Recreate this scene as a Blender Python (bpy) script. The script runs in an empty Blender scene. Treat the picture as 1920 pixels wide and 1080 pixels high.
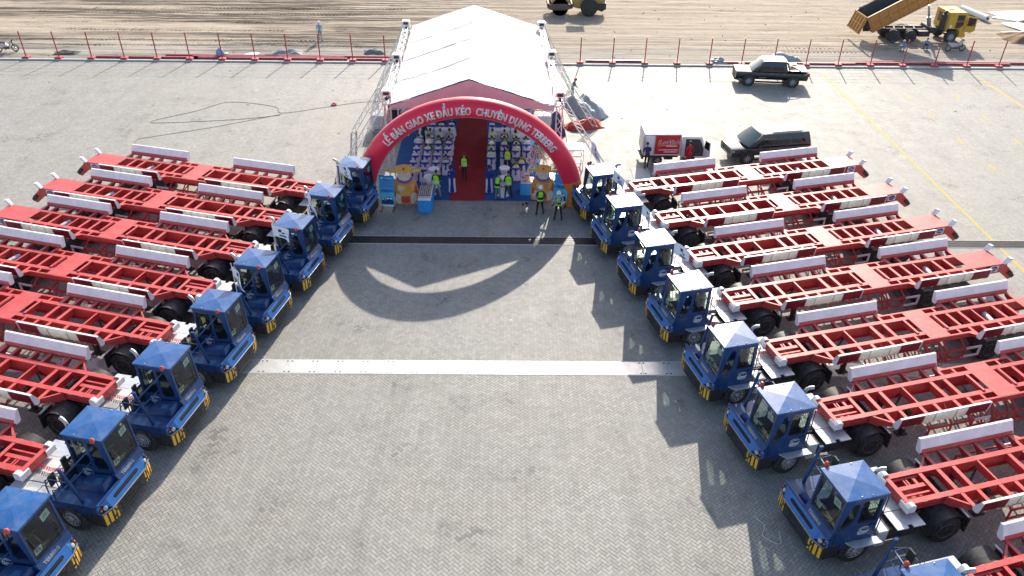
import bpy, bmesh, math, random
from mathutils import Vector, Matrix, noise
from mathutils.geometry import tessellate_polygon
import numpy as np
R = math.radians
random.seed(7)
SC = bpy.context.scene
COL = SC.collection

# ---------------------------------------------------------------- camera
cam_d = bpy.data.cameras.new("camera")
cam = bpy.data.objects.new("camera", cam_d)
COL.objects.link(cam)
SC.camera = cam
cam_d.sensor_width = 36.0
cam_d.lens = 1469.84 / 1920 * 36.0
cam_d.clip_start = 0.5
cam_d.clip_end = 6000
_p, _y, _r = 0.58731, 0.01136, 0.01319
_f = Vector((math.sin(_y) * math.cos(_p), math.cos(_y) * math.cos(_p), -math.sin(_p)))
_ri = Vector((math.cos(_y), -math.sin(_y), 0))
_up = _ri.cross(_f)
_r2 = _ri * math.cos(_r) + _up * math.sin(_r)
_u2 = -_ri * math.sin(_r) + _up * math.cos(_r)
cam.matrix_world = Matrix(((_r2.x, _u2.x, -_f.x, 0), (_r2.y, _u2.y, -_f.y, 0), (_r2.z, _u2.z, -_f.z, 20.0), (0, 0, 0, 1)))
SC.render.resolution_x, SC.render.resolution_y = 1024, 576

# ---------------------------------------------------------------- sky, sun, exposure
SUN_EL, SUN_AZ = R(27.8), R(10.4)
W = bpy.data.worlds.new("World")
SC.world = W
W.use_nodes = True
nt = W.node_tree
sky = nt.nodes.new("ShaderNodeTexSky")
sky.sky_type = 'NISHITA'
sky.sun_disc = False
sky.sun_elevation = SUN_EL
sky.sun_rotation = SUN_AZ
sky.air_density = 1.0
sky.dust_density = 2.0
sky.altitude = 20
bg = nt.nodes["Background"]
bg.inputs[1].default_value = 0.138
nt.links.new(sky.outputs[0], bg.inputs[0])
sun_d = bpy.data.lights.new("sun", 'SUN')
sun_d.energy = 4.4
sun_d.angle = R(0.55)
sun_d.color = (1.0, 0.92, 0.80)
sun = bpy.data.objects.new("sun", sun_d)
COL.objects.link(sun)
_sd = Vector((math.sin(SUN_AZ) * math.cos(SUN_EL), math.cos(SUN_AZ) * math.cos(SUN_EL), math.sin(SUN_EL)))
sun.rotation_euler = (-_sd).to_track_quat('-Z', 'Y').to_euler()
sun.location = (10, 60, 60)
SC.view_settings.view_transform = 'Standard'
SC.view_settings.look = 'None'
SC.view_settings.gamma = 1.0
SC.view_settings.use_curve_mapping = False
SC.view_settings.exposure = 0.88

# ---------------------------------------------------------------- materials
MATS = {}


def mat(name, col, rough=0.5, metal=0.0, spec=0.5, var=0.12, scale=3.0, dust=0.0, dustcol=(0.42, 0.38, 0.33), bump=0.0, bscale=20.0, coat=0.0, sheen=0.0, trans=0.0, emit=None):
    m = bpy.data.materials.new(name)
    m.use_nodes = True
    n, l = m.node_tree.nodes, m.node_tree.links
    b = n["Principled BSDF"]
    b.inputs["Roughness"].default_value = rough
    b.inputs["Metallic"].default_value = metal
    b.inputs["Specular IOR Level"].default_value = spec
    b.inputs["Coat Weight"].default_value = coat
    b.inputs["Coat Roughness"].default_value = 0.12
    b.inputs["Sheen Weight"].default_value = sheen
    b.inputs["Transmission Weight"].default_value = trans
    tc = n.new("ShaderNodeTexCoord")
    if var or dust:
        ns = n.new("ShaderNodeTexNoise")
        ns.inputs["Scale"].default_value = scale
        ns.inputs["Detail"].default_value = 6
        ns.inputs["Roughness"].default_value = 0.62
        l.new(tc.outputs["Object"], ns.inputs["Vector"])
        mr = n.new("ShaderNodeMapRange")
        mr.inputs[1].default_value, mr.inputs[2].default_value = 0.3, 0.7
        mr.inputs[3].default_value, mr.inputs[4].default_value = 1 - var, 1 + var
        l.new(ns.outputs[0], mr.inputs[0])
        mx = n.new("ShaderNodeMix")
        mx.data_type = 'RGBA'
        mx.blend_type = 'MULTIPLY'
        mx.inputs[0].default_value = 1
        mx.inputs[6].default_value = (*col, 1)
        l.new(mr.outputs[0], mx.inputs[7])
        out = mx.outputs[2]
        if dust:
            n2 = n.new("ShaderNodeTexNoise")
            n2.inputs["Scale"].default_value = scale * 2.3
            n2.inputs["Detail"].default_value = 8
            n2.inputs["Roughness"].default_value = 0.7
            l.new(tc.outputs["Object"], n2.inputs["Vector"])
            m2 = n.new("ShaderNodeMapRange")
            m2.inputs[1].default_value, m2.inputs[2].default_value = 0.42, 0.72
            m2.inputs[3].default_value, m2.inputs[4].default_value = 0, dust
            l.new(n2.outputs[0], m2.inputs[0])
            x2 = n.new("ShaderNodeMix")
            x2.data_type = 'RGBA'
            l.new(m2.outputs[0], x2.inputs[0])
            l.new(out, x2.inputs[6])
            x2.inputs[7].default_value = (*dustcol, 1)
            out = x2.outputs[2]
            r2 = n.new("ShaderNodeMapRange")
            r2.inputs[3].default_value, r2.inputs[4].default_value = rough, min(1, rough + 0.3)
            l.new(m2.outputs[0], r2.inputs[0])
            l.new(r2.outputs[0], b.inputs["Roughness"])
        l.new(out, b.inputs["Base Color"])
    else:
        b.inputs["Base Color"].default_value = (*col, 1)
    if bump:
        n3 = n.new("ShaderNodeTexNoise")
        n3.inputs["Scale"].default_value = bscale
        n3.inputs["Detail"].default_value = 4
        l.new(tc.outputs["Object"], n3.inputs["Vector"])
        bp = n.new("ShaderNodeBump")
        bp.inputs["Strength"].default_value = bump
        bp.inputs["Distance"].default_value = 0.03
        l.new(n3.outputs[0], bp.inputs["Height"])
        l.new(bp.outputs[0], b.inputs["Normal"])
    if emit:
        b.inputs["Emission Color"].default_value = (*emit[:3], 1)
        b.inputs["Emission Strength"].default_value = emit[3]
    MATS[name] = m
    return m


RED = mat("red_paint", (0.51, 0.037, 0.033), 0.48, spec=0.7, dust=0.16, scale=1.6, bump=0.05)
REDTAPE = mat("red_reflective_panel", (0.17, 0.005, 0.016), 0.4)
WHITETAPE = mat("white_reflective_panel", (0.72, 0.72, 0.66), 0.4, dust=0.2)
WHITE = mat("white_paint", (0.78, 0.78, 0.80), 0.45, dust=0.14, scale=2)
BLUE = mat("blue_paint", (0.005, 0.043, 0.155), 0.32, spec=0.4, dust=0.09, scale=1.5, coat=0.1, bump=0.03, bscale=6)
BLUEROOF = mat("blue_paint_roof_sheen", (0.010, 0.085, 0.27), 0.34, dust=0.14, scale=1.3, bump=0.08, bscale=3)  # body blue lightened; backlit sheen of the roof put into the colour
LBLUE = mat("light_blue_paint", (0.022, 0.13, 0.40), 0.3, dust=0.08)  # body blue made paler; sky reflection put into the colour
BLACK = mat("black_plastic", (0.014, 0.014, 0.016), 0.55, dust=0.14, scale=4)
RUBBER = mat("tyre_rubber", (0.018, 0.018, 0.019), 0.75, dust=0.25, scale=5)
CHASSIS = mat("dark_chassis", (0.015, 0.017, 0.024), 0.5, dust=0.2)
GALV = mat("galvanised_plate", (0.55, 0.57, 0.60), 0.42, metal=0.55, dust=0.25, scale=5, bump=0.05, bscale=60)
LGREY = mat("light_grey_deck", (0.55, 0.56, 0.56), 0.45, dust=0.3, scale=2.5)
STEEL = mat("steel", (0.45, 0.46, 0.47), 0.45, metal=0.85)
RIM = mat("wheel_rim", (0.50, 0.51, 0.53), 0.5, metal=0.25, dust=0.2)
ALU = mat("aluminium_truss", (0.72, 0.73, 0.75), 0.4, metal=0.6)
ORANGE = mat("orange_lens", (0.55, 0.07, 0.02), 0.25)
YEL = mat("yellow_marking", (0.80, 0.42, 0.015), 0.5, dust=0.2)
LAMP = mat("lamp_lens", (0.35, 0.36, 0.36), 0.15, spec=0.8)
PAPER = mat("paper", (0.72, 0.80, 0.82), 0.7)
INK = mat("ink", (0.02, 0.05, 0.18), 0.6, var=0)
INKR = mat("red_ink", (0.6, 0.03, 0.03), 0.6, var=0)
SILVER = mat("silver_letter", (0.30, 0.32, 0.36), 0.4, metal=0.3, var=0)
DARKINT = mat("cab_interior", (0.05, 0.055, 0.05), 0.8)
SEAT = mat("seat_fabric", (0.03, 0.03, 0.033), 0.9)


def glass(name, tint, alpha=0.35, rough=0.03):
    m = bpy.data.materials.new(name)
    m.use_nodes = True
    n, l = m.node_tree.nodes, m.node_tree.links
    out = n["Material Output"]
    n.remove(n["Principled BSDF"])
    tr = n.new("ShaderNodeBsdfTransparent")
    tr.inputs[0].default_value = (*tint, 1)
    gl = n.new("ShaderNodeBsdfGlossy")
    gl.inputs["Roughness"].default_value = rough
    gl.inputs["Color"].default_value = (0.9, 0.95, 1, 1)
    fr = n.new("ShaderNodeFresnel")
    ge = n.new("ShaderNodeNewGeometry")
    io = n.new("ShaderNodeMapRange")
    io.inputs[3].default_value, io.inputs[4].default_value = 1.5, 1 / 1.5
    l.new(ge.outputs["Backfacing"], io.inputs[0])
    l.new(io.outputs[0], fr.inputs[0])
    mx = n.new("ShaderNodeMixShader")
    l.new(fr.outputs[0], mx.inputs[0])
    l.new(tr.outputs[0], mx.inputs[1])
    l.new(gl.outputs[0], mx.inputs[2])
    l.new(mx.outputs[0], out.inputs[0])
    MATS[name] = m
    return m


GLASS = glass("tinted_cab_glass", (0.58, 0.66, 0.60))
CARGLASS = mat("dark_car_glass", (0.012, 0.016, 0.018), 0.06, spec=0.7, var=0)


# ---------------------------------------------------------------- mesh helpers
class MB:
    def __init__(s):
        s.v, s.f, s.m = [], [], []

    def poly(s, pts, mi=0):
        i = len(s.v)
        s.v += [tuple(p) for p in pts]
        s.f.append(tuple(range(i, i + len(pts))))
        s.m.append(mi)
        return s

    def mesh(s, vs, fs, mi=0):
        i = len(s.v)
        s.v += [tuple(p) for p in vs]
        for f in fs:
            s.f.append(tuple(i + k for k in f))
            s.m.append(mi)
        return s

    def box(s, x0, x1, y0, y1, z0, z1, mi=0):
        vs = [(x, y, z) for x in (x0, x1) for y in (y0, y1) for z in (z0, z1)]
        return s.mesh(vs, [(0, 1, 3, 2), (4, 6, 7, 5), (0, 4, 5, 1), (2, 3, 7, 6), (0, 2, 6, 4), (1, 5, 7, 3)], mi)

    def prism(s, pts, ax, a, b, mi=0, endmi=None):
        def P(p, t):
            return {'x': (t, p[0], p[1]), 'y': (p[0], t, p[1]), 'z': (p[0], p[1], t)}[ax]
        n = len(pts)
        i = len(s.v)
        s.v += [P(p, a) for p in pts] + [P(p, b) for p in pts]
        for k in range(n):
            s.f.append((i + k, i + (k + 1) % n, i + n + (k + 1) % n, i + n + k))
            s.m.append(mi)
        e = mi if endmi is None else endmi
        tri = tessellate_polygon([[Vector((p[0], p[1], 0)) for p in pts]])
        for t in tri:
            s.f.append(tuple(i + k for k in t))
            s.m.append(e)
            s.f.append(tuple(i + n + k for k in reversed(t)))
            s.m.append(e)
        return s

    def bar(s, p, q, w, h=None, mi=0, up=(0, 0, 1)):
        p, q = Vector(p), Vector(q)
        h = w if h is None else h
        d = (q - p).normalized()
        u = Vector(up)
        if abs(d.dot(u)) > 0.98:
            u = Vector((0, 1, 0))
        a = d.cross(u).normalized() * (w / 2)
        b = a.cross(d).normalized() * (h / 2)
        vs = [c + sa * a + sb * b for c in (p, q) for sa, sb in ((-1, -1), (1, -1), (1, 1), (-1, 1))]
        return s.mesh(vs, [(0, 3, 2, 1), (4, 5, 6, 7), (0, 1, 5, 4), (1, 2, 6, 5), (2, 3, 7, 6), (3, 0, 4, 7)], mi)

    def tube(s, pts, r, n=8, mi=0, cap=True):
        pts = [Vector(p) for p in pts]
        N = len(pts)
        rs = r if isinstance(r, (list, tuple)) else [r] * N
        i0 = len(s.v)
        prev = None
        for k, p in enumerate(pts):
            d = (pts[min(k + 1, N - 1)] - pts[max(k - 1, 0)])
            d = d.normalized() if d.length > 1e-9 else Vector((0, 0, 1))
            if prev is None:
                u = Vector((0, 0, 1)) if abs(d.z) < 0.9 else Vector((0, 1, 0))
                a = d.cross(u).normalized()
            else:
                a = (prev - d * prev.dot(d)).normalized()
            prev = a
            b = d.cross(a)
            for j in range(n):
                t = 2 * math.pi * j / n
                s.v.append(tuple(p + (a * math.cos(t) + b * math.sin(t)) * rs[k]))
        for k in range(N - 1):
            for j in range(n):
                a0 = i0 + k * n + j
                a1 = i0 + k * n + (j + 1) % n
                s.f.append((a0, a1, a1 + n, a0 + n))
                s.m.append(mi)
        if cap:
            s.f.append(tuple(i0 + j for j in reversed(range(n))))
            s.m.append(mi)
            s.f.append(tuple(i0 + (N - 1) * n + j for j in range(n)))
            s.m.append(mi)
        return s

    def lathe(s, prof, c=(0, 0, 0), ax='z', n=24, mi=0, mis=None, sx=1, sy=1):
        c = Vector(c)
        i0 = len(s.v)
        for (r, h) in prof:
            for j in range(n):
                t = 2 * math.pi * j / n
                a, b = r * math.cos(t) * sx, r * math.sin(t) * sy
                v = {'z': (a, b, h), 'y': (a, h, b), 'x': (h, a, b)}[ax]
                s.v.append(tuple(c + Vector(v)))
        for k in range(len(prof) - 1):
            for j in range(n):
                a0 = i0 + k * n + j
                a1 = i0 + k * n + (j + 1) % n
                s.f.append((a0, a1, a1 + n, a0 + n))
                s.m.append(mis[k] if mis else mi)
        for k, rev in ((0, True), (len(prof) - 1, False)):
            if prof[k][0] > 1e-6:
                q = [i0 + k * n + j for j in range(n)]
                s.f.append(tuple(reversed(q)) if rev else tuple(q))
                s.m.append((mis[min(k, len(mis) - 1)]) if mis else mi)
        return s

    def holed(s, outer, holes, fn, t, mi=0):
        loops = [outer] + holes
        flat = [p for lp in loops for p in lp]
        tri = tessellate_polygon([[Vector((p[0], p[1], 0)) for p in lp] for lp in loops])
        i = len(s.v)
        n = len(flat)
        s.v += [tuple(fn(p[0], p[1], 0)) for p in flat] + [tuple(fn(p[0], p[1], t)) for p in flat]
        for q in tri:
            s.f.append(tuple(i + k for k in q))
            s.m.append(mi)
            s.f.append(tuple(i + n + k for k in reversed(q)))
            s.m.append(mi)
        b = i
        for lp in loops:
            m = len(lp)
            for k in range(m):
                s.f.append((b + k, b + (k + 1) % m, b + n + (k + 1) % m, b + n + k))
                s.m.append(mi)
            b += m
        return s

    def xf(s, M, start=0):
        for k in range(start, len(s.v)):
            s.v[k] = tuple(M @ Vector(s.v[k]))
        return s

    def data(s, name, mats, smooth=False, bevel=0.0, auto=None):
        me = bpy.data.meshes.new(name)
        me.from_pydata(s.v, [], s.f)
        ms = mats if isinstance(mats, (list, tuple)) else [mats]
        for m in ms:
            me.materials.append(m)
        if len(ms) > 1:
            me.polygons.foreach_set("material_index", s.m)
        bm = bmesh.new()
        bm.from_mesh(me)
        if bevel:
            bmesh.ops.remove_doubles(bm, verts=bm.verts, dist=1e-5)
        bmesh.ops.recalc_face_normals(bm, faces=bm.faces)
        if bevel:
            es = [e for e in bm.edges if len(e.link_faces) == 2 and e.calc_face_angle(0) > 0.5]
            bmesh.ops.bevel(bm, geom=es, offset=bevel, segments=1, affect='EDGES', clamp_overlap=True)
        bm.to_mesh(me)
        bm.free()
        if smooth:
            me.polygons.foreach_set("use_smooth", [True] * len(me.polygons))
            me.set_sharp_from_angle(angle=R(auto or 38))
        return me

    def build(s, name, mats, parent=None, smooth=False, bevel=0.0, auto=None):
        return link(name, s.data(name, mats, smooth, bevel, auto), parent)


def link(name, me, parent=None, loc=None, rot=None):
    o = bpy.data.objects.new(name, me)
    COL.objects.link(o)
    if parent:
        o.parent = parent
        CH.setdefault(parent.name, []).append(o)
    if loc:
        o.location = loc
    if rot:
        o.rotation_euler = rot
    return o


def tag(o, label=None, cat=None, group=None, kind=None):
    if label:
        o["label"] = label
    if cat:
        o["category"] = cat
    if group:
        o["group"] = group
    if kind:
        o["kind"] = kind
    return o


def thing(name, label=None, cat=None, loc=(0, 0, 0), rz=0.0, group=None):
    o = bpy.data.objects.new(name, None)
    o.empty_display_size = 0.3
    COL.objects.link(o)
    o.location = loc
    o.rotation_euler = (0, 0, rz)
    return tag(o, label, cat, group)


CH = {}


def copy_tree(o, parent=None):
    c = o.copy()
    COL.objects.link(c)
    c.parent = parent
    for ch in CH.get(o.name, ()):
        copy_tree(ch, c)
    return c


def dup(o, loc, rz, label=None, group=None):
    c = copy_tree(o)
    c.location = loc
    c.rotation_euler = (0, 0, rz)
    if label:
        c["label"] = label
    if group:
        c["group"] = group
    return c


def text_mesh(txt, size, name, mats, offset=0.0, extrude=0.004, align='CENTER', shear=0.0, space=1.0):
    cu = bpy.data.curves.new(name, 'FONT')
    cu.body = txt
    cu.size = size
    cu.offset = offset
    cu.extrude = extrude
    cu.align_x = align
    cu.align_y = 'CENTER'
    cu.shear = shear
    cu.space_character = space
    cu.resolution_u = 3
    o = bpy.data.objects.new(name, cu)
    COL.objects.link(o)
    dg = bpy.context.evaluated_depsgraph_get()
    me = bpy.data.meshes.new_from_object(o.evaluated_get(dg))
    bpy.data.objects.remove(o)
    me.name = name
    me.materials.clear()
    me.materials.append(mats)
    return me


def xform_mesh(me, fn):
    for v in me.vertices:
        v.co = fn(v.co)
    me.update()
    return me


def rrect(u0, u1, v0, v1, r, n=3):
    out = []
    for (cu, cv, a) in ((u1 - r, v1 - r, 0), (u0 + r, v1 - r, 90), (u0 + r, v0 + r, 180), (u1 - r, v0 + r, 270)):
        for k in range(n + 1):
            t = R(a + 90 * k / n)
            out.append((cu + r * math.cos(t), cv + r * math.sin(t)))
    return out


def inset(loop, d):
    cx = sum(p[0] for p in loop) / len(loop)
    cy = sum(p[1] for p in loop) / len(loop)
    out = []
    for p in loop:
        dx, dy = p[0] - cx, p[1] - cy
        L = math.hypot(dx, dy)
        out.append((cx + dx * (1 - d / L), cy + dy * (1 - d / L)))
    return out
# ================================================================ GROUND
GR0, GR1 = 34.0, 34.69      # slotted drain
PL0, PL1 = 23.90, 24.69     # steel cover plates
KERB = 62.42
PX0, PX1, PY0, PY1 = -18.0, 18.0, 10.0, 34.0


def math_node(n, l, op, a, b=None, c=None):
    m = n.new("ShaderNodeMath")
    m.operation = op
    for i, q in enumerate((a, b, c)):
        if q is None:
            continue
        if isinstance(q, (int, float)):
            m.inputs[i].default_value = q
        else:
            l.new(q, m.inputs[i])
    return m.outputs[0]


def paver_material(name, laid):
    m = bpy.data.materials.new(name)
    m.use_nodes = True
    n, l = m.node_tree.nodes, m.node_tree.links
    b = n["Principled BSDF"]
    M = lambda *a: math_node(n, l, *a)
    geo = n.new("ShaderNodeNewGeometry")
    sep = n.new("ShaderNodeSeparateXYZ")
    l.new(geo.outputs["Position"], sep.inputs[0])
    x, y = sep.outputs[0], sep.outputs[1]
    k = 1 / (0.1125 * math.sqrt(2))
    u = M('MULTIPLY', M('ADD', x, y), k)
    v = M('MULTIPLY', M('SUBTRACT', y, x), k)
    i, j = M('FLOOR', u), M('FLOOR', v)
    q = M('SUBTRACT', i, j)
    mm = M('SUBTRACT', q, M('MULTIPLY', M('FLOOR', M('DIVIDE', q, 4.0)), 4.0))
    isH = M('LESS_THAN', mm, 1.5)
    isV = M('SUBTRACT', 1.0, isH)
    i0 = M('SUBTRACT', i, M('MULTIPLY', mm, isH))
    j0 = M('SUBTRACT', j, M('MULTIPLY', M('SUBTRACT', 3.0, mm), isV))
    cmb = n.new("ShaderNodeCombineXYZ")
    l.new(i0, cmb.inputs[0])
    l.new(j0, cmb.inputs[1])
    l.new(isH, cmb.inputs[2])
    wn = n.new("ShaderNodeTexWhiteNoise")
    l.new(cmb.outputs[0], wn.inputs["Vector"])
    rnd = wn.outputs["Value"]
    du, dv = M('SUBTRACT', u, i0), M('SUBTRACT', v, j0)
    lu, lv = M('ADD', isH, 1.0), M('ADD', isV, 1.0)
    e = M('MINIMUM', M('MINIMUM', du, M('SUBTRACT', lu, du)), M('MINIMUM', dv, M('SUBTRACT', lv, dv)))
    joint = n.new("ShaderNodeMapRange")
    joint.inputs[1].default_value, joint.inputs[2].default_value = 0.02, 0.075
    l.new(e, joint.inputs[0])

    def noise(scale, detail=5, rough=0.6, vec=None):
        t = n.new("ShaderNodeTexNoise")
        t.inputs["Scale"].default_value = scale
        t.inputs["Detail"].default_value = detail
        t.inputs["Roughness"].default_value = rough
        l.new(vec or geo.outputs["Position"], t.inputs["Vector"])
        return t.outputs[0]

    def rng(a, f0, f1, t0, t1):
        r = n.new("ShaderNodeMapRange")
        for w, z in zip((1, 2, 3, 4), (f0, f1, t0, t1)):
            r.inputs[w].default_value = z
        l.new(a, r.inputs[0])
        return r.outputs[0]

    def mix(f, a, c, blend='MIX'):
        x_ = n.new("ShaderNodeMix")
        x_.data_type = 'RGBA'
        x_.blend_type = blend
        for idx, z in ((0, f), (6, a), (7, c)):
            if isinstance(z, tuple):
                x_.inputs[idx].default_value = (*z, 1)
            elif isinstance(z, (int, float)):
                x_.inputs[idx].default_value = z
            else:
                l.new(z, x_.inputs[idx])
        return x_.outputs[2]

    def mp_noise(sx, sy):
        mp = n.new("ShaderNodeMapping")
        mp.inputs["Scale"].default_value = (sx, sy, 1)
        mp.inputs["Rotation"].default_value = (0, 0, 0.5)
        l.new(geo.outputs["Position"], mp.inputs[0])
        return noise(1.0, 5, 0.6, mp.outputs[0])

    base = mix(rng(rnd, 0, 1, 0, 1), (0.248, 0.243, 0.226), (0.328, 0.320, 0.297))
    big = noise(0.22, 5, 0.65)
    mid = noise(1.1, 6, 0.7)
    base = mix(rng(big, 0.35, 0.68, 0, 0.55), base, mix(1.0, base, (0.86, 0.83, 0.78), 'MULTIPLY'))
    base = mix(rng(mp_noise(1.1, 0.07), 0.5, 0.7, 0, 0.35), base, (0.17, 0.167, 0.16))
    # sandy dust swept over the far part of the yard and in blotches
    sandf = M('MULTIPLY', rng(mid, 0.45, 0.75, 0, 1), rng(noise(0.11, 4, 0.6), 0.42, 0.66, 0.05, 0.65))
    base = mix(sandf, base, (0.42, 0.385, 0.32))
    # wet / oily single pavers in clusters
    wet = M('MULTIPLY', rng(noise(0.42, 5, 0.65), 0.545, 0.66, 0, 1), rng(rnd, 0.5, 0.62, 0, 0.7))
    base = mix(wet, base, (0.10, 0.10, 0.102))
    fine = noise(38, 4, 0.7)
    base = mix(1.0, base, mix(rng(fine, 0.3, 0.7, 0, 1), (0.88, 0.88, 0.88), (1.1, 1.1, 1.1)), 'MULTIPLY')
    # joints filled with sand that is paler or darker from place to place
    jc = mix(rng(noise(0.6, 4, 0.6), 0.35, 0.65, 0, 1), (0.075, 0.073, 0.07), (0.22, 0.205, 0.18))
    col = mix(joint.outputs[0], jc, base)
    l.new(col, b.inputs["Base Color"])
    l.new(rng(mid, 0.3, 0.7, 0.62, 0.78), b.inputs["Roughness"])
    b.inputs["Specular IOR Level"].default_value = 0.45
    bp = n.new("ShaderNodeBump")
    bp.inputs["Strength"].default_value = 0.25
    bp.inputs["Distance"].default_value = 0.004
    h = fine if laid else M('ADD', M('MULTIPLY', rnd, 0.25), M('MULTIPLY', fine, 0.35))
    l.new(h, bp.inputs["Height"])
    l.new(bp.outputs[0], b.inputs["Normal"])
    return m


PAVE = paver_material("concrete_pavers", False)
PAVEL = paver_material("laid_concrete_pavers", True)
GROUT = mat("joint_sand", (0.10, 0.096, 0.09), 0.95)

yard = MB()
for (a, b_, c, d, z) in ((-400, 400, -300, PY0, 0), (-400, 400, PY1, KERB, 0), (-400, PX0, PY0, PY1, 0), (PX1, 400, PY0, PY1, 0)):
    yard.poly([(a, c, z), (b_, c, z), (b_, d, z), (a, d, z)])
for (a, b_, c, d) in ((PX0, PX1, PY0, PY0), (PX0, PX1, PY1, PY1), (PX0, PX0, PY0, PY1), (PX1, PX1, PY0, PY1)):
    yard.poly([(a, c, 0), (b_, d, 0), (b_, d, -0.03), (a, c, -0.03)])
yard.poly([(PX0, PY0, -0.03), (PX1, PY0, -0.03), (PX1, PY1, -0.03), (PX0, PY1, -0.03)], 1)
yard = tag(yard.build("paved_yard", [PAVE, GROUT]), kind='structure')

# laid pavers, 45 degree herringbone, built as blocks
W_ = 0.1125
k_ = 1 / math.sqrt(2)
gap = 0.0022


def paver_corners(i0, j0, H):
    lu, lv = (2, 1) if H else (1, 2)
    us = (i0 * W_ + gap, (i0 + lu) * W_ - gap)
    vs = (j0 * W_ + gap, (j0 + lv) * W_ - gap)
    return [((u - v) * k_, (u + v) * k_) for u, v in ((us[0], vs[0]), (us[1], vs[0]), (us[1], vs[1]), (us[0], vs[1]))]


blocks = []
rg = np.random.default_rng(3)
umax = int((PX1 + PY1) * k_ / W_) + 3
umin = int((PX0 + PY0) * k_ / W_) - 3
vmin = int((PY0 - PX1) * k_ / W_) - 3
vmax = int((PY1 - PX0) * k_ / W_) + 3
I, J = np.meshgrid(np.arange(umin, umax), np.arange(vmin, vmax), indexing='ij')
MOD = (I - J) % 4
sel = (MOD == 0) | (MOD == 3)
I, J, MOD = I[sel], J[sel], MOD[sel]
Hf = MOD == 0
lu = np.where(Hf, 2, 1)
lv = np.where(Hf, 1, 2)
cu, cv = (I + lu / 2) * W_, (J + lv / 2) * W_
cx, cy = (cu - cv) * k_, (cu + cv) * k_
keep = (cx > PX0) & (cx < PX1) & (cy > PY0) & (cy < PY1)
I, J, Hf, lu, lv, cx, cy = (a[keep] for a in (I, J, Hf, lu, lv, cx, cy))
N = len(I)
zt = rg.normal(0, 0.0013, N)
tu, tv = rg.normal(0, 0.004, N), rg.normal(0, 0.004, N)
# the 300 pavers that show largest: the nearest row of the frame
near = np.lexsort((np.abs(cx - 0.0), np.floor((cy - 12.0) / 0.08)))
vis = [q for q in near if cy[q] > 14.55 and abs(cx[q] + 0.3) < 6.6][:300]
single = np.zeros(N, bool)
single[vis] = True


def block_verts(idx):
    u0, u1 = I[idx] * W_ + gap, (I[idx] + lu[idx]) * W_ - gap
    v0, v1 = J[idx] * W_ + gap, (J[idx] + lv[idx]) * W_ - gap
    out = []
    for lev in (0, 1, 2):
        c = 0.003 if lev == 2 else 0.0
        for (su, sv) in ((0, 0), (1, 0), (1, 1), (0, 1)):
            u = (u0 + c) if su == 0 else (u1 - c)
            v = (v0 + c) if sv == 0 else (v1 - c)
            z = zt[idx] + ((su - .5) * tu[idx] + (sv - .5) * tv[idx]) * 0.2
            z = z - 0.028 if lev == 0 else (z - 0.004 if lev == 1 else z)
            out.append(np.stack([(u - v) * k_, (u + v) * k_, z], -1))
    return np.stack(out, 1)


FB = [(8, 9, 10, 11)] + [(a, (a + 1) % 4, (a + 1) % 4 + 4, a + 4) for a in range(4)] + [(a + 4, (a + 1) % 4 + 4, (a + 1) % 4 + 8, a + 8) for a in range(4)]
rest = np.where(~single)[0]
V = block_verts(rest).reshape(-1, 3)
F = (np.array(FB)[None] + (np.arange(len(rest)) * 12)[:, None, None]).reshape(-1, 4)
me = bpy.data.meshes.new("pavers")
me.vertices.add(len(V))
me.vertices.foreach_set("co", V.ravel())
me.loops.add(F.size)
me.loops.foreach_set("vertex_index", F.ravel())
me.polygons.add(len(F))
me.polygons.foreach_set("loop_start", np.arange(len(F)) * 4)
me.polygons.foreach_set("loop_total", np.full(len(F), 4))
me.materials.append(PAVEL)
me.polygons.foreach_set('use_smooth', np.zeros(len(F), bool))
me.update(calc_edges=True)
tag(link("pavers", me, yard), kind='stuff')
pm = {}
for q in vis:
    bv = block_verts(np.array([q]))[0]
    c = np.array([cx[q], cy[q], 0])
    key = bool(Hf[q])
    if key not in pm:
        mm_ = bpy.data.meshes.new("paver")
        mm_.from_pydata([tuple(p) for p in (bv - c - np.array([0, 0, zt[q]]))], [], FB)
        mm_.materials.append(PAVEL)
        pm[key] = mm_
    link("paver", pm[key], yard, (c[0], c[1], float(zt[q])))

# steel cover plates over the cable trench
COVER = mat("steel_cover_plate", (0.62, 0.62, 0.61), 0.34, metal=0.5, dust=0.35, scale=3, bump=0.04, bscale=40)
HOLE = mat("dark_recess", (0.01, 0.01, 0.011), 0.9, var=0)  # near-black stands for shaded depth; the openings are not cut
CONC = mat("pale_concrete", (0.50, 0.49, 0.47), 0.8, dust=0.3)
trench = thing("trench_cover", "row of pale steel trench cover plates crossing the paving between the tractors", "trench cover", (0, PL0, 0))
fb = MB()
fb.box(-30, 30, -0.05, -0.005, -0.02, 0.008)
fb.box(-30, 30, PL1 - PL0 + 0.005, PL1 - PL0 + 0.05, -0.02, 0.008)
fb.build("edge_frame", CONC, trench)
pw = 1.0084
pb = MB()
L_ = PL1 - PL0
pb.box(0.006, pw - 0.006, 0.0, L_, -0.01, 0.010)
plate_me = pb.data("cover_plate", COVER, bevel=0.003)
hole_me = MB().box(-0.035, 0.035, -0.028, 0.028, 0.0105, 0.0125).data("lifting_hole", HOLE)
for k in range(-14, 34):
    p_ = link("cover_plate", plate_me, trench, (-9.6 + pw * k, 0, random.uniform(0, 0.004)), (0, random.uniform(-.002, .002), 0))
    for hx in (0.09, pw - 0.09):
        for hy in (0.07, L_ - 0.07):
            link("lifting_hole", hole_me, p_, (hx, hy, 0))

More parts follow.
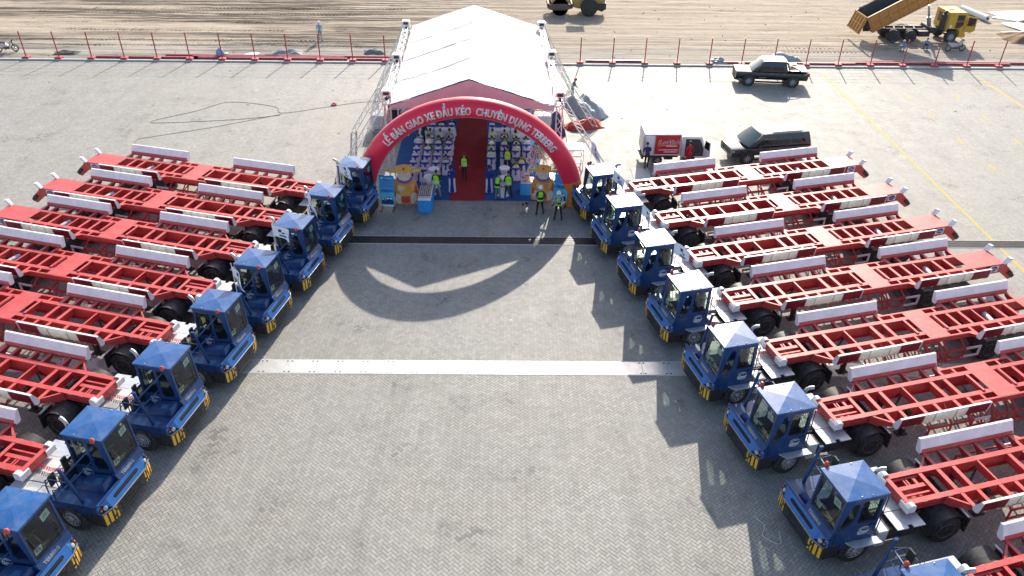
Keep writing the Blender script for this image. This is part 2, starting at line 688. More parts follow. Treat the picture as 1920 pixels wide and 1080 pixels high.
# slotted drain grating
IRON = mat("cast_iron_grate", (0.028, 0.029, 0.032), 0.5, metal=0.3, dust=0.2)
drain = thing("drain_channel", "dark slotted drain grating crossing the paving in front of the carpet", "drain grating", (0, GR0, 0))
fb = MB()
fb.box(-60, 90, -0.06, 0.0, -0.02, 0.012)
fb.box(-60, 90, GR1 - GR0, GR1 - GR0 + 0.06, -0.02, 0.012)
fb.build("edge_frame", CONC, drain)
MB().poly([(-60, 0, 0.006), (90, 0, 0.006), (90, GR1 - GR0, 0.006), (-60, GR1 - GR0, 0.006)]).build("channel_bed", HOLE, drain)
gb = MB()
Lg = GR1 - GR0
for yy in (0.0, Lg * .32, Lg * .64, Lg - 0.045):
    gb.box(0.005, 1.025, yy + 0.002, yy + 0.043, 0.0, 0.024)
for k in range(18):
    gb.box(0.005 + k * 0.0585, 0.03 + k * 0.0585, 0.002, Lg - 0.002, 0.0, 0.022)
gme = gb.data("grating_panel", IRON)
for k in range(-40, 60):
    link("grating_panel", gme, drain, (k * 1.03 - 0.3, 0, 0))

# yellow bay markings
YLINE = mat("yellow_road_paint", (0.60, 0.34, 0.03), 0.75, dust=0.3, scale=6, dustcol=(0.36, 0.34, 0.31))
ml = MB()
for X in (25.04, 37.2, 49.3):
    ml.box(X - .08, X + .08, 20, 60.9, 0.0, 0.004) if X > 30 else ml.box(X - .08, X + .08, GR1 + .07, 60.9, 0.0, 0.004)
ml.box(25.04 - .08, 25.04 + .08, 14, GR0 - .07, 0.0, 0.004)
tag(ml.build("yellow_bay_line", YLINE), kind='structure')
md = MB()
for i in range(5):
    for j in range(9):
        X, Y = 29.6 + 3.765 * i, 60.08 - 4.117 * j
        if abs(X - 37.2) < .4 or abs(X - 49.3) < .4:
            continue
        md.box(X - .07, X + .07, Y - .48, Y + .48, 0.0, 0.004)
tag(md.build("yellow_dash_marking", YLINE), kind='structure')
# chalky tyre trace on the open paving
CHALK = mat("chalk_trace", (0.40, 0.39, 0.37), 0.9, dust=0.7, dustcol=(0.28, 0.275, 0.265), scale=9)

# kerb along the construction side
kb = MB()
for k in range(-60, 90):
    kb.box(k * 1.0 + .004, k * 1.0 + .996, KERB, KERB + 0.22, -0.05, 0.11 + random.uniform(-.004, .004))
tag(kb.build("kerb", CONC, bevel=0.012), kind='structure')


# dirt field beyond the kerb
def dirt_material():
    m = bpy.data.materials.new("graded_sand")
    m.use_nodes = True
    n, l = m.node_tree.nodes, m.node_tree.links
    b = n["Principled BSDF"]
    M = lambda *a: math_node(n, l, *a)
    geo = n.new("ShaderNodeNewGeometry")

    def noise(sx, sy, detail=6, rough=0.65, scale=1.0):
        mp = n.new("ShaderNodeMapping")
        mp.inputs["Scale"].default_value = (sx, sy, 1)
        l.new(geo.outputs["Position"], mp.inputs[0])
        t = n.new("ShaderNodeTexNoise")
        t.inputs["Scale"].default_value = scale
        t.inputs["Detail"].default_value = detail
        t.inputs["Roughness"].default_value = rough
        l.new(mp.outputs[0], t.inputs["Vector"])
        return t.outputs[0]

    def rng(a, f0, f1, t0, t1):
        r = n.new("ShaderNodeMapRange")
        for w, z in zip((1, 2, 3, 4), (f0, f1, t0, t1)):
            r.inputs[w].default_value = z
        l.new(a, r.inputs[0])
        return r.outputs[0]

    def mix(f, a, c):
        x_ = n.new("ShaderNodeMix")
        x_.data_type = 'RGBA'
        for idx, z in ((0, f), (6, a), (7, c)):
            if isinstance(z, tuple):
                x_.inputs[idx].default_value = (*z, 1)
            else:
                l.new(z, x_.inputs[idx])
        return x_.outputs[2]

    sep = n.new("ShaderNodeSeparateXYZ")
    l.new(geo.outputs["Position"], sep.inputs[0])
    streak = noise(0.05, 1.1, 8, 0.7)
    clod = noise(1.1, 1.6, 8, 0.75)
    c = mix(rng(streak, 0.3, 0.7, 0, 1), (0.31, 0.25, 0.185), (0.46, 0.39, 0.315))
    c = mix(rng(clod, 0.5, 0.72, 0, 0.6), c, (0.25, 0.185, 0.12))
    # dark wet ruts, mostly on the left, drawn out along the grading direction
    west = rng(sep.outputs[0], -10, 6, 1, 0.12)
    band = M('MULTIPLY', rng(noise(0.02, 0.16, 3, 0.5), 0.40, 0.47, 0, 1), rng(noise(0.06, 2.6, 7, 0.75), 0.455, 0.50, 0, 1))
    rut = M('MULTIPLY', band, west)
    c = mix(M('MULTIPLY', rut, 0.95), c, (0.050, 0.037, 0.026))
    # grey trampled strip beside the fence
    fence = M('MULTIPLY', rng(sep.outputs[1], 66.2, 68.2, 1, 0), rng(noise(0.12, 0.5, 5, 0.6), 0.35, 0.6, 0.1, 0.75))
    c = mix(fence, c, (0.34, 0.32, 0.285))
    l.new(c, b.inputs["Base Color"])
    b.inputs["Roughness"].default_value = 0.92
    b.inputs["Specular IOR Level"].default_value = 0.2
    bp = n.new("ShaderNodeBump")
    bp.inputs["Strength"].default_value = 0.8
    bp.inputs["Distance"].default_value = 0.10
    l.new(M('ADD', noise(1.4, 2.6, 8, 0.75), M('MULTIPLY', noise(0.09, 2.2, 6, 0.7), 1.3)), bp.inputs["Height"])
    l.new(bp.outputs[0], b.inputs["Normal"])
    return m


DIRT = dirt_material()
gx, gy = 330, 150
xs = np.linspace(-75, 95, gx)
ys = np.concatenate([[KERB + .21], np.linspace(62.9, 105, gy - 1)])
gv, gf = [], []
for a, yv in enumerate(ys):
    for c_, xv in enumerate(xs):
        e = min(1, max(0, (yv - 63.2) / 1.5)) * min(1, (105 - yv) / 6 + 0.02) * min(1, (xv + 75) / 5, (95 - xv) / 5)
        h = 0.05 * noise.noise((xv * .09, yv * 1.3, 0)) + 0.05 * noise.noise((xv * .5, yv * .9, 4)) + 0.03 * noise.noise((xv * 1.7, yv * 2.3, 9))
        gv.append((xv, yv, 0.02 + h * e))
for a in range(gy - 1):
    for c_ in range(gx - 1):
        i_ = a * gx + c_
        gf.append((i_, i_ + 1, i_ + gx + 1, i_ + gx))
d_ = MB().mesh(gv, gf)
for (a, b_, c, d) in ((-3000, 3000, 104.9, 4000), (-3000, -74.9, KERB + .21, 104.9), (94.9, 3000, KERB + .21, 104.9)):
    d_.poly([(a, c, 0.0), (b_, c, 0.0), (b_, d, 0.0), (a, d, 0.0)])
tag(d_.build("sand_ground", DIRT, smooth=True), kind='structure')
# tyre tread ridges pressed into the sand
SANDC = DIRT
tk = MB()
for (x0, x1, yy, w) in ((-46, -14, 68.2, .5), (-40, -20, 71.6, .5), (-44, -17, 73.9, .5), (-38, -11, 66.9, .45), (20, 31, 66.6, .5), (22, 33, 67.6, .5), (-45, -12, 77.2, .5), (-40, -10, 78.9, .5)):
    k = x0
    while k < x1:
        yj = yy + 0.25 * math.sin(k * .13 + yy)
        hgt = random.uniform(.0, .035)
        tk.prism([(k, yj - w / 2), (k + .12, yj - w / 2), (k + .25, yj + w / 2), (k + .13, yj + w / 2)], 'z', -0.02, hgt + .03)
        k += .36
tag(tk.build("tyre_track_ridges", SANDC), kind='stuff')
# loose clods on the sand
cl = MB()
for k in range(500):
    X, Y = random.uniform(-50, 65), 63.4 + 30 * random.random() ** 1.5
    s_ = random.uniform(.02, .08)
    cl.mesh([(X - s_, Y, .0), (X + s_ * .8, Y - s_ * .7, .0), (X + s_ * .3, Y + s_, .0), (X, Y, s_ * .9 + .04)], [(0, 1, 3), (1, 2, 3), (2, 0, 3)])
tag(cl.build("loose_clods", SANDC), kind='stuff')
# ================================================================ TERMINAL TRACTOR (local: +x forward, +y left, ground under the front axle)
def wheel_meshes(r=0.52, w=0.30, dual=False):
    t = MB()
    ww = w / 2
    t.lathe([(r * .58, -ww * .9), (r * .80, -ww), (r * .95, -ww * .92), (r, -ww * .7), (r, ww * .7), (r * .95, ww * .92), (r * .80, ww), (r * .58, ww * .9)], ax='y', n=28)
    for k in range(28):
        a = 2 * math.pi * k / 28
        c, s_ = math.cos(a), math.sin(a)
        t.bar((r * c, -ww * .6, r * s_), (r * c, ww * .6, r * s_), 0.035, 0.012, up=(c, 0, s_))
    tyre = t.data("tyre", RUBBER, smooth=True)
    q = MB()
    o = ww * .9
    if dual:
        q.lathe([(0.0, o - .08), (r * .16, o - .08), (r * .2, o - .12), (r * .44, o - .13), (r * .52, o - .04), (r * .585, o + .005), (r * .6, o - .02)], ax='y', n=24)
    else:
        q.lathe([(0.0, o + .05), (r * .13, o + .05), (r * .19, o - .0), (r * .3, o - .0), (r * .46, o + .02), (r * .52, o - .03), (r * .585, o + .012), (r * .6, o - .02)], ax='y', n=24)
    q.lathe([(r * .6, -o + .02), (r * .58, -o), (0, -o + .1)], ax='y', n=24)
    for k in range(10):
        a = 2 * math.pi * k / 10
        c, s_ = math.cos(a), math.sin(a)
        yy = (o - .12) if dual else (o + .001)
        q.lathe([(.017, yy), (.015, yy + .03), (0, yy + .035)], c=(r * .25 * c, 0, r * .25 * s_), ax='y', n=6)
    rim = q.data("rim", RIM, smooth=True)
    h = MB()
    for k in range(10):
        a = 2 * math.pi * (k + .5) / 10
        c, s_ = math.cos(a) * r * .40, math.sin(a) * r * .40
        yy = (o - .118) if dual else o + .014
        h.lathe([(.028, yy - .004), (.028, yy + .005)], c=(c, 0, s_), ax='y', n=8)
    return tyre, rim, h.data("hand_hole", HOLE)


TYRE, RIMM, HAND = wheel_meshes()
TYRED, RIMD, HANDD = wheel_meshes(dual=True)


def put_wheel(parent, x, y, z, side, dual=False, flip=None, sc=1.0, steer=0.0):
    """side +1: outer face to +y"""
    t = link("wheel", TYRED if dual else TYRE, parent, (x, y, z), (0, 0, (0 if side > 0 else math.pi) + steer))
    if sc != 1.0:
        t.scale = (sc, sc, sc)
    link("rim", RIMD if dual else RIMM, t)
    link("hand_hole", HANDD if dual else HAND, t)
    if dual:
        t2 = link("inner_tyre", TYRED, t, (0, -0.34, 0))
    return t


def emblem_mesh(scale, name):
    """white crane-like arc emblem over a short script word, flat in the xz plane"""
    e = MB()
    for (a0, a1, r) in ((35, 150, .17), (50, 165, .11)):
        pts = [(r * 1.25 * math.cos(R(a0 + (a1 - a0) * k / 8)), 0, r * math.sin(R(a0 + (a1 - a0) * k / 8)) - .02) for k in range(9)]
        for k in range(8):
            e.bar(pts[k], pts[k + 1], 0.02, .004, up=(0, 1, 0))
    e.box(-.17, .15, -.002, .002, -.165, -.15)
    e.box(-.13, .1, -.002, .002, -.195, -.183)
    tm = text_mesh("Gmd", .19, "t", WHITE, offset=.006, shear=.3, extrude=.002)
    for f in tm.polygons:
        e.mesh([tm.vertices[k].co.copy() for k in f.vertices], [tuple(range(len(f.vertices)))])
        for q in range(len(f.vertices)):
            v = e.v[-1 - q]
            e.v[-1 - q] = (v[0] - .02, -v[2], v[1] - .07)
    bpy.data.meshes.remove(tm)
    for k, v in enumerate(e.v):
        e.v[k] = tuple(c * scale for c in v)
    return e.data(name, WHITE)


def make_tractor():
    t = thing("terminal_tractor", None, "tractor")
    # frame rails and underbody
    m = MB()
    for s in (-1, 1):
        m.box(-3.75, 1.0, s * .42 - .06, s * .42 + .06, .72, 1.0)
    for x in (-3.7, -2.6, -1.6, -.7, .5):
        m.box(x - .06, x + .06, -.36, .36, .76, .96)
    m.box(-3.78, -3.70, -.55, .55, .70, 1.02)
    m.tube([(0, -1.0, .5), (0, 1.0, .5)], .07)
    m.tube([(-3.2, -1.0, .5), (-3.2, 1.0, .5)], .09)
    m.box(-3.35, -3.05, -.2, .2, .35, .7)
    m.box(-1.5, -.75, -1.1, -.5, .5, 1.0)
    m.box(-2.2, -1.0, .55, 1.05, .48, .95)
    m.build("chassis_frame", CHASSIS, t, bevel=.008)
    # lower black bumper body
    m = MB()
    plan = [(1.30, -.80), (1.30, .80), (1.16, 1.19), (.62, 1.20), (.62, .75), (-.55, .75), (-.55, -.75), (.62, -.75), (.62, -1.20), (1.16, -1.19)]
    m.prism(plan, 'z', .40, .96)
    bp = m.build("bumper", BLACK, t, bevel=.02)
    g = MB()
    for k in range(4):
        z = .50 + k * .11
        g.box(1.302, 1.325, -.52, .52, z, z + .05)
    g.build("bumper_grille", CHASSIS, bp)
    g = MB()
    for q in range(len(plan) - 1):
        if plan[q][0] > .7 and plan[q + 1][0] > .7:
            g.bar((plan[q][0] + .004, plan[q][1], .955), (plan[q + 1][0] + .004, plan[q + 1][1], .955), .03, .03)
    g.bar((plan[-1][0] + .004, plan[-1][1], .955), (plan[0][0] + .004, plan[0][1], .955), .03, .03)
    g.build("bumper_trim", STEEL, bp)
    # yellow marking on both bumper corners
    for s in (1, -1):
        y = MB()
        def Q(u, z):   # u metres from the bumper corner towards the centre
            p0, p1 = Vector((1.163, s * 1.192)), Vector((1.303, s * .802))
            d = (p1 - p0)
            L = d.length
            if u <= L:
                q = p0 + d * (u / L)
            else:
                q = Vector((1.303, s * (.802 - (u - L))))
            nrm = Vector((.94, s * .34)) if u <= L else Vector((1, 0))
            q = q + nrm * .006
            return (q.x, q.y, z)
        for (a, b) in ((.03, .13), (.19, .29)):
            y.poly([Q(a, .46), Q(b, .46), Q(b, .90), Q(a, .90)])
        for (a, b, z0, z1) in ((.35, .52, .82, .90), (.35, .52, .64, .72), (.35, .52, .46, .54), (.35, .41, .54, .64) if s > 0 else (.46, .52, .54, .64), (.46, .52, .72, .82) if s > 0 else (.35, .41, .72, .82)):
            y.poly([Q(a, z0), Q(b, z0), Q(b, z1), Q(a, z1)])
        y.build("bumper_marking", YEL, bp)
    # sloped front panel (body blue, sky reflection painted in) above the bumper
    m = MB()
    prof = [(1.30, .962), (1.145, 1.30), (1.02, 1.30), (1.02, .962)]
    i0 = len(m.v)
    m.prism(prof, 'y', -.86, .86)
    fp = m.build("front_panel", LBLUE, t, bevel=.012)
    for s in (1, -1):
        c = MB()
        A = [(1.30, s * .862, .962), (1.145, s * .862, 1.30), (1.03, s * .862, 1.30), (1.03, s * .862, .962)]
        B = [(1.16, s * 1.20, .962), (1.06, s * 1.20, 1.24), (1.03, s * 1.20, 1.24), (1.03, s * 1.20, .962)]
        c.mesh(A + B, [(0, 1, 5, 4), (1, 2, 6, 5), (2, 3, 7, 6), (0, 4, 7, 3), (0, 3, 2, 1), (4, 5, 6, 7)])
        co = c.build("corner_panel", LBLUE, t, bevel=.008)
        h = MB()   # dark triangular lamp recess with lens and indicator
        def P(u, v, o=.004):
            a = Vector(A[0]).lerp(Vector(B[0]), u)
            b = Vector(A[1]).lerp(Vector(B[1]), u)
            return tuple(a.lerp(b, v) + Vector((.9, s * .25, .35)) * o)
        h.poly([P(-.10, .10), P(.98, .08), P(1.0, .55), P(.62, .92)])
        hl = h.build("headlight", HOLE, t)
        q = MB()
        q.lathe([(.075, 0), (.07, .015), (.04, .028), (0, .032)], ax='x', n=14)
        q.xf(Matrix.Translation(Vector(P(.42, .42, .008))) @ Matrix.Rotation(s * R(18), 4, 'Z') @ Matrix.Rotation(R(-22), 4, 'Y'))
        q.build("lamp_lens", LAMP, hl, smooth=True)
        q = MB()
        q.lathe([(.040, 0), (.038, .02), (.024, .032), (0, .036)], ax='x', n=12)
        q.xf(Matrix.Translation(Vector(P(.82, .46, .008))) @ Matrix.Rotation(s * R(25), 4, 'Z') @ Matrix.Rotation(R(-22), 4, 'Y'))
        q.build("indicator", ORANGE, hl, smooth=True)
    # long black slot in the sloped panel
    m = MB()
    nrm = Vector((.909, 0, .417))
    def F(y, v, o=.004):
        return tuple(Vector((1.30 - .155 * v, y, .962 + .338 * v)) + nrm * o)
    m.poly([F(q[0], q[1]) for q in rrect(-.60, .60, .40, .72, .10, 4)][:])
    m.build("slot_grille", HOLE, t)
    m = MB()
    m.bar(F(-.55, .56, .012), F(.55, .56, .012), .012)
    m.build("slot_bar", BLACK, t)
    # upper body: bonnet apron left (under the windscreen) and low deck right
    m = MB()
    m.prism([(1.145, 1.302), (1.02, 1.52), (.90, 1.52), (.90, .97), (1.02, .97), (1.02, 1.302)], 'y', -.10, 1.20)
    ap = m.build("bonnet_apron", BLUE, t, bevel=.012)
    sp = text_mesh("TERBERG", .135, "maker_lettering", SILVER, offset=.006, extrude=.004, space=1.12)
    d = Vector((-.125, 0, .218)).normalized()
    nn = Vector((.868, 0, .497))
    xform_mesh(sp, lambda c: Vector((1.085, .40, 1.41)) + Vector((0, c.x, 0)) + d * c.y + nn * (c.z + .008))
    link("maker_lettering", sp, t)
    m = MB()
    m.prism([(1.143, 1.302), (1.13, 1.36), (1.07, 1.36), (1.03, 1.25), (-.62, 1.25), (-.62, 1.03), (1.018, 1.03), (1.018, 1.302)], 'y', -1.20, -.105)
    m.build("service_deck", BLUE, t, bevel=.012)
    m = MB()
    m.mesh([(.98, -.62, 1.252), (.98, -.11, 1.252), (-.05, -.11, 1.252), (-.05, -.66, 1.252),
            (.86, -.50, 1.50), (.90, -.11, 1.52), (.15, -.11, 1.44), (.12, -.50, 1.42)],
           [(0, 1, 5, 4), (1, 2, 6, 5), (2, 3, 7, 6), (3, 0, 4, 7), (4, 5, 6, 7), (0, 3, 2, 1)])
    m.build("engine_cover", BLUE, t, bevel=.015)
    # blue side skirts over the front wheels with the dark arch
    for s in (1, -1):
        m = MB()
        arch = [(.56 * math.cos(R(a)), .53 + .56 * math.sin(R(a))) for a in range(165, 12, -14)]
        out = [(.62, 1.02 if s > 0 else 1.03), (-.62, 1.02 if s > 0 else 1.03), (-.62, .80), (-.58, .72)] + arch + [(.62, .72)]
        m.prism(out, 'y', s * 1.12, s * 1.20)
        m.prism([(.62, .964), (1.02, .964), (1.02, 1.02), (.62, 1.02)], 'y', s * .86, s * 1.198)
        m.build("wheel_arch_skirt", BLUE, t, bevel=.006)
    put_wheel(t, 0, 1.06, .52, 1)
    put_wheel(t, 0, -1.06, .52, -1)
    put_wheel(t, -3.2, 1.09, .52, 1, True)
    put_wheel(t, -3.2, -1.09, .52, -1, True)
    # ---- cab
    X0, Y0, Y1, ZF, ZR = -.42, -.05, 1.20, 1.03, 2.90
    fx = lambda z: 1.0 - max(0, z - 1.52) * .062
    m = MB()
    win = rrect(.02, 1.13, 1.585, 2.81, .07)
    m.holed([(Y0, 1.522), (Y1, 1.522), (Y1, ZR), (Y0, ZR)], [win], lambda y, z, d: (fx(z) - d, y, z), .05)
    dwin = rrect(-.33, .30, 1.80, 2.74, .05)
    qwin = [(.40, 2.66), (.50, 2.72), (.62, 2.66), (.76, 2.2), (.88, 1.70), (.85, 1.62), (.72, 1.64), (.50, 1.86), (.42, 2.1)]
    sideo = [(X0, ZF), (.897, ZF), (.897, 1.518), (fx(1.53) - .052, 1.53), (fx(ZR) - .052, ZR), (X0, ZR)]
    m.holed(sideo, [dwin, qwin], lambda x, z, d: (x, Y1 - d, z), .05)
    dwin2 = rrect(-.33, .24, 1.66, 2.74, .05)
    qwin2 = [(.34, 2.70), (.56, 2.72), (.66, 2.6), (.86, 1.72), (.82, 1.60), (.40, 1.58), (.34, 1.7)]
    m.holed(sideo, [dwin2, qwin2], lambda x, z, d: (x, Y0 + d, z), .05)
    rwin = rrect(.10, 1.05, 1.70, 2.70, .06)
    m.holed([(Y0 + .052, ZF), (Y1 - .052, ZF), (Y1 - .052, ZR), (Y0 + .052, ZR)], [rwin], lambda y, z, d: (X0 + d, y, z), .05)
    m.box(X0 + .052, .89, Y0 + .053, Y1 - .053, ZF + .0, ZF + .05)
    m.build("cab_shell", BLUE, t)
    # roof: shallow pyramid with a slim eave
    rx0, rx1, ry0, ry1 = X0 - .04, .965, Y0 - .035, Y1 + .035
    cx_, cy_ = (rx0 + rx1) / 2, (ry0 + ry1) / 2
    m = MB()
    vs = [(rx0, ry0, 2.902), (rx1, ry0, 2.902), (rx1, ry1, 2.902), (rx0, ry1, 2.902)] + [(rx0, ry0, 2.955), (rx1, ry0, 2.955), (rx1, ry1, 2.955), (rx0, ry1, 2.955)] + [(cx_, cy_, 3.01)]
    m.mesh(vs, [(3, 2, 1, 0), (0, 1, 5, 4), (1, 2, 6, 5), (2, 3, 7, 6), (3, 0, 4, 7), (4, 5, 8), (5, 6, 8), (6, 7, 8), (7, 4, 8)])
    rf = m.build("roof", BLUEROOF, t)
    m = MB()
    for (a, b) in ((rx0 + .45, ry0 + .06), (rx0 + .9, ry1 - .06), (rx0 + .55, ry1 - .05)):
        m.lathe([(.016, 2.95), (.016, 2.985), (0, 2.99)], c=(a, b, 0), n=8)
    m.build("roof_bolt", STEEL, rf)
    # glazing
    for nm, lp, fn in (("windscreen", win, lambda y, z, o: (fx(z) - .02 + o, y, z)),
                       ("side_window", dwin, lambda x, z, o: (x, Y1 - .02 + o, z)), ("quarter_window", qwin, lambda x, z, o: (x, Y1 - .02 + o, z)),
                       ("side_window", dwin2, lambda x, z, o: (x, Y0 + .02 + o, z)), ("quarter_window", qwin2, lambda x, z, o: (x, Y0 + .02 + o, z)),
                       ("rear_window", rwin, lambda y, z, o: (X0 + .02 + o, y, z))):
        g = MB()
        g.poly([fn(p[0], p[1], 0) for p in lp])
        go = g.build(nm, GLASS, t)
        g = MB()
        inn = inset(lp, .03)
        n_ = len(lp)
        for k in range(n_):
            a, b = lp[k], lp[(k + 1) % n_]
            c, d2 = inn[(k + 1) % n_], inn[k]
            g.poly([fn(*a, .001 if nm != "x" else 0), fn(*b, .001), fn(*c, .004), fn(*d2, .004)])
        g.build("rubber_seal", BLACK, go)
    # notices taped inside the windscreen
    for (y, z, a, w, h) in ((.86, 2.50, 8, .30, .26), (.23, 1.80, -8, .26, .22)):
        m = MB()
        m.box(-.002, .002, -w / 2, w / 2, -h / 2, h / 2)
        Mx = Matrix.Translation((fx(z) - .045, y, z)) @ Matrix.Rotation(R(a), 4, 'X')
        m.xf(Mx)
        po = m.build("paper_notice", PAPER, t)
        m = MB()
        for (zz, w0, w1) in ((.06, -.06, .06), (.01, -.10, .10), (-.04, -.10, .08)):
            m.box(.0035, .0045, w0, w1, zz - .008, zz + .008)
        m.xf(Mx)
        m.build("printed_line", INK, po)
    # wipers
    for (y0, y1, z1) in ((.34, .12, 2.12), (.62, .98, 1.80)):
        m = MB()
        m.tube([(fx(1.60) + .03, y0, 1.60), (fx(1.8) + .05, (y0 + y1) / 2, (1.6 + z1) / 2), (fx(z1) + .02, y1, z1)], .010, 5)
        m.tube([(fx(z1 - .3) + .012, y1 - (y1 - y0) * .1, z1 - .30), (fx(z1 + .3) + .012, y1 + (y1 - y0) * .1, z1 + .28)], .012, 5)
        m.build("wiper", BLACK, t)
    # interior: seat, wheel, dash
    m = MB()
    m.box(-.28, .20, .40, .86, 1.45, 1.56)
    m.box(-.34, -.22, .42, .84, 1.55, 2.15)
    m.box(-.32, -.24, .52, .74, 2.17, 2.36)
    m.box(-.15, .1, .5, .76, 1.09, 1.44)
    m.build("seat", SEAT, t, bevel=.03)
    m = MB()
    m.mesh([(.88, .0, 1.10), (.88, 1.14, 1.10), (.88, 1.14, 1.60), (.88, 0, 1.60), (.62, .0, 1.10), (.62, 1.14, 1.10), (.66, 1.14, 1.52), (.66, 0, 1.52)],
           [(0, 1, 2, 3), (4, 7, 6, 5), (0, 4, 5, 1), (3, 2, 6, 7), (1, 5, 6, 2), (0, 3, 7, 4)])
    m.box(.70, .82, .15, .40, 1.565, 1.66)
    m.build("dashboard", DARKINT, t, bevel=.01)
    m = MB()
    ring = [(.42 + .03 * math.sin(a), .63 + .21 * math.cos(a), 1.80 + .20 * math.sin(a) * .55) for a in [2 * math.pi * k / 20 for k in range(21)]]
    m.tube(ring, .016, 6, cap=False)
    m.bar((.42, .43, 1.8), (.42, .83, 1.8), .03)
    m.tube([(.42, .63, 1.8), (.66, .63, 1.48)], .03)
    m.build("steering_wheel", BLACK, t)
    # door outline, handle and emblem, both sides
    for s, yy in ((1, Y1), (-1, Y0)):
        m = MB()
        yo = yy + s * .006
        for (a, b) in (((-.36, 1.16), (-.36, 2.80)), ((-.36, 2.80), (.335, 2.80)), ((.335, 2.80), (.335, 1.85)), ((.335, 1.85), (.30, 1.16)), ((.30, 1.16), (-.36, 1.16))):
            m.bar((a[0], yo - s * .004, a[1]), (b[0], yo - s * .004, b[1]), .012, .008)
        dr = m.build("door", BLUE, t)
        m = MB()
        m.box(-.30, -.14, yo, yo + s * .03, 1.66, 1.70) if s > 0 else m.box(-.30, -.14, yo + s * .03, yo, 1.58, 1.62)
        m.build("handle", BLACK, dr)
    em = emblem_mesh(.95, "door_emblem")
    link("door_emblem", em, t, (0.0, Y1 + .012, 1.48), (0, 0, math.pi))
    link("door_emblem", em, t, (0.02, Y0 - .012, 1.42), (0, 0, 0))
    # orange beacon beside the roof
    m = MB()
    m.lathe([(.05, 2.90), (.05, 2.93), (0, 2.93)], c=(.72, -.16, 0), n=12)
    m.bar((.72, -.05, 2.91), (.72, -.18, 2.90), .03)
    be = m.build("beacon", BLACK, t)
    m = MB()
    m.lathe([(.068, 2.93), (.072, 2.98), (.06, 3.05), (.03, 3.085), (0, 3.09)], c=(.72, -.16, 0), n=14)
    m.build("beacon_lens", ORANGE, be, smooth=True)
    # right-hand pole, stay and hand rails
    m = MB()
    m.bar((.52, -1.05, 1.25), (.20, -1.12, 2.62), .085, .085)
    m.box(.13, .27, -1.17, -1.07, 2.62, 2.66)
    m.build("mirror_pole", BLUE, t, bevel=.01)
    m = MB()
    m.bar((.27, -1.10, 2.36), (.62, -.10, 2.72), .035)
    m.tube([(.33, -1.09, 2.02), (.40, -.55, 2.06), (.44, -.08, 2.08)], .018, 6)
    m.build("stay_bar", BLUE, t)
    m = MB()
    m.tube([(.30, -1.12, 2.10), (-.30, -1.13, 2.12), (-.46, -1.13, 2.05), (-.52, -1.13, 1.80), (-.54, -1.13, 1.26)], .02, 7)
    m.tube([(.42, -1.11, 1.66), (-.20, -1.13, 1.70), (-.36, -1.13, 1.62), (-.38, -1.13, 1.26)], .018, 7)
    m.tube([(-.50, -1.13, 1.86), (-.50, -.80, 1.90), (-.56, -.74, 1.80), (-.56, -.74, 1.26)], .018, 7)
    m.build("hand_rail", BLUE, t, smooth=True)
    m = MB()
    m.box(-.42, -.34, -1.10, -.84, 1.74, 2.14)
    mo = m.build("side_mirror", BLACK, t, bevel=.02)
    m = MB()
    m.tube([(.22, -1.11, 2.3), (-.2, -1.05, 2.25), (-.37, -.97, 2.1)], .012, 6)
    m.build("mirror_arm", BLACK, mo)
    m = MB()
    m.box(-.60, -.53, -.32, -.12, 1.55, 2.05)
    m.tube([(-.42, -.1, 2.1), (-.56, -.2, 2.05)], .012, 6)
    m.build("side_mirror", BLACK, t, bevel=.02)
    # left grab rail, step board
    m = MB()
    m.tube([(-.47, 1.14, 1.2), (-.52, 1.17, 1.3), (-.52, 1.17, 2.7), (-.47, 1.14, 2.78)], .016, 6)
    m.build("grab_rail", BLACK, t)
    m = MB()
    m.prism([(.48, 1.203), (.30, 1.46), (-.62, 1.46), (-.62, 1.203)], 'z', 1.0, 1.05)
    m.build("step_board", GALV, t, bevel=.006)
    m = MB()
    m.box(-.98, -.64, .70, 1.22, .52, 1.16)
    m.build("step_box", LGREY, t, bevel=.02)
    # exhaust
    m = MB()
    m.tube([(-.58, .38, 1.0), (-.58, .38, 2.55)], [.09, .09], 12)
    m.tube([(-.58, .38, 2.55), (-.58, .38, 2.86), (-.61, .39, 2.96), (-.70, .42, 3.03), (-.82, .46, 3.05)], .062, 12)
    m.lathe([(.10, 1.2), (.115, 1.25), (.115, 2.0), (.10, 2.05)], c=(-.58, .38, 0), n=14)
    m.build("exhaust_stack", STEEL, t, smooth=True)
    # deck plates
    dp = [((-1.30, -.64), (-.62, .30), 1.09), ((-2.28, -1.32), (-.52, .52), 1.10), ((-2.28, -1.30), (-1.20, -.54), 1.085), ((-1.28, -.64), (-1.20, -.64), 1.08)]
    for (xa, xb), (ya, yb), z in dp:
        m = MB()
        m.box(xa, xb, ya, yb, z - .03, z)
        m.build("deck_plate", LGREY, t, bevel=.005)
    m = MB()
    m.prism([(-2.28, .54), (-2.28, 1.22), (-1.86, 1.22), (-1.86, 1.10), (-1.70, 1.10), (-1.70, 1.22), (-1.30, 1.22), (-1.30, .54)], 'z', 1.05, 1.09)
    m.build("deck_plate", GALV, t, bevel=.005)
    m = MB()
    m.box(-.62, -.48, -.60, .35, 1.10, 1.55)
    m.build("battery_box", BLACK, t)
    # coiled air hoses
    for k, (mt, y0) in enumerate(((INKR, -.18), (BLACK, -.30))):
        m = MB()
        pts = []
        for q in range(0, 150):
            s_ = q / 149
            a = s_ * 2 * math.pi * 14
            px, py, pz = -.55 - 1.25 * s_, y0 - .1 * k + .12 * s_, 1.30 + .30 * (1 - s_) ** 2 - .10 * math.sin(math.pi * s_)
            pts.append((px + .0, py + .055 * math.cos(a), pz + .055 * math.sin(a)))
        m.tube(pts, .011, 4)
        m.build("coiled_air_hose", mt, t)
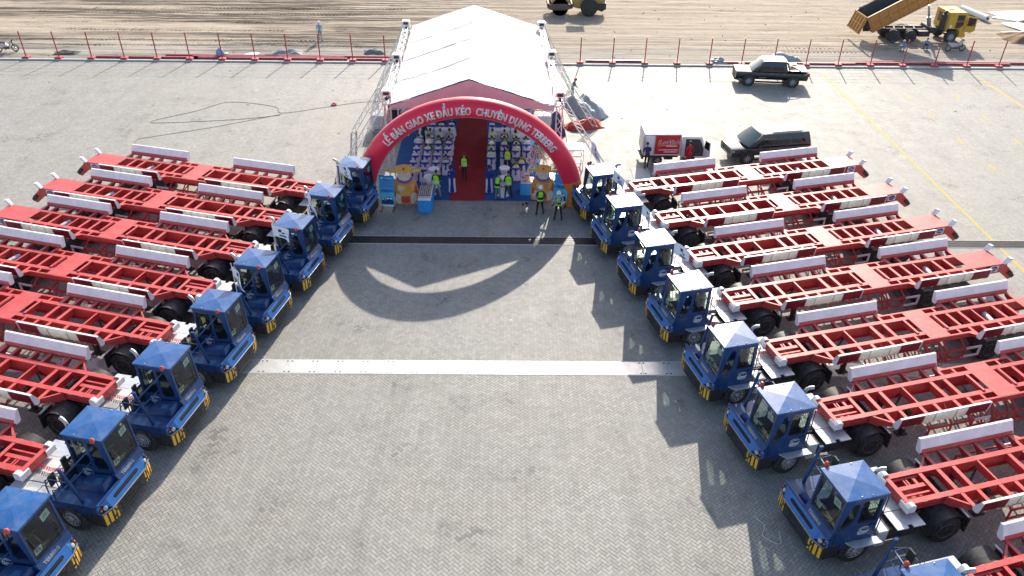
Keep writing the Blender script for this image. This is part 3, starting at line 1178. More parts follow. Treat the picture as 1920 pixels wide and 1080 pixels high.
    # mudguards
    for s in (1, -1):
        m = MB()
        n_ = 12
        ra = .64
        pts = []
        for q in range(n_ + 1):
            a = R(-8 + 150 * q / n_)
            pts.append((-3.2 + ra * math.cos(a), .52 + ra * math.sin(a) * 1.02))
        vs = []
        for (x, z) in pts:
            vs += [(x, s * .58, z), (x, s * 1.245, z), (x * 1.0, s * .58, z - .02), (x, s * 1.245, z - .02)]
        fs = []
        for q in range(n_):
            a = q * 4
            fs += [(a, a + 1, a + 5, a + 4), (a + 2, a + 6, a + 7, a + 3), (a + 1, a + 3, a + 7, a + 5), (a, a + 4, a + 6, a + 2)]
        m.mesh(vs, fs)
        m.build("mudguard", BLACK, t, smooth=True)
        m = MB()
        m.box(-3.93, -3.88, s * .60 if s > 0 else -1.24, s * 1.24 if s > 0 else -.60, .30, .88)
        fl = m.build("mud_flap", RUBBER, t)
        m = MB()
        m.bar((-3.80, s * .58, 1.02), (-3.80, s * 1.25, 1.02), .07, .03)
        m.build("flap_bracket", GALV, fl)
    # fifth wheel
    m = MB()
    m.prism([(-3.55, -.18), (-3.70, -.45), (-3.1, -.45), (-2.65, -.30), (-2.65, .30), (-3.1, .45), (-3.70, .45), (-3.55, .18), (-3.2, .05), (-3.2, -.05)], 'z', 1.07, 1.15)
    m.box(-3.3, -2.9, -.35, .35, .98, 1.07)
    m.build("fifth_wheel", CHASSIS, t, bevel=.01)
    return t


# ================================================================ SKELETAL TRAILER (local: +x rearward from the front beam)
TL = 13.70
DZ = 1.50


def make_trailer():
    t = thing("container_trailer", None, "trailer")
    for s in (-1, 1):
        m = MB()
        y0, y1 = s * .43, s * .61
        web = [(.14, 1.22), (.14, 1.47), (13.62, 1.47), (13.62, 1.10), (12.4, .98), (2.35, .98), (1.75, 1.22)]
        m.prism(web, 'y', s * .505, s * .535)
        m.box(.14, 13.62, min(y0, y1), max(y0, y1), 1.472, DZ)
        bot = [(.14, 1.20), (1.75, 1.20), (2.35, .96), (12.4, .96), (13.62, 1.08)]
        for k in range(4):
            a, b = bot[k], bot[k + 1]
            m.bar((a[0], s * .52, a[1]), (b[0], s * .52, b[1]), .16, .024)
        m.build("main_beam", RED, t)
        m = MB()   # side reflective ticks
        for x in (.55, 1.0, 1.45):
            m.box(x, x + .14, s * .612 if s > 0 else -.616, s * .616 if s > 0 else -.612, 1.478, 1.497)
        m.build("reflector", WHITETAPE, t)["kind"] = "stuff"
        # gusset diagonal to the first outrigger
        m = MB()
        m.bar((1.40, s * .60, 1.46), (1.98, s * 1.14, 1.46), .06, .04)
        m.prism([(1.36, 1.0), (1.40, 1.0), (1.40, 1.46), (1.36, 1.46)], 'y', s * .60, s * .62)
        m.mesh([(1.38, s * .60, 1.44), (1.97, s * 1.15, 1.44), (1.97, s * 1.15, 1.32), (1.38, s * .60, 1.06)], [(0, 1, 2, 3)])
        m.build("gusset_bar", RED, t)
    # front beam, white corner blocks
    m = MB()
    m.box(-.02, .14, -.60, .60, 1.20, DZ - .002)
    m.build("front_beam", RED, t, bevel=.008)
    for s in (-1, 1):
        m = MB()
        a, b = (s * .56, s * .74)
        m.prism([(-.05, 1.26), (-.05, 1.50), (.02, 1.56), (.12, 1.56), (.20, 1.50), (.20, 1.26)], 'y', min(a, b), max(a, b))
        m.prism([(-.09, 1.24), (-.09, 1.46), (-.045, 1.50), (-.045, 1.24)], 'y', min(s * .36, s * .74), max(s * .36, s * .74))
        m.build("corner_block", WHITE, t, bevel=.008)
    # kingpin sub-frame
    m = MB()
    m.box(.14, 1.14, -.04 - .0, .10, 1.40, 1.44)
    m.box(.14, 1.14, -.26, -.20, 1.36, 1.42)
    m.box(.14, 1.14, .36, .43, 1.38, 1.44)
    for x in (.52, .62, .86):
        m.box(x, x + .05 + (.05 if x > .8 else 0), .10, .36, 1.37, 1.43)
    m.box(.14, 1.20, -.42, .42, 1.19, 1.215)
    m.build("kingpin_frame", RED, t)

    def xm(x0, w, z=1.49, d=.30):
        m = MB()
        m.box(x0, x0 + w, -.428, .428, z - .025, z)
        m.box(x0 + w * .4, x0 + w * .6, -.43, .43, z - d, z - .025)
        m.build("cross_member", RED, t)
    for x, w in ((1.14, .13), (1.82, .15), (2.40, .14), (3.38, .07), (4.56, .14), (5.15, .14), (8.17, .13), (8.76, .13), (9.42, .07), (10.43, .13), (11.03, .13)):
        xm(x, w)
    for x, sgn in ((6.15, 1), (7.56, -1)):   # raised flap bars beside the centre plate
        m = MB()
        m.bar((x, -.50, 1.53), (x, .44, 1.53), .10, .03)
        m.bar((x + sgn * .06, -.48, 1.40), (x + sgn * .06, .42, 1.40), .03, .24)
        m.build("twistlock_bar", RED, t)
    m = MB()
    m.box(6.44, 7.38, -.90, .90, 1.482, DZ + .004)
    m.build("centre_plate", RED, t)
    m = MB()
    m.box(11.72, 13.62, -.62, .62, 1.485, DZ + .006)
    m.build("rear_deck_plate", RED, t)
    # outriggers
    for s in (-1, 1):
        for x in (1.87, 2.45, 3.28, 3.86, 4.68, 5.26, 8.40, 8.98, 9.82, 10.40, 11.22, 11.78):
            m = MB()
            a, b = s * .612, s * 1.13
            m.box(x, x + .13, min(a, b), max(a, b), 1.468, 1.494)
            m.mesh([(x + .055, a, 1.10), (x + .055, b, 1.34), (x + .055, b, 1.468), (x + .055, a, 1.468), (x + .075, a, 1.10), (x + .075, b, 1.34), (x + .075, b, 1.468), (x + .075, a, 1.468)],
                   [(0, 1, 2, 3), (4, 7, 6, 5), (0, 4, 5, 1), (1, 5, 6, 2)])
            m.build("outrigger", RED, t)
        # narrow middle side strip between the guide sections
        m = MB()
        m.bar((5.45, s * .90, 1.38), (8.30, s * .90, 1.38), .03, .24)
        m.box(5.42, 8.34, min(s * .86, s * .94), max(s * .86, s * .94), 1.474, 1.498)
        m.mesh([(5.26, s * 1.13, 1.496), (5.42, s * 1.13, 1.496), (5.60, s * .94, 1.496), (5.60, s * .86, 1.496), (5.39, s * .86, 1.496)], [(0, 1, 2, 3, 4)])
        m.mesh([(8.53, s * 1.13, 1.496), (8.37, s * 1.13, 1.496), (8.18, s * .94, 1.496), (8.18, s * .86, 1.496), (8.40, s * .86, 1.496)], [(0, 1, 2, 3, 4)])
        for x in (5.86, 7.84):
            m.box(x, x + .10, min(s * .612, s * .86), max(s * .612, s * .86), 1.474, 1.496)
        m.build("side_rail", RED, t)
        # container guides, front and rear
        for (g0, g1) in ((1.86, 5.46), (8.36, 11.94)):
            m = MB()
            prof = [(s * 1.14, 1.49), (s * 1.17, 1.56), (s * 1.36, 1.92), (s * 1.42, 1.92), (s * 1.37, 1.49), (s * 1.34, 1.44), (s * 1.14, 1.40)]
            m.prism(prof, 'x', g0, g1)
            gd = m.build("container_guide", RED, t)
            m = MB()
            off = s * -.006
            A = [(s * 1.19 + off, 1.585), (s * 1.355 + off, 1.925)]
            m.mesh([(g0 - .004, A[0][0], A[0][1]), (g1 + .004, A[0][0], A[0][1]), (g1 + .004, A[1][0], A[1][1]), (g0 - .004, A[1][0], A[1][1]),
                    (g0 - .004, s * 1.428, 1.927), (g1 + .004, s * 1.428, 1.927), (g0 - .004, s * 1.428, 1.905), (g1 + .004, s * 1.428, 1.905)],
                   [(0, 1, 2, 3), (3, 2, 5, 4), (4, 5, 7, 6)])
            m.build("white_guide_face", WHITE, gd)
            for e, sg in ((g0, -1), (g1, 1)):
                m = MB()
                m.prism([(s * 1.15, 1.52), (s * 1.355, 1.925), (s * 1.445, 1.925), (s * 1.395, 1.48), (s * 1.34, 1.42), (s * 1.20, 1.42)], 'x', min(e, e + sg * .03), max(e, e + sg * .03))
                m.build("white_end_cap", WHITE, gd)
            n_ = 8
            for k in range(n_):
                a0 = g0 + .04 + (g1 - g0 - .08) * k / n_
                a1 = g0 + .04 + (g1 - g0 - .08) * (k + 1) / n_
                wht = 2 <= k <= 5
                m = MB()
                bow = .022 if k % 2 else .008
                P = [(s * (1.425 + bow * .3), 1.90), (s * (1.415 + bow), 1.79), (s * (1.388 + bow), 1.58), (s * (1.376 + bow * .3), 1.49)]
                for q in range(3):
                    m.poly([(a0 + .008, *P[q]), (a1 - .008, *P[q]), (a1 - .008, *P[q + 1]), (a0 + .008, *P[q + 1])])
                m.build("reflective_panel", WHITETAPE if wht else REDTAPE, gd)
            m = MB()
            for k in range(0, n_, 1):
                a0 = g0 + .2 + (g1 - g0 - .4) * k / (n_ - 1)
                m.box(a0, a0 + .10, min(s * 1.35, s * 1.39), max(s * 1.35, s * 1.39), 1.455, 1.472)
            m.build("reflector", WHITETAPE, gd)["kind"] = "stuff"
        # white rear corner guides and sloping rear fork
        m = MB()
        m.mesh([(13.50, s * .50, 1.49), (13.66, s * .50, 1.49), (13.66, s * .68, 1.49), (13.50, s * .68, 1.49),
                (13.72, s * .50, 1.78), (13.90, s * .50, 1.74), (13.90, s * .70, 1.74), (13.72, s * .70, 1.78)],
               [(0, 3, 2, 1), (4, 5, 6, 7), (0, 1, 5, 4), (1, 2, 6, 5), (2, 3, 7, 6), (3, 0, 4, 7)])
        m.build("rear_corner_guide", WHITE, t, bevel=.008)
        m = MB()
        m.prism([(12.9, 1.48), (13.68, 1.48), (13.74, 1.36), (14.26, .92), (14.26, .66), (14.06, .60), (13.45, 1.06), (12.9, 1.06)], 'y', min(s * .60, s * .64), max(s * .60, s * .64))
        m.box(13.6, 13.68, min(s * .40, s * .62), max(s * .40, s * .62), 1.0, 1.48)
        rk = m.build("rear_fork", RED, t)
        m = MB()
        m.bar((13.92, s * .685, 1.04), (14.24, s * .685, .76), .085, .17)
        m.build("rubber_buffer", RUBBER, rk, bevel=.015)
        # maker's plate on the beam side
        m = MB()
        m.box(12.78, 13.26, min(s * .642, s * .648), max(s * .642, s * .648), 1.14, 1.46)
        pl = m.build("name_plate", WHITE, t)
        m = MB()
        m.lathe([(.20, 0), (.20, .004), (0, .004)], ax='y', n=24, sy=.66)
        m.xf(Matrix.Translation((13.02, s * .650, 1.30)) @ Matrix.Scale(s, 4, (0, 1, 0)))
        ov = m.build("plate_oval", INK, pl)
        tm = text_mesh("Cmc", .17, "plate_script", WHITE, offset=.003, shear=.3, extrude=.002)
        xform_mesh(tm, lambda c: Vector((13.02 + s * -1 * -c.x * (1 if s < 0 else -1) * (1), s * .657, 1.30 + c.y)) if False else Vector((13.02 - s * c.x, s * .657, 1.30 + c.y)))
        link("plate_script", tm, pl)
        # side under-run guards, white tail hoop
        for (a, b, wa) in ((3.45, 6.0, 5.35), (6.30, 8.75, 8.05)):
            m = MB()
            yy = s * 1.20
            for z in (.52, .92):
                m.bar((a, yy, z), (wa, yy, z), .04, .09)
            for x in (a + .03, (a + wa) / 2, wa - .05):
                m.bar((x, yy, .48), (x, yy, .96), .07, .04)
                m.bar((x, yy - s * .02, .92), (x, s * .60, 1.36), .05, .05)
            sg = m.build("side_guard", RED, t)
            m = MB()
            for z in (.52, .92):
                m.bar((wa + .001, yy, z), (b, yy, z), .042, .092)
            m.bar((b - .02, yy, .475), (b - .02, yy, .965), .09, .042)
            m.build("white_guard_end", WHITE, sg)
            m = MB()
            for x in (a + .4, a + 1.0, a + 1.6):
                m.box(x, x + .12, min(yy + s * .021, yy + s * .024), max(yy + s * .021, yy + s * .024), .505, .535)
            m.build("reflector", WHITETAPE, sg)["kind"] = "stuff"
        # landing leg
        m = MB()
        m.box(2.85, 3.0, min(s * .56, s * .70), max(s * .56, s * .70), .40, 1.40)
        m.box(2.72, 3.13, min(s * .50, s * .76), max(s * .50, s * .76), .30, .36)
        m.bar((2.93, s * .63, .36), (2.93, s * .63, .45), .1, .1)
        m.bar((3.0, s * .60, .80), (3.7, s * .45, 1.2), .05)
        m.build("landing_leg", BLACK, t)
        # lattice under the middle
        m = MB()
        for x in (5.55, 6.05, 6.55, 7.2):
            m.bar((x, s * .62, 1.0), (x, s * 1.0, .40), .05, .05)
            m.bar((x, s * .62, 1.0), (x + .42, s * 1.02, .40), .04, .04)
        m.bar((5.4, s * 1.02, .42), (7.7, s * 1.02, .42), .05)
        m.build("under_lattice", RED, t)
        # bogie: two dual wheels and a mudguard cover
        for x in (9.45, 10.85):
            put_wheel(t, x, s * .96, .50, s, True, sc=.96)
        m = MB()
        m.prism([(8.72, .72), (8.95, 1.10), (11.35, 1.10), (11.58, .72), (11.52, .70), (11.30, 1.07), (9.0, 1.07), (8.78, .70)], 'y', min(s * .56, s * 1.20), max(s * .56, s * 1.20))
        m.build("mudguard", BLACK, t)
    m = MB()
    for x in (9.45, 10.85):
        m.tube([(x, -.7, .5), (x, .7, .5)], .075, 8)
        m.box(x - .5, x + .5, -.50, -.42, .55, .70)
        m.box(x - .5, x + .5, .42, .50, .55, .70)
    for x in (8.9, 10.15, 11.4):
        m.box(x - .06, x + .06, -.5, .5, .66, .98)
    m.build("axle_bogie", CHASSIS, t)
    m = MB()
    m.tube([(4.86, -.40, 1.16), (4.86, .40, 1.16)], .17, 14)
    m.build("air_tank", RED, t, smooth=True)
    m = MB()
    m.tube([(9.98, -.34, 1.22), (10.12, .30, 1.20)], .13, 14)
    m.build("brake_cylinder", RIM, t, smooth=True)
    m = MB()
    for (a, b) in (((2.9, -.6, .9), (2.9, .6, .9)), ((2.9, 0, .9), (3.5, .4, 1.1)), ((2.9, 0, .9), (3.5, -.4, 1.1)), ((2.9, 0, .9), (2.5, .4, 1.1)), ((2.9, 0, .9), (2.5, -.4, 1.1))):
        m.bar(a, b, .06)
    m.build("leg_brace", BLACK, t)
    return t


TR = make_tractor()
TT = make_trailer()
ordn = ["first", "second", "third", "fourth", "fifth", "sixth", "seventh", "eighth"]
# front-mid of each trailer, measured along the two rows
RT = [(6.75, 37.70), (7.62, 34.16), (8.53, 30.62), (9.37, 27.19), (10.28, 23.65), (11.18, 20.24), (12.13, 16.67), (13.02, 13.2)]
LT = [(-10.00, 37.10), (-10.86, 33.90), (-11.70, 30.80), (-12.48, 27.62), (-13.20, 24.52), (-14.03, 21.20), (-14.88, 17.80), (-15.7, 14.45)]
RX = ["white flag on its pole, sun glare on its roof", "sun glare on its roof, no flag", "white flag hanging over its rear deck", "white flag behind its cab", "bare mirror pole, bright roof, level with the drain grating", "bare mirror pole, level with the trench plates", "bare mirror pole, whole cab and wheels in clear view", "roof cut off by the bottom edge"]
for i in range(8):
    a, b = RT[i], LT[i]
    o = TR if i == 0 else dup(TR, (0, 0, 0), 0)
    o.location = (a[0] - 1.85 + (.12 if i == 0 else random.uniform(-.03, .03)), a[1] - (.46 if i == 0 else .34), 0)
    o.rotation_euler = (0, 0, R(194.3 + random.uniform(-.5, .5)))
    tag(o, "blue terminal tractor of the right row, %s counting from the arch" % ordn[i], None, "terminal tractors of the right row")
    q = dup(TR, (b[0] + 1.86 + random.uniform(-.03, .03), b[1] - .39, 0), R(-12.0 + random.uniform(-.5, .5)),
            "blue terminal tractor of the left row, %s counting from the arch" % ordn[i], "terminal tractors of the left row")
    o = TT if i == 0 else dup(TT, (0, 0, 0), 0)
    o.location = (a[0], a[1], 0)
    o.rotation_euler = (0, 0, R(14.9 + random.uniform(-.25, .25)))
    tag(o, "red skeletal container trailer with white guides, %s from the arch in right row" % ordn[i], None, "trailers of the right row")
    dup(TT, (b[0], b[1], 0), R(180 - 15.2 + random.uniform(-.25, .25)),
        "red skeletal container trailer with white guides, %s from the arch in left row" % ordn[i], "trailers of the left row")

# front wheels left at slightly different steering angles
_byp = {}
for o in COL.objects:
    if o.parent and o.name.split(".")[0] == "wheel" and o.parent.name.startswith("terminal_tractor") and abs(o.location.x) < .01:
        _byp.setdefault(o.parent.name, []).append(o)
for k in sorted(_byp):
    a_ = random.uniform(-.16, .16)
    for o in _byp[k]:
        o.rotation_euler.z += a_
# ================================================================ EVENT TENT
FAB = mat("white_tent_fabric", (0.66, 0.66, 0.67), 0.65, dust=0.25, dustcol=(.50, .49, .48), scale=0.6, bump=0.8, bscale=1.5)
GABF = mat("gable_cloth", (0.52, 0.44, 0.46), 0.8, var=.1, scale=1.2, bump=0.4, bscale=2)  # white cloth; shade and red bounce light put into a mauve colour
DARKM = mat("dark_metal", (0.03, 0.03, 0.035), 0.5)
BCARP = mat("blue_carpet", (0.012, 0.075, 0.24), 0.95, var=.22, scale=2.5, bump=.3, bscale=120)
RCARP = mat("red_carpet", (0.24, 0.012, 0.014), 0.95, var=.2, scale=2.0, bump=.3, bscale=120)
STRAP = mat("orange_ratchet_strap", (0.65, 0.10, 0.03), 0.7)
tent = thing("event_tent", "big white gabled event tent on aluminium truss towers behind the red arch", "tent", (-2.0, 41.2, 0))
TX0, TX1, TXC, TZE, TZR = -4.35, 4.65, 0.02, 4.55, 6.02
TLEN = 15.6


def roof_pt(s, y, side):
    """s 0 ridge..1 eave"""
    x = TXC + (TX0 - TXC if side < 0 else TX1 - TXC) * s - .02 * y
    sag = -.09 * math.sin(math.pi * s) * (0.4 - .6 * math.cos(y * 2 * math.pi / 7.8)) if y > .01 else 0
    wr = .05 * noise.noise((x * 1.6, y * .9, 3)) + .07 * noise.noise((x * .5 + y * .8, y * .4, 7)) + .03 * abs(noise.noise((x * .9 - y * 1.1, y * .3, 1)))
    return (x, y, TZR + (TZE - TZR) * s + sag + wr)


for side in (-1, 1):
    m = MB()
    nu, nv = 16, 40
    vs = [roof_pt(a / nu, TLEN * c / nv, side) for a in range(nu + 1) for c in range(nv + 1)]
    fs = [(a * (nv + 1) + c, a * (nv + 1) + c + 1, (a + 1) * (nv + 1) + c + 1, (a + 1) * (nv + 1) + c) for a in range(nu) for c in range(nv)]
    # hem hanging at the eave
    b0 = len(vs)
    for c in range(nv + 1):
        p = vs[nu * (nv + 1) + c]
        vs.append((p[0] + side * .03, p[1], p[2] - .28 - .03 * math.sin(c * 1.7)))
    fs += [(nu * (nv + 1) + c, nu * (nv + 1) + c + 1, b0 + c + 1, b0 + c) for c in range(nv)]
    m.mesh(vs, fs)
    rs = m.build("roof_sheet", FAB, tent, smooth=True, auto=60)
    for yy in (3.7, 7.4, 11.2):
        q = [roof_pt(a / 8, yy, side) for a in range(9)]
        q = [(p[0], p[1], p[2] + .012) for p in q]
        MB().tube(q, .014, 5).build("roof_seam", MATS["light_grey_deck"], rs)
# front gable cloth, slightly loose
m = MB()
nn_ = 26
top, bot, midl = [], [], []
for k in range(nn_ + 1):
    s = -1 + 2 * k / nn_
    x = TXC + (TX0 - TXC if s < 0 else TX1 - TXC) * abs(s)
    zt_ = TZR + (TZE - TZR) * abs(s) - .04
    zb_ = 4.36 + .05 * math.sin(k * .9)
    zb_ = min(zb_, zt_ - .12)
    for lst, f, dy in ((top, 0, -.02), (midl, .5, .05 * noise.noise((x * 1.2, 0, 2))), (bot, 1, .10 * noise.noise((x * .8, 1, 2)))):
        lst.append((x, -.05 + dy, zt_ + (zb_ - zt_) * f))
m.mesh(top + midl + bot, [(a * (nn_ + 1) + k, a * (nn_ + 1) + k + 1, (a + 1) * (nn_ + 1) + k + 1, (a + 1) * (nn_ + 1) + k) for a in range(2) for k in range(nn_)])
m.build("gable_panel", GABF, tent, smooth=True)


def truss(mb, p, q, w=.30, r=.024, step=.5, up=(0, 0, 1)):
    p, q = Vector(p), Vector(q)
    d = q - p
    L = d.length
    d.normalize()
    u = Vector(up)
    if abs(d.dot(u)) > .95:
        u = Vector((0, 1, 0))
    a = d.cross(u).normalized() * w / 2
    b = a.normalized().cross(d).normalized() * w / 2
    cs = [(a + b), (a - b), (-a - b), (-a + b)]
    for c in cs:
        mb.tube([p + c, q + c], r, 6)
    n_ = max(1, round(L / step))
    for k in range(n_):
        s0, s1 = p + d * (L * k / n_), p + d * (L * (k + 1) / n_)
        for e in range(4):
            c0, c1 = cs[e], cs[(e + 1) % 4]
            if k % 2:
                c0, c1 = c1, c0
            mb.bar(s0 + c0, s1 + c1, r * 1.1)
    return mb


tw = [(-4.55, .55), (4.98, .55), (-4.75, 7.0), (4.85, 7.9), (-5.0, 14.6), (4.45, 14.6)]
for (x, y) in tw:
    s = -1 if x < 0 else 1
    t_ = truss(MB(), (x, y, .1), (x, y, 4.75), .32).build("truss_tower", ALU, tent)
    m = MB()
    m.box(x - .27, x + .27, y - .27, y + .27, 4.42, 4.47)
    m.box(x - .22, x + .22, y - .22, y + .22, 4.9, 5.2)
    for sx in (-1, 1):
        m.box(x + sx * .24 - .02, x + sx * .24 + .02, y - .2, y + .2, 4.4, 5.15)
    m.build("tower_head", ALU, t_)
    m = MB()
    m.box(x - .16, x + .16, y - .24, y - .225, 4.95, 5.12)
    m.lathe([(.09, -.24), (.09, .0)], c=(x, y, 4.75), ax='y', n=10)
    m.build("chain_hoist", DARKM, t_)
    m = MB()
    m.box(x - .5, x + .5, y - .5, y + .5, .0, .05)
    m.build("base_plate", GALV, t_)
    foot = (x + s * 3.15, y + (.2 if y > 1 else 0), .05)
    if y > 14:
        foot = (x + s * 2.4, y + 1.0, .05)
    truss(MB(), (x + s * .1, y, 4.75), foot, .27, .022, .45).build("raking_truss", ALU, tent)
    m = MB()
    m.tube([(x + s * .1, y - .2, 4.3), (x + s * .9, y - .9, .1)], .02, 5)
    m.build("tie_strap", STRAP, tent)
for s, xa, xb in ((-1, -4.55, -5.0), (1, 4.98, 4.45)):
    truss(MB(), (xa, .55, 4.7), (xb, 14.6, 4.7), .3, .022, .6).build("eave_truss", ALU, tent)
truss(MB(), (-4.5, .55, 4.25), (4.9, .55, 4.25), .26, .02, .55).build("front_truss", ALU, tent)
# unseen stage backdrop closing the far end, inferred from the shaded carpets
m = MB()
m.box(-4.6, 4.3, 15.0, 15.08, 0, 4.5)
m.build("rear_wall_sheet", mat("navy_sheet", (0.02, 0.05, 0.16), 0.8), tent)
m = MB()
m.prism([(-4.72, 4.5), (4.28, 4.5), (-.30, 5.90)], 'y', 15.1, 15.13)
m.build("rear_gable_shade", GABF, tent)  # unseen rear gable, added to keep sun off the red carpet

# carpets
m = MB()
m.mesh([(-6.55, 38.75, .012), (2.15, 38.72, .012), (1.85, 56.2, .012), (-6.75, 56.2, .012)], [(0, 1, 2, 3)])
m.mesh([(-6.55, 38.75, .0), (2.15, 38.72, .0)], [])
c_ = m.build("blue_carpet", BCARP)
tag(c_, "wide royal blue carpet covering the floor beneath the white tent", "carpet")
m = MB()
m.prism([(-3.08, 38.71), (-1.12, 38.71), (-1.30, 56), (-3.34, 56)], 'z', .014, .022)
tag(m.build("red_carpet", RCARP), "long dark red aisle carpet running into the tent", "carpet")

# ================================================================ INFLATABLE ARCH
ARED = mat("inflatable_red", (0.84, 0.014, 0.055), 0.42, var=.06, scale=.7, bump=.12, bscale=1.6, sheen=.2)
AORG = mat("inflatable_orange", (0.80, 0.20, 0.02), 0.45, bump=.1, bscale=2)
AW = mat("arch_lettering_white", (0.92, 0.90, 0.91), 0.6)
arch = thing("inflatable_arch", "tall red inflatable arch with white lettering and orange feet at the tent front", "arch", (-1.97, 38.58, 0))
AX, AZ, AZ0, ART = 5.68, 5.30, .12, .535


def arch_c(t):
    return Vector((AX * math.cos(t), 0, AZ0 + AZ * math.sin(t)))


def arch_ring(mb, t0, t1, n, mi=0):
    ns = 24
    rings = []
    for k in range(n + 1):
        t = t0 + (t1 - t0) * k / n
        c = arch_c(t)
        tang = Vector((-AX * math.sin(t), 0, AZ * math.cos(t))).normalized()
        nr = Vector((tang.z, 0, -tang.x))
        pin = 1 - .018 * (abs(math.sin(t * 11.0)) < .12)
        puff = ART * pin * (1 + .010 * noise.noise((t * 9, 0, 0)))
        rings.append([c + nr * (puff * math.cos(2 * math.pi * j / ns)) + Vector((0, 1, 0)) * (puff * math.sin(2 * math.pi * j / ns)) for j in range(ns)])
    i0 = len(mb.v)
    for r_ in rings:
        mb.v += [tuple(p) for p in r_]
    for k in range(n):
        for j in range(ns):
            a, b = i0 + k * ns + j, i0 + k * ns + (j + 1) % ns
            mb.f.append((a, b, b + ns, a + ns))
            mb.m.append(mi)


ta = math.asin((1.42 - AZ0) / AZ)
m = MB()
arch_ring(m, ta, math.pi - ta, 72)
m.build("red_tube", ARED, arch, smooth=True, auto=60)
for t0, t1, sx in ((0.0, ta, 1), (math.pi - ta, math.pi, -1)):
    m = MB()
    arch_ring(m, t0, t1, 8)
    m.lathe([(ART, .0), (ART, AZ0)], c=(sx * AX, 0, 0), n=24)
    m.build("orange_foot", AORG, arch, smooth=True, auto=60)
# banner words bent along the tube face
words = "L\u1ec4 B\u00c0N GIAO XE D\u1ea6U K\u00c9O  CHUY\u00caN D\u1ee4NG TERBERG"
tm = text_mesh(words, .58, "arch_lettering", AW, offset=.012, extrude=.004, space=1.06)
xsv = [v.co.x for v in tm.vertices]
wid = max(xsv) - min(xsv)
xc = (max(xsv) + min(xsv)) / 2
tA, tB = R(139.0), R(37.0)
tabs = [tA + (tB - tA) * k / 400 for k in range(401)]
acc = [0]
for k in range(400):
    acc.append(acc[-1] + (arch_c(tabs[k + 1]) - arch_c(tabs[k])).length)
LEN = acc[-1]


def bend(c):
    s_ = (c.x - xc) / wid + .5
    t = tabs[min(400, max(0, int(np.interp(s_ * LEN, acc, range(401)))))]
    t = float(np.interp(s_ * LEN, acc, tabs))
    ctr = arch_c(t)
    tang = Vector((-AX * math.sin(t), 0, AZ * math.cos(t))).normalized()
    nr = Vector((tang.z, 0, -tang.x))
    v = c.y * 0.98 - .04
    v = max(-.50, min(.50, v))
    y = -math.sqrt(max(0, ART * ART * 1.012 - v * v)) - .012
    return ctr + nr * v + Vector((0, y, 0))


bm = bmesh.new()
bm.from_mesh(tm)
bmesh.ops.subdivide_edges(bm, edges=[e for e in bm.edges if e.calc_length() > .12], cuts=2)
gm = bmesh.ops.duplicate(bm, geom=bm.verts[:] + bm.edges[:] + bm.faces[:])["geom"]
for v in gm:
    if isinstance(v, bmesh.types.BMVert):
        v.co.x += .034
        v.co.y += .004
        v.co.z += .002
bm.to_mesh(tm)
bm.free()
xform_mesh(tm, bend)
link("arch_lettering", tm, arch)
pre = text_mesh("L\u1ec4 B\u00c0N GIAO XE D", .58, "t", AW, offset=.012, space=1.06)
pre2 = text_mesh("D", .58, "t", AW, offset=.012)
dw = max(v.co.x for v in pre2.vertices) - min(v.co.x for v in pre2.vertices)
xd = min(xsv) + max(v.co.x for v in pre.vertices) - min(v.co.x for v in pre.vertices) - dw
m = MB()
for k in range(4):
    x0, x1 = xd - .05 + k * .06, xd + .01 + k * .06
    m.box(x0, x1, -.035, .035, .0, .012)
bar = m.data("letter_bar", AW)
xform_mesh(bar, lambda q: bend(q) + Vector((0, -.008 - q.z, 0)))
link("letter_bar", bar, arch)
bpy.data.meshes.remove(pre)
bpy.data.meshes.remove(pre2)
for sx in (-1, 1):
    m = MB()
    m.tube([(sx * 2.9, -.46, 4.95), (sx * 4.5, -.50, 3.5), (sx * 5.55, -.42, 1.9), (sx * 6.4, .3, .05)], .010, 5)
    m.build("guy_rope", PAPER, arch)

# ================================================================ CHAIRS AND TABLES
COVER_W = mat("white_chair_cover", (0.66, 0.66, 0.72), 0.8, var=.08, bump=.3, bscale=9)
SASH = mat("blue_sash", (0.03, 0.05, 0.30), 0.6)
CLOTH = mat("white_tablecloth", (0.74, 0.75, 0.80), 0.8, var=.06, bump=.25, bscale=7)
SKIRT = mat("sky_blue_skirt", (0.03, 0.28, 0.66), 0.7, var=.1)


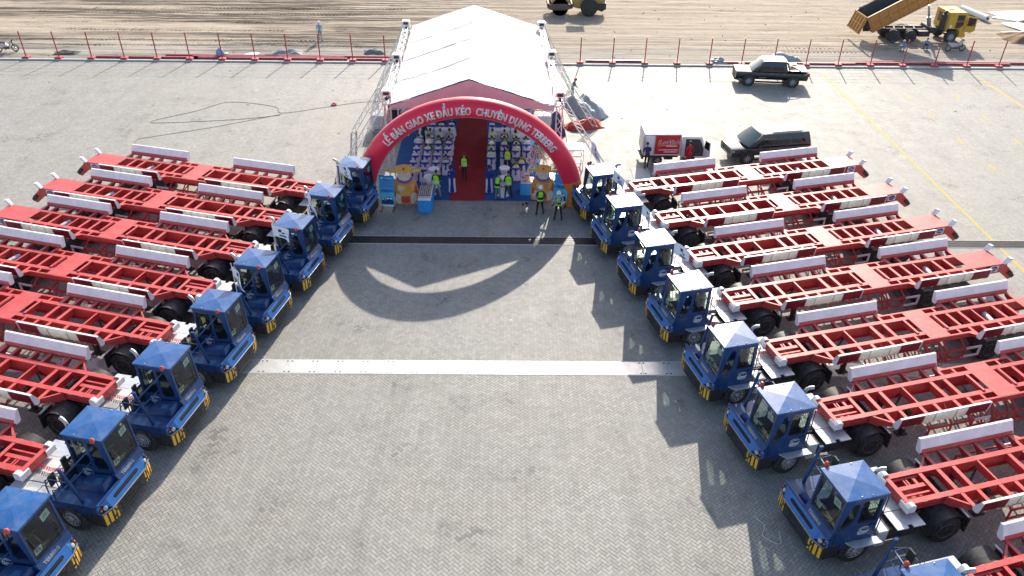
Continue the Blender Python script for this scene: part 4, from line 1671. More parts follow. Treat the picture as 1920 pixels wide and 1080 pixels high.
def make_chair():
    t = thing("banquet_chair", None, "chair")
    # back sheath (chair faces +y, its back is at -y)
    m = MB()
    rows = [(.0, .27, -.27, .25), (.25, .245, -.245, .22), (.46, .225, -.225, .215), (.60, .215, -.22, -.15), (.80, .20, -.245, -.185), (.90, .17, -.252, -.20), (.945, .09, -.252, -.215)]
    ring = []
    for (z, hw, yb, yf) in rows:
        r_ = []
        for k in range(14):
            a = 2 * math.pi * k / 14
            cx, cy = math.cos(a), math.sin(a)
            px = hw * math.copysign(abs(cx) ** .6, cx)
            py = (yb + yf) / 2 + (yf - yb) / 2 * math.copysign(abs(cy) ** .6, cy)
            fl = 1 + (.05 * math.sin(a * 7) if z < .3 else 0)
            r_.append((px * fl, py * fl, z))
        ring.append(r_)
    vs = [p for r_ in ring for p in r_]
    fs = [(k * 14 + j, k * 14 + (j + 1) % 14, (k + 1) * 14 + (j + 1) % 14, (k + 1) * 14 + j) for k in range(len(rows) - 1) for j in range(14)]
    fs.append(tuple((len(rows) - 1) * 14 + j for j in range(14)))
    m.mesh(vs, fs)
    m.build("chair_cover", COVER_W, t, smooth=True, auto=70)
    m = MB()
    for z0, z1 in ((.70, .80),):
        a = [(.222, -.16), (.215, -.262), (-.215, -.262), (-.222, -.16)]
        for k in range(3):
            p, q = a[k], a[k + 1]
            m.poly([(*p, z0), (*q, z0), (*q, z1), (*p, z1)])
        m.poly([(.215, -.262, z1), (-.215, -.262, z1), (-.2, -.15, z1), (.2, -.15, z1)])
    m.mesh([(-.13, -.268, .72), (.13, -.268, .72), (.03, -.272, .60), (-.03, -.272, .60), (-.055, -.275, .34), (.055, -.275, .36), (0, -.29, .66)], [(0, 1, 6), (1, 2, 6), (2, 3, 6), (3, 0, 6), (3, 2, 5, 4)])
    m.build("sash", SASH, t)
    return t


cnt = ["front", "second", "third", "fourth", "fifth", "sixth", "seventh", "eighth"]
seatn = {0: "outermost", 1: "second from outside", 2: "third from outside", 3: "beside red carpet"}
seatr = {3: "outermost", 2: "second from outside", 1: "third from outside", 0: "beside red carpet"}
CHR = make_chair()
first = True
rown = ["nearest", "second", "third", "fourth", "fifth", "sixth", "foremost"]
LX, RXX = [-5.33, -4.66, -4.08, -3.46], [-0.84, -0.06, 0.62, 1.26]
rowsL = [(41.22, (0, 1)), (42.15, (0, 1, 2, 3)), (43.15, (0, 1, 2, 3)), (44.02, (0, 1, 2, 3)), (44.88, (0, 1, 2, 3)), (45.85, (0, 1, 2, 3)), (47.85, (0, 1, 2, 3))]
rowsR = [(41.45, (2,)), (42.95, (0, 1, 2)), (43.95, (0, 1, 2, 3)), (44.85, (0, 1, 2, 3)), (45.85, (0, 1, 2, 3)), (47.95, (0, 1, 2, 3))]
for blk, rows, xs_, sn in (("left", rowsL, LX, seatn), ("right", rowsR, RXX, seatr)):
    for r_, (Y, cs) in enumerate(rows):
        for c in cs:
            o = CHR if first else dup(CHR, (0, 0, 0), 0)
            first = False
            o.location = (xs_[c] + random.uniform(-.04, .04), Y + random.uniform(-.05, .05), .013)
            o.rotation_euler = (0, 0, random.uniform(-.06, .06))
            tag(o, "white covered chair with blue sash, %s row of %s block, %s" % (rown[r_] if r_ < 6 else rown[6], blk, sn[c]), None, "covered chairs in the tent")
o = dup(CHR, (.92, 42.1, .013), .05, "white covered chair with blue sash standing between the two nearest rows of right block", "covered chairs in the tent")


def draped_table(name, label, cat, x0, x1, y0, y1, h, cloth, skirt=None):
    t = thing(name, label, cat, ((x0 + x1) / 2, (y0 + y1) / 2, .0))
    hx, hy = (x1 - x0) / 2, (y1 - y0) / 2
    m = MB()
    m.box(-hx, hx, -hy, hy, h - .03, h)
    m.build("table_top", cloth, t, bevel=.012)
    m = MB()
    per = []
    for (a, b) in (((-hx, -hy), (hx, -hy)), ((hx, -hy), (hx, hy)), ((hx, hy), (-hx, hy)), ((-hx, hy), (-hx, -hy))):
        L = math.hypot(b[0] - a[0], b[1] - a[1])
        n_ = max(4, int(L / .06))
        for k in range(n_):
            f = k / n_
            per.append((a[0] + (b[0] - a[0]) * f, a[1] + (b[1] - a[1]) * f))
    n_ = len(per)
    for zz, am in ((h - .031, .0), (h * .5, .018), (.02, .034)):
        for k, (px, py) in enumerate(per):
            L = math.hypot(px, py)
            w = 1 + (am * (1 if k % 2 else -1) * .6 + am) / max(L, .2)
            m.v.append((px * w, py * w, zz))
    for q in range(2):
        for k in range(n_):
            m.f.append((q * n_ + k, q * n_ + (k + 1) % n_, (q + 1) * n_ + (k + 1) % n_, (q + 1) * n_ + k))
            m.m.append(0)
    m.build("table_skirt", skirt or cloth, t, smooth=True, auto=80)
    return t


for k, (a, b, w) in enumerate(((-5.5, -4.6, "left block, outer half"), (-4.52, -3.3, "left block, half beside the red carpet"), (-1.0, .26, "right block, half beside the red carpet"), (.32, 1.5, "right block, outer half"))):
    draped_table("front_table", "long white clothed table before the %s" % w, "table", a, b, 46.9, 47.4, .76, CLOTH)
GT = draped_table("gift_table", "white topped table with sky blue skirt covered in small bottles, left of the carpet", "table", -4.66, -3.96, 37.25, 39.0, .76, CLOTH, SKIRT)
GT2 = draped_table("gift_table", "sky blue skirted table holding trays and a box, beside the right cutout", "table", .86, 1.62, 39.40, 40.25, .76, CLOTH, SKIRT)
# rows of small bottles
GLB = mat("brown_bottle", (0.16, 0.05, 0.02), 0.25)
CAPW = mat("bottle_cap", (0.72, 0.66, 0.6), 0.4)
bt = thing("gift_bottle", "small brown bottle with pale cap standing in rows on the sky blue gift table", "bottle", group="bottles on the gift table")
m = MB()
m.lathe([(.032, 0), (.034, .10), (.028, .13), (.014, .15), (.014, .17)], n=8)
m.build("glass_body", GLB, bt, smooth=True)
m = MB()
m.lathe([(.018, .17), (.018, .20), (0, .20)], n=8)
m.lathe([(.0352, .03), (.0352, .085)], n=8)
m.build("cap_and_label", CAPW, bt)
f_ = True
for i in range(6):
    for j in range(9):
        o = bt if f_ else dup(bt, (0, 0, 0), 0)
        f_ = False
        o.location = (-4.58 + i * .108 + random.uniform(-.012, .012), 37.6 + j * .155 + random.uniform(-.015, .015), .76)
# things on the right gift table
m = MB()
m.box(-.11, .11, -.09, .09, 0, .38)
o = thing("gift_box", "tall patterned box standing on the right sky blue table", "box", (1.22, 39.85, .76))
m.build("carton", mat("patterned_carton", (0.45, 0.42, 0.40), 0.6, var=.5, scale=14), o)
m = MB()
m.box(-.112, .112, -.092, .092, .24, .32)
m.build("label_band", INKR, o)
for k, (x, y) in enumerate(((1.0, 39.58), (1.34, 39.58), (1.06, 40.1))):
    o = thing("snack_tray", "%s tray of small items on the right sky blue table" % ("wooden", "silver", "dark")[k], "tray", (x, y, .76))
    m = MB()
    m.box(-.15, .15, -.10, .10, 0, .02)
    for (a, b, c, d) in ((-.15, .15, -.10, -.085), (-.15, .15, .085, .10), (-.15, -.135, -.085, .085), (.135, .15, -.085, .085)):
        m.box(a, b, c, d, .021, .05)
    m.build("tray", (MATS["gift_tray_wood"] if "gift_tray_wood" in MATS else mat("gift_tray_wood", (.30, .16, .07), .5), GALV, DARKM)[k], o)
    m = MB()
    for q in range(7):
        m.lathe([(.025, .021), (.025, .06), (0, .065)], c=(-.1 + .066 * (q % 4), -.04 + .07 * (q // 4), 0), n=6)
    it = m.build("tray_items", CAPW, o)
    it["kind"] = "stuff"


def cocktail(x, y, label):
    t = thing("cocktail_table", label, "table", (x, y, .013))
    m = MB()
    m.lathe([(.0, 1.10), (.30, 1.10), (.31, 1.085), (.30, 1.05)], n=24)
    m.build("table_top", CLOTH, t, smooth=True)
    m = MB()
    prof = [(.298, 1.05), (.20, .85), (.145, .62), (.15, .45), (.22, .15), (.30, .0)]
    m.lathe(prof, n=24)
    for k, v in enumerate(m.v):
        a = math.atan2(v[1], v[0])
        w = 1 + .12 * math.cos(4 * a) * (1 - v[2] / 1.1)
        m.v[k] = (v[0] * w, v[1] * w, v[2])
    m.build("stretch_cover", CLOTH, t, smooth=True)
    m = MB()
    m.lathe([(.150, .56), (.156, .60), (.152, .64)], n=18)
    m.build("ribbon", INKR, t)
    return t


cocktail(-4.02, 40.45, "round white standing table beside the nearest left chairs, nothing on it")
cocktail(-4.20, 39.45, "round white standing table with a wide brimmed hat on top")
cocktail(-.05, 40.65, "round white standing table behind the vested visitors, further from the paving")
cocktail(-.12, 39.35, "round white standing table closest to the two vested visitors right of carpet")
o = thing("sun_hat", "wide white sun hat with dark band lying on a standing table", "hat", (-4.2, 39.45, 1.115))
m = MB()
m.lathe([(.27, .02), (.24, .0), (.12, .02), (.10, .09), (.07, .12), (0, .13)], n=20)
m.build("hat_body", COVER_W, o, smooth=True)
m = MB()
m.lathe([(.118, .025), (.112, .05)], n=20)
m.build("hat_band", DARKM, o)


# ================================================================ PAINTED CUT-OUT BOARDS AND BANNERS
CO = [mat("board_orange", (0.72, 0.28, 0.07), .6), mat("board_gold", (0.78, 0.40, 0.08), .6), mat("board_peach", (0.72, 0.50, 0.42), .6), mat("board_purple", (0.25, 0.07, 0.28), .6), mat("board_red", (0.62, 0.06, 0.04), .6), mat("board_cream", (.74, .60, .46), .6)]


def smooth_loop(pts, n=4):
    out = []
    N_ = len(pts)
    for k in range(N_):
        p0, p1, p2, p3 = (Vector((*pts[(k + q - 1) % N_], 0)) for q in range(4))
        for s in range(n):
            t = s / n
            v = .5 * ((2 * p1) + (p2 - p0) * t + (2 * p0 - 5 * p1 + 4 * p2 - p3) * t * t + (3 * p1 - p0 - 3 * p2 + p3) * t ** 3)
            out.append((v.x, v.y))
    return out


def cutout(loc, rz, sx, label):
    """generic festive board: broad rounded outline with a wide gold top, plain colour patches only"""
    t = thing("festive_cutout_board", label, "cutout board", loc, rz)
    S = 1.0
    shapes = [
        (smooth_loop([(-.62, 0), (-.68, .5), (-.66, 1.0), (-.56, 1.38), (-.4, 1.55), (-.35, 1.85), (-.45, 2.05), (-.40, 2.25), (0, 2.34), (.40, 2.28), (.46, 2.08), (.38, 1.85), (.42, 1.55), (.58, 1.35), (.70, 1.0), (.72, .5), (.60, 0), (0, -.01)]), 0, 0, .05),
        (smooth_loop([(-.43, 1.98), (-.38, 2.22), (0, 2.31), (.38, 2.25), (.44, 2.02), (.0, 1.86)]), 1, -.006, 0),
        (smooth_loop([(-.30, 1.50), (-.34, 1.72), (-.30, 1.92), (0, 1.83), (.30, 1.93), (.34, 1.70), (.28, 1.48), (0, 1.40)]), 2, -.006, 0),
        (smooth_loop([(-.42, 1.50), (-.33, 1.62), (-.26, 1.47), (0, 1.38), (.26, 1.47), (.36, 1.62), (.44, 1.48), (.24, 1.30), (0, 1.24), (-.25, 1.30)]), 3, -.009, 0),
        (smooth_loop([(-.45, 1.22), (-.2, 1.12), (.2, 1.12), (.5, 1.2), (.42, .85), (0, .72), (-.45, .85)]), 1, -.006, 0),
        (smooth_loop([(-.60, .30), (-.55, .62), (-.30, .58), (-.22, .2), (-.36, .03)]), 5, -.006, 0),
        (smooth_loop([(.60, .30), (.58, .66), (.32, .60), (.26, .2), (.38, .03)]), 5, -.006, 0),
        (smooth_loop([(-.20, .12), (-.20, .46), (.22, .46), (.22, .12)]), 4, -.007, 0),
        (smooth_loop([(.50, .8), (.60, 1.2), (.66, 1.0), (.68, .6)]), 4, -.007, 0),
        (smooth_loop([(-.62, 1.0), (-.5, 1.3), (-.36, 1.18), (-.45, .9)]), 0, -.008, 0),
        (smooth_loop([(-.3, 1.12), (-.05, 1.0), (-.2, .8), (-.4, .95)]), 5, -.008, 0),
        (smooth_loop([(.1, 1.1), (.36, 1.05), (.3, .82), (.08, .84)]), 0, -.008, 0),
        (smooth_loop([(-.25, .72), (.28, .72), (.2, .5), (-.2, .5)]), 1, -.008, 0),
        (smooth_loop([(-.36, 2.14), (0, 2.26), (.38, 2.16), (0, 2.22)]), 0, -.009, 0),
        (smooth_loop([(-.30, 1.60), (-.18, 1.56), (0, 1.62), (.18, 1.56), (.30, 1.62), (.2, 1.46), (0, 1.42), (-.2, 1.46)]), 5, -.008, 0),
        (smooth_loop([(-.64, .5), (-.6, .9), (-.5, .7), (-.54, .45)]), 4, -.008, 0),
        (smooth_loop([(-.08, 2.08), (0, 2.18), (.08, 2.08), (0, 2.0)]), 4, -.010, 0),
    ]
    for k, (lp, mi, y, th) in enumerate(shapes):
        m = MB()
        lp = [(p[0] * sx, p[1] * abs(sx)) for p in lp]
        if th:
            m.prism(lp, 'y', 0, th)
            m.build("board", CO[mi], t)
        else:
            m.prism(lp, 'y', y, -.0005)
            m.build("painted_patch", CO[mi], t)
    for s in (-1, 1):
        m = MB()
        p = [(s * .36 * sx, 2.0 * abs(sx)), (s * .85 * sx, 2.10 * abs(sx)), (s * .92 * sx, 2.02 * abs(sx)), (s * .88 * sx, 1.92 * abs(sx)), (s * .40 * sx, 1.86 * abs(sx))]
        m.prism(p, 'y', .003, .045)
        m.build("side_wing", CO[1], t)
        m = MB()
        m.bar((s * .3, .05, 1.0), (s * .3, .75, .02), .03)
        m.build("prop", MATS["gift_tray_wood"], t)
    return t


cutout((-5.42, 38.25, 0), R(4), 1.0, "orange and gold festive cutout board with purple collar, left of the carpet")
cutout((2.05, 38.80, 0), R(-6), .92, "orange and gold festive cutout board half hidden behind a helmeted worker")
BNB = mat("banner_blue", (0.02, 0.30, 0.66), .45)
BNC = mat("banner_cyan", (0.10, 0.50, 0.74), .45)


def banner(loc, rz, label):
    t = thing("standing_banner", label, "banner", loc, rz)
    w, h0, h1 = .40, .30, 1.90
    tilt = lambda z: (z - h0) * .10
    m = MB()
    m.prism([(tilt(h0), h0), (tilt(h1), h1), (tilt(h1) + .01, h1), (tilt(h0) + .01, h0)], 'x', -w, w)
    m.build("printed_sheet", BNB, t)
    q = lambda x, z, o: (x, tilt(z) - .002 - o, z)
    m = MB()
    m.poly([q(-w, h0, .001), (w, tilt(h0) - .003, h0), q(w, 1.0, .001), q(-w, .96, .001)])
    m.build("lower_print", BNC, t)
    m = MB()
    for (x0, x1, z0, z1) in ((-.32, .36, .32, .52), (-.30, -.12, .50, .68), (-.06, .30, .50, .74)):
        m.poly([q(x0, z0, .003), q(x1, z0, .003), q(x1 - .03, z1, .003), q(x0 + .02, z1, .003)])
    m.build("printed_vehicle", BLUE, t)
    m = MB()
    for (x0, x1, z0, z1) in ((-.03, .10, .60, .70), (.14, .26, .60, .70), (-.27, -.17, .57, .64)):
        m.poly([q(x0, z0, .004), q(x1, z0, .004), q(x1, z1, .004), q(x0, z1, .004)])
    m.build("printed_window", PAPER, t)
    for nm, mt_, rows in (("printed_line", PAPER, ((-.3, -.2, 1.76, 1.82), (-.05, .3, 1.77, 1.79), (-.36, .36, 1.22, 1.23))), ("printed_line", INKR, ((-.20, .16, 1.60, 1.625), (-.2, .2, 1.40, 1.42), (-.28, .28, 1.33, 1.35))), ("printed_line", INK, ((-.18, .1, 1.66, 1.69), (-.24, .24, 1.12, 1.14), (-.28, .3, 1.06, 1.09), (-.14, .18, 1.0, 1.03), (-.1, .1, .9, .915)))):
        m = MB()
        for (x0, x1, z0, z1) in rows:
            m.poly([q(x0, z0, .005), q(x1, z0, .005), q(x1, z1, .005), q(x0, z1, .005)])
        m.build(nm, mt_, t)
    m = MB()
    for s in (-1, 1):
        m.bar((s * w * .8, tilt(h0) + .03, .02), (s * w * .8, tilt(h1) + .03, h1), .03)
        m.box(s * w * .8 - .05, s * w * .8 + .05, -.30, .28, .0, .03)
    m.bar((-w, tilt(h1) + .01, h1), (w, tilt(h1) + .01, h1), .03)
    m.build("stand_frame", BLACK, t)
    m = MB()
    m.prism([(-.36, .29), (.36, .29), (.30, .18), (-.28, .22)], 'y', -.02, -.01)
    m.build("loose_hem", PAPER, t)
    return t


banner((-6.32, 37.62, 0), R(-4), "tall light blue standing banner printed with trucks, left of the arch opening")
banner((2.98, 38.25, 0), R(-24), "tall light blue standing banner behind the helmeted worker at the right arch foot")
# ================================================================ PEOPLE
SKIN = mat("skin", (0.42, 0.24, 0.16), 0.55, var=.06)
HAIRM = mat("black_hair", (0.012, 0.010, 0.010), 0.5)
LIME = mat("hi_vis_lime", (0.36, 0.75, 0.02), 0.7, var=.06)
REFL = mat("reflective_strip", (0.62, 0.66, 0.62), 0.35)
HELM = mat("white_helmet", (0.80, 0.80, 0.82), 0.3)
CLO = {}


def cloth(name, c):
    if name not in CLO:
        CLO[name] = mat(name + "_cloth", c, 0.85, var=.12, scale=6, bump=.2, bscale=18)
    return CLO[name]


BLK, NAVY, KHAKI, GREYC, DGREY, WHT = (cloth(*a) for a in (("black", (.016, .016, .02)), ("navy", (.02, .03, .09)), ("khaki", (.30, .27, .22)), ("grey", (.28, .29, .29)), ("dark_grey", (.05, .055, .06)), ("white", (.62, .63, .65))))
LBLUEC, REDC, DRESS, GREEN = cloth("pale_blue", (.22, .35, .55)), cloth("red", (.50, .02, .03)), cloth("royal_blue_dress", (.012, .03, .22)), cloth("grey_green", (.14, .20, .18))
SHOE = BLK
BODY = {}


def base_pose(kind):
    J = {}
    sit = kind.startswith("sit")
    dz = -.40 if sit else 0
    J.update(pel=(0, 0, .92 + dz), spi=(0, -.01, 1.08 + dz), che=(0, 0, 1.26 + dz), nb=(0, -.01, 1.40 + dz), ne=(0, .0, 1.455 + dz), h1=(0, .03, 1.525 + dz), h2=(0, .015, 1.595 + dz), h3=(0, -.005, 1.655 + dz))
    for s, n in ((-1, "l"), (1, "r")):
        J["sh" + n] = (s * .175, -.01, 1.365 + dz)
        J["el" + n] = (s * .235, -.03, 1.10 + dz)
        J["wr" + n] = (s * .235, .06, .88 + dz)
        J["hi" + n] = (s * .085, 0, .86 + dz)
        J["kn" + n] = (s * .10, .03, .48)
        J["an" + n] = (s * .105, 0, .085)
        if sit:
            J["kn" + n] = (s * .10, .43, .50)
            J["an" + n] = (s * .11, .44, .09)
            J["el" + n] = (s * .24, .04, .72)
            J["wr" + n] = (s * .14, .28, .60)
    if kind == "stand_wide":
        J.update(knl=(-.14, .03, .48), anl=(-.19, -.02, .085), knr=(.13, .04, .48), anr=(.20, .05, .085), wrl=(-.20, .18, .95), wrr=(.20, .18, .95))
    if kind == "walk":
        J.update(knl=(-.09, .14, .49), anl=(-.09, .12, .085), knr=(.09, -.02, .48), anr=(.10, -.26, .12), wrl=(-.24, -.10, .88), wrr=(.24, .16, .90))
    if kind == "cross":
        J.update(ell=(-.25, .06, 1.10), elr=(.25, .06, 1.10), wrl=(.03, .22, 1.10), wrr=(-.03, .25, 1.15), knl=(-.15, .03, .48), anl=(-.21, .0, .085), knr=(.12, .03, .48), anr=(.17, .04, .085), h1=(0, .06, 1.51), h2=(0, .075, 1.575), h3=(0, .06, 1.635))
    if kind == "lean":
        J.update(pel=(0, -.05, .92), spi=(0, .03, 1.07), che=(0, .10, 1.24), nb=(0, .14, 1.37), ne=(0, .16, 1.42), h1=(0, .20, 1.48), h2=(0, .21, 1.55), h3=(0, .20, 1.61), shl=(-.17, .12, 1.33), shr=(.17, .12, 1.33), ell=(-.24, .16, 1.10), elr=(.24, .16, 1.10), wrl=(-.12, .34, 1.02), wrr=(.12, .34, 1.02), anl=(-.10, -.05, .085), anr=(.11, .10, .085))
    if kind == "clasp":
        J.update(wrl=(-.06, .22, 1.00), wrr=(.06, .22, 1.00))
    if kind == "crouch":
        J.update(pel=(0, -.15, .36), spi=(0, -.08, .50), che=(0, .03, .64), nb=(0, .08, .76), ne=(0, .10, .81), h1=(0, .15, .87), h2=(0, .15, .94), h3=(0, .13, 1.0), shl=(-.17, .05, .73), shr=(.17, .05, .73), ell=(-.24, .22, .58), elr=(.24, .22, .58), wrl=(-.14, .38, .42), wrr=(.14, .38, .42), hil=(-.10, -.13, .34), hir=(.10, -.13, .34), knl=(-.17, .26, .50), knr=(.17, .26, .50), anl=(-.14, .05, .085), anr=(.14, .05, .085))
    return {k: Vector(v) for k, v in J.items()}


def body_mesh(kind):
    """one skinned surface; face groups: 0 skin, 1 shirt, 2 forearm, 3 trousers, 4 shoes"""
    if kind in BODY:
        return BODY[kind]
    J = base_pose(kind)
    V, E, RD = [], [], []
    ix = {}

    def av(n, p, r):
        ix[n] = len(V)
        V.append(tuple(p))
        RD.append(r if isinstance(r, tuple) else (r, r))
    for n, r in (("pel", (.135, .10)), ("spi", (.125, .088)), ("che", (.145, .10)), ("nb", (.08, .07)), ("ne", .052), ("h1", (.062, .078)), ("h2", (.074, .088)), ("h3", (.05, .055))):
        av(n, J[n], r)
    for a, b in (("pel", "spi"), ("spi", "che"), ("che", "nb"), ("nb", "ne"), ("ne", "h1"), ("h1", "h2"), ("h2", "h3")):
        E.append((ix[a], ix[b]))
    for s, n in ((-1, "l"), (1, "r")):
        for q, r in (("sh", .062), ("el", .043), ("wr", .028)):
            av(q + n, J[q + n], r)
        d = (J["wr" + n] - J["el" + n]).normalized()
        pa = J["wr" + n] + d * .065
        av("pa" + n, pa, (.034, .018))
        E += [(ix["che"], ix["sh" + n]), (ix["sh" + n], ix["el" + n]), (ix["el" + n], ix["wr" + n]), (ix["wr" + n], ix["pa" + n])]
        side = d.cross(Vector((s, 0, 0.2))).normalized()
        curl = Vector((-s, 0, 0))
        for k, (o, L) in enumerate(((-.030, .062), (-.010, .072), (.010, .068), (.029, .052))):
            b = pa + side * o + d * .03
            av("fa%d%s" % (k, n), b, .0105)
            av("fb%d%s" % (k, n), b + d * L * .55 + curl * .008, .0095)
            av("fc%d%s" % (k, n), b + d * L * .9 + curl * .026, .008)
            E += [(ix["pa" + n], ix["fa%d%s" % (k, n)]), (ix["fa%d%s" % (k, n)], ix["fb%d%s" % (k, n)]), (ix["fb%d%s" % (k, n)], ix["fc%d%s" % (k, n)])]
        av("th" + n, J["wr" + n] + d * .05 - side * .045 + curl * .01, .011)
        av("tp" + n, J["wr" + n] + d * .085 - side * .058 + curl * .02, .0095)
        E += [(ix["wr" + n], ix["th" + n]), (ix["th" + n], ix["tp" + n])]
        for q, r in (("hi", .088), ("kn", .060), ("an", .042)):
            av(q + n, J[q + n], r)
        foot = Vector((s * .10, 1, 0)).normalized()
        av("to" + n, J["an" + n] + foot * .15 + Vector((0, 0, -.045)), (.042, .028))
        av("he" + n, J["an" + n] - foot * .05 + Vector((0, 0, -.045)), (.036, .030))
        E += [(ix["pel"], ix["hi" + n]), (ix["hi" + n], ix["kn" + n]), (ix["kn" + n], ix["an" + n]), (ix["an" + n], ix["to" + n]), (ix["an" + n], ix["he" + n])]
    me = bpy.data.meshes.new("b")
    me.from_pydata(V, E, [])
    o = bpy.data.objects.new("b", me)
    COL.objects.link(o)
    sk = o.modifiers.new("s", 'SKIN')
    sk.use_smooth_shade = True
    lay = me.skin_vertices[0].data
    for k, r in enumerate(RD):
        lay[k].radius = r
        lay[k].use_root = (k == 0)
    ss = o.modifiers.new("u", 'SUBSURF')
    ss.levels = ss.render_levels = 1
    dg = bpy.context.evaluated_depsgraph_get()
    out = bpy.data.meshes.new_from_object(o.evaluated_get(dg))
    bpy.data.objects.remove(o)
    out.name = "body"
    bones = []
    for a, b, g in (("pel", "spi", 1), ("spi", "che", 1), ("che", "nb", 1), ("ne", "h1", 0), ("h1", "h2", 0), ("h2", "h3", 0)):
        bones.append((J[a], J[b], g))
    for n in "lr":
        P = {q: Vector(V[ix[q + n]]) for q in ("sh", "el", "wr", "pa", "hi", "kn", "an", "to")}
        bones += [(P["sh"], P["el"], 1), (P["el"], P["wr"], 2), (P["wr"], P["pa"] + (P["pa"] - P["wr"]) * 1.5, 0), (P["hi"], P["kn"], 3), (P["kn"], P["an"], 3), (P["an"] + Vector((0, 0, -.03)), P["to"], 4), (J["pel"] + Vector((0, 0, -.07)), P["hi"], 3)]
    A = np.array([b[0] for b in bones])
    B = np.array([b[1] for b in bones])
    G = np.array([b[2] for b in bones])
    C = np.array([f.center for f in out.polygons])
    AB = B - A
    t = np.clip(((C[:, None] - A[None]) * AB[None]).sum(-1) / (AB ** 2).sum(-1)[None], 0, 1)
    D = np.linalg.norm(C[:, None] - (A[None] + t[..., None] * AB[None]), axis=-1)
    mi = G[np.argmin(D, 1)]
    out.materials.clear()
    for k in range(5):
        out.materials.append(SKIN)
    out.polygons.foreach_set("material_index", mi.astype(np.int32))
    out.polygons.foreach_set("use_smooth", [True] * len(out.polygons))
    BODY[kind] = (out, J)
    return BODY[kind]


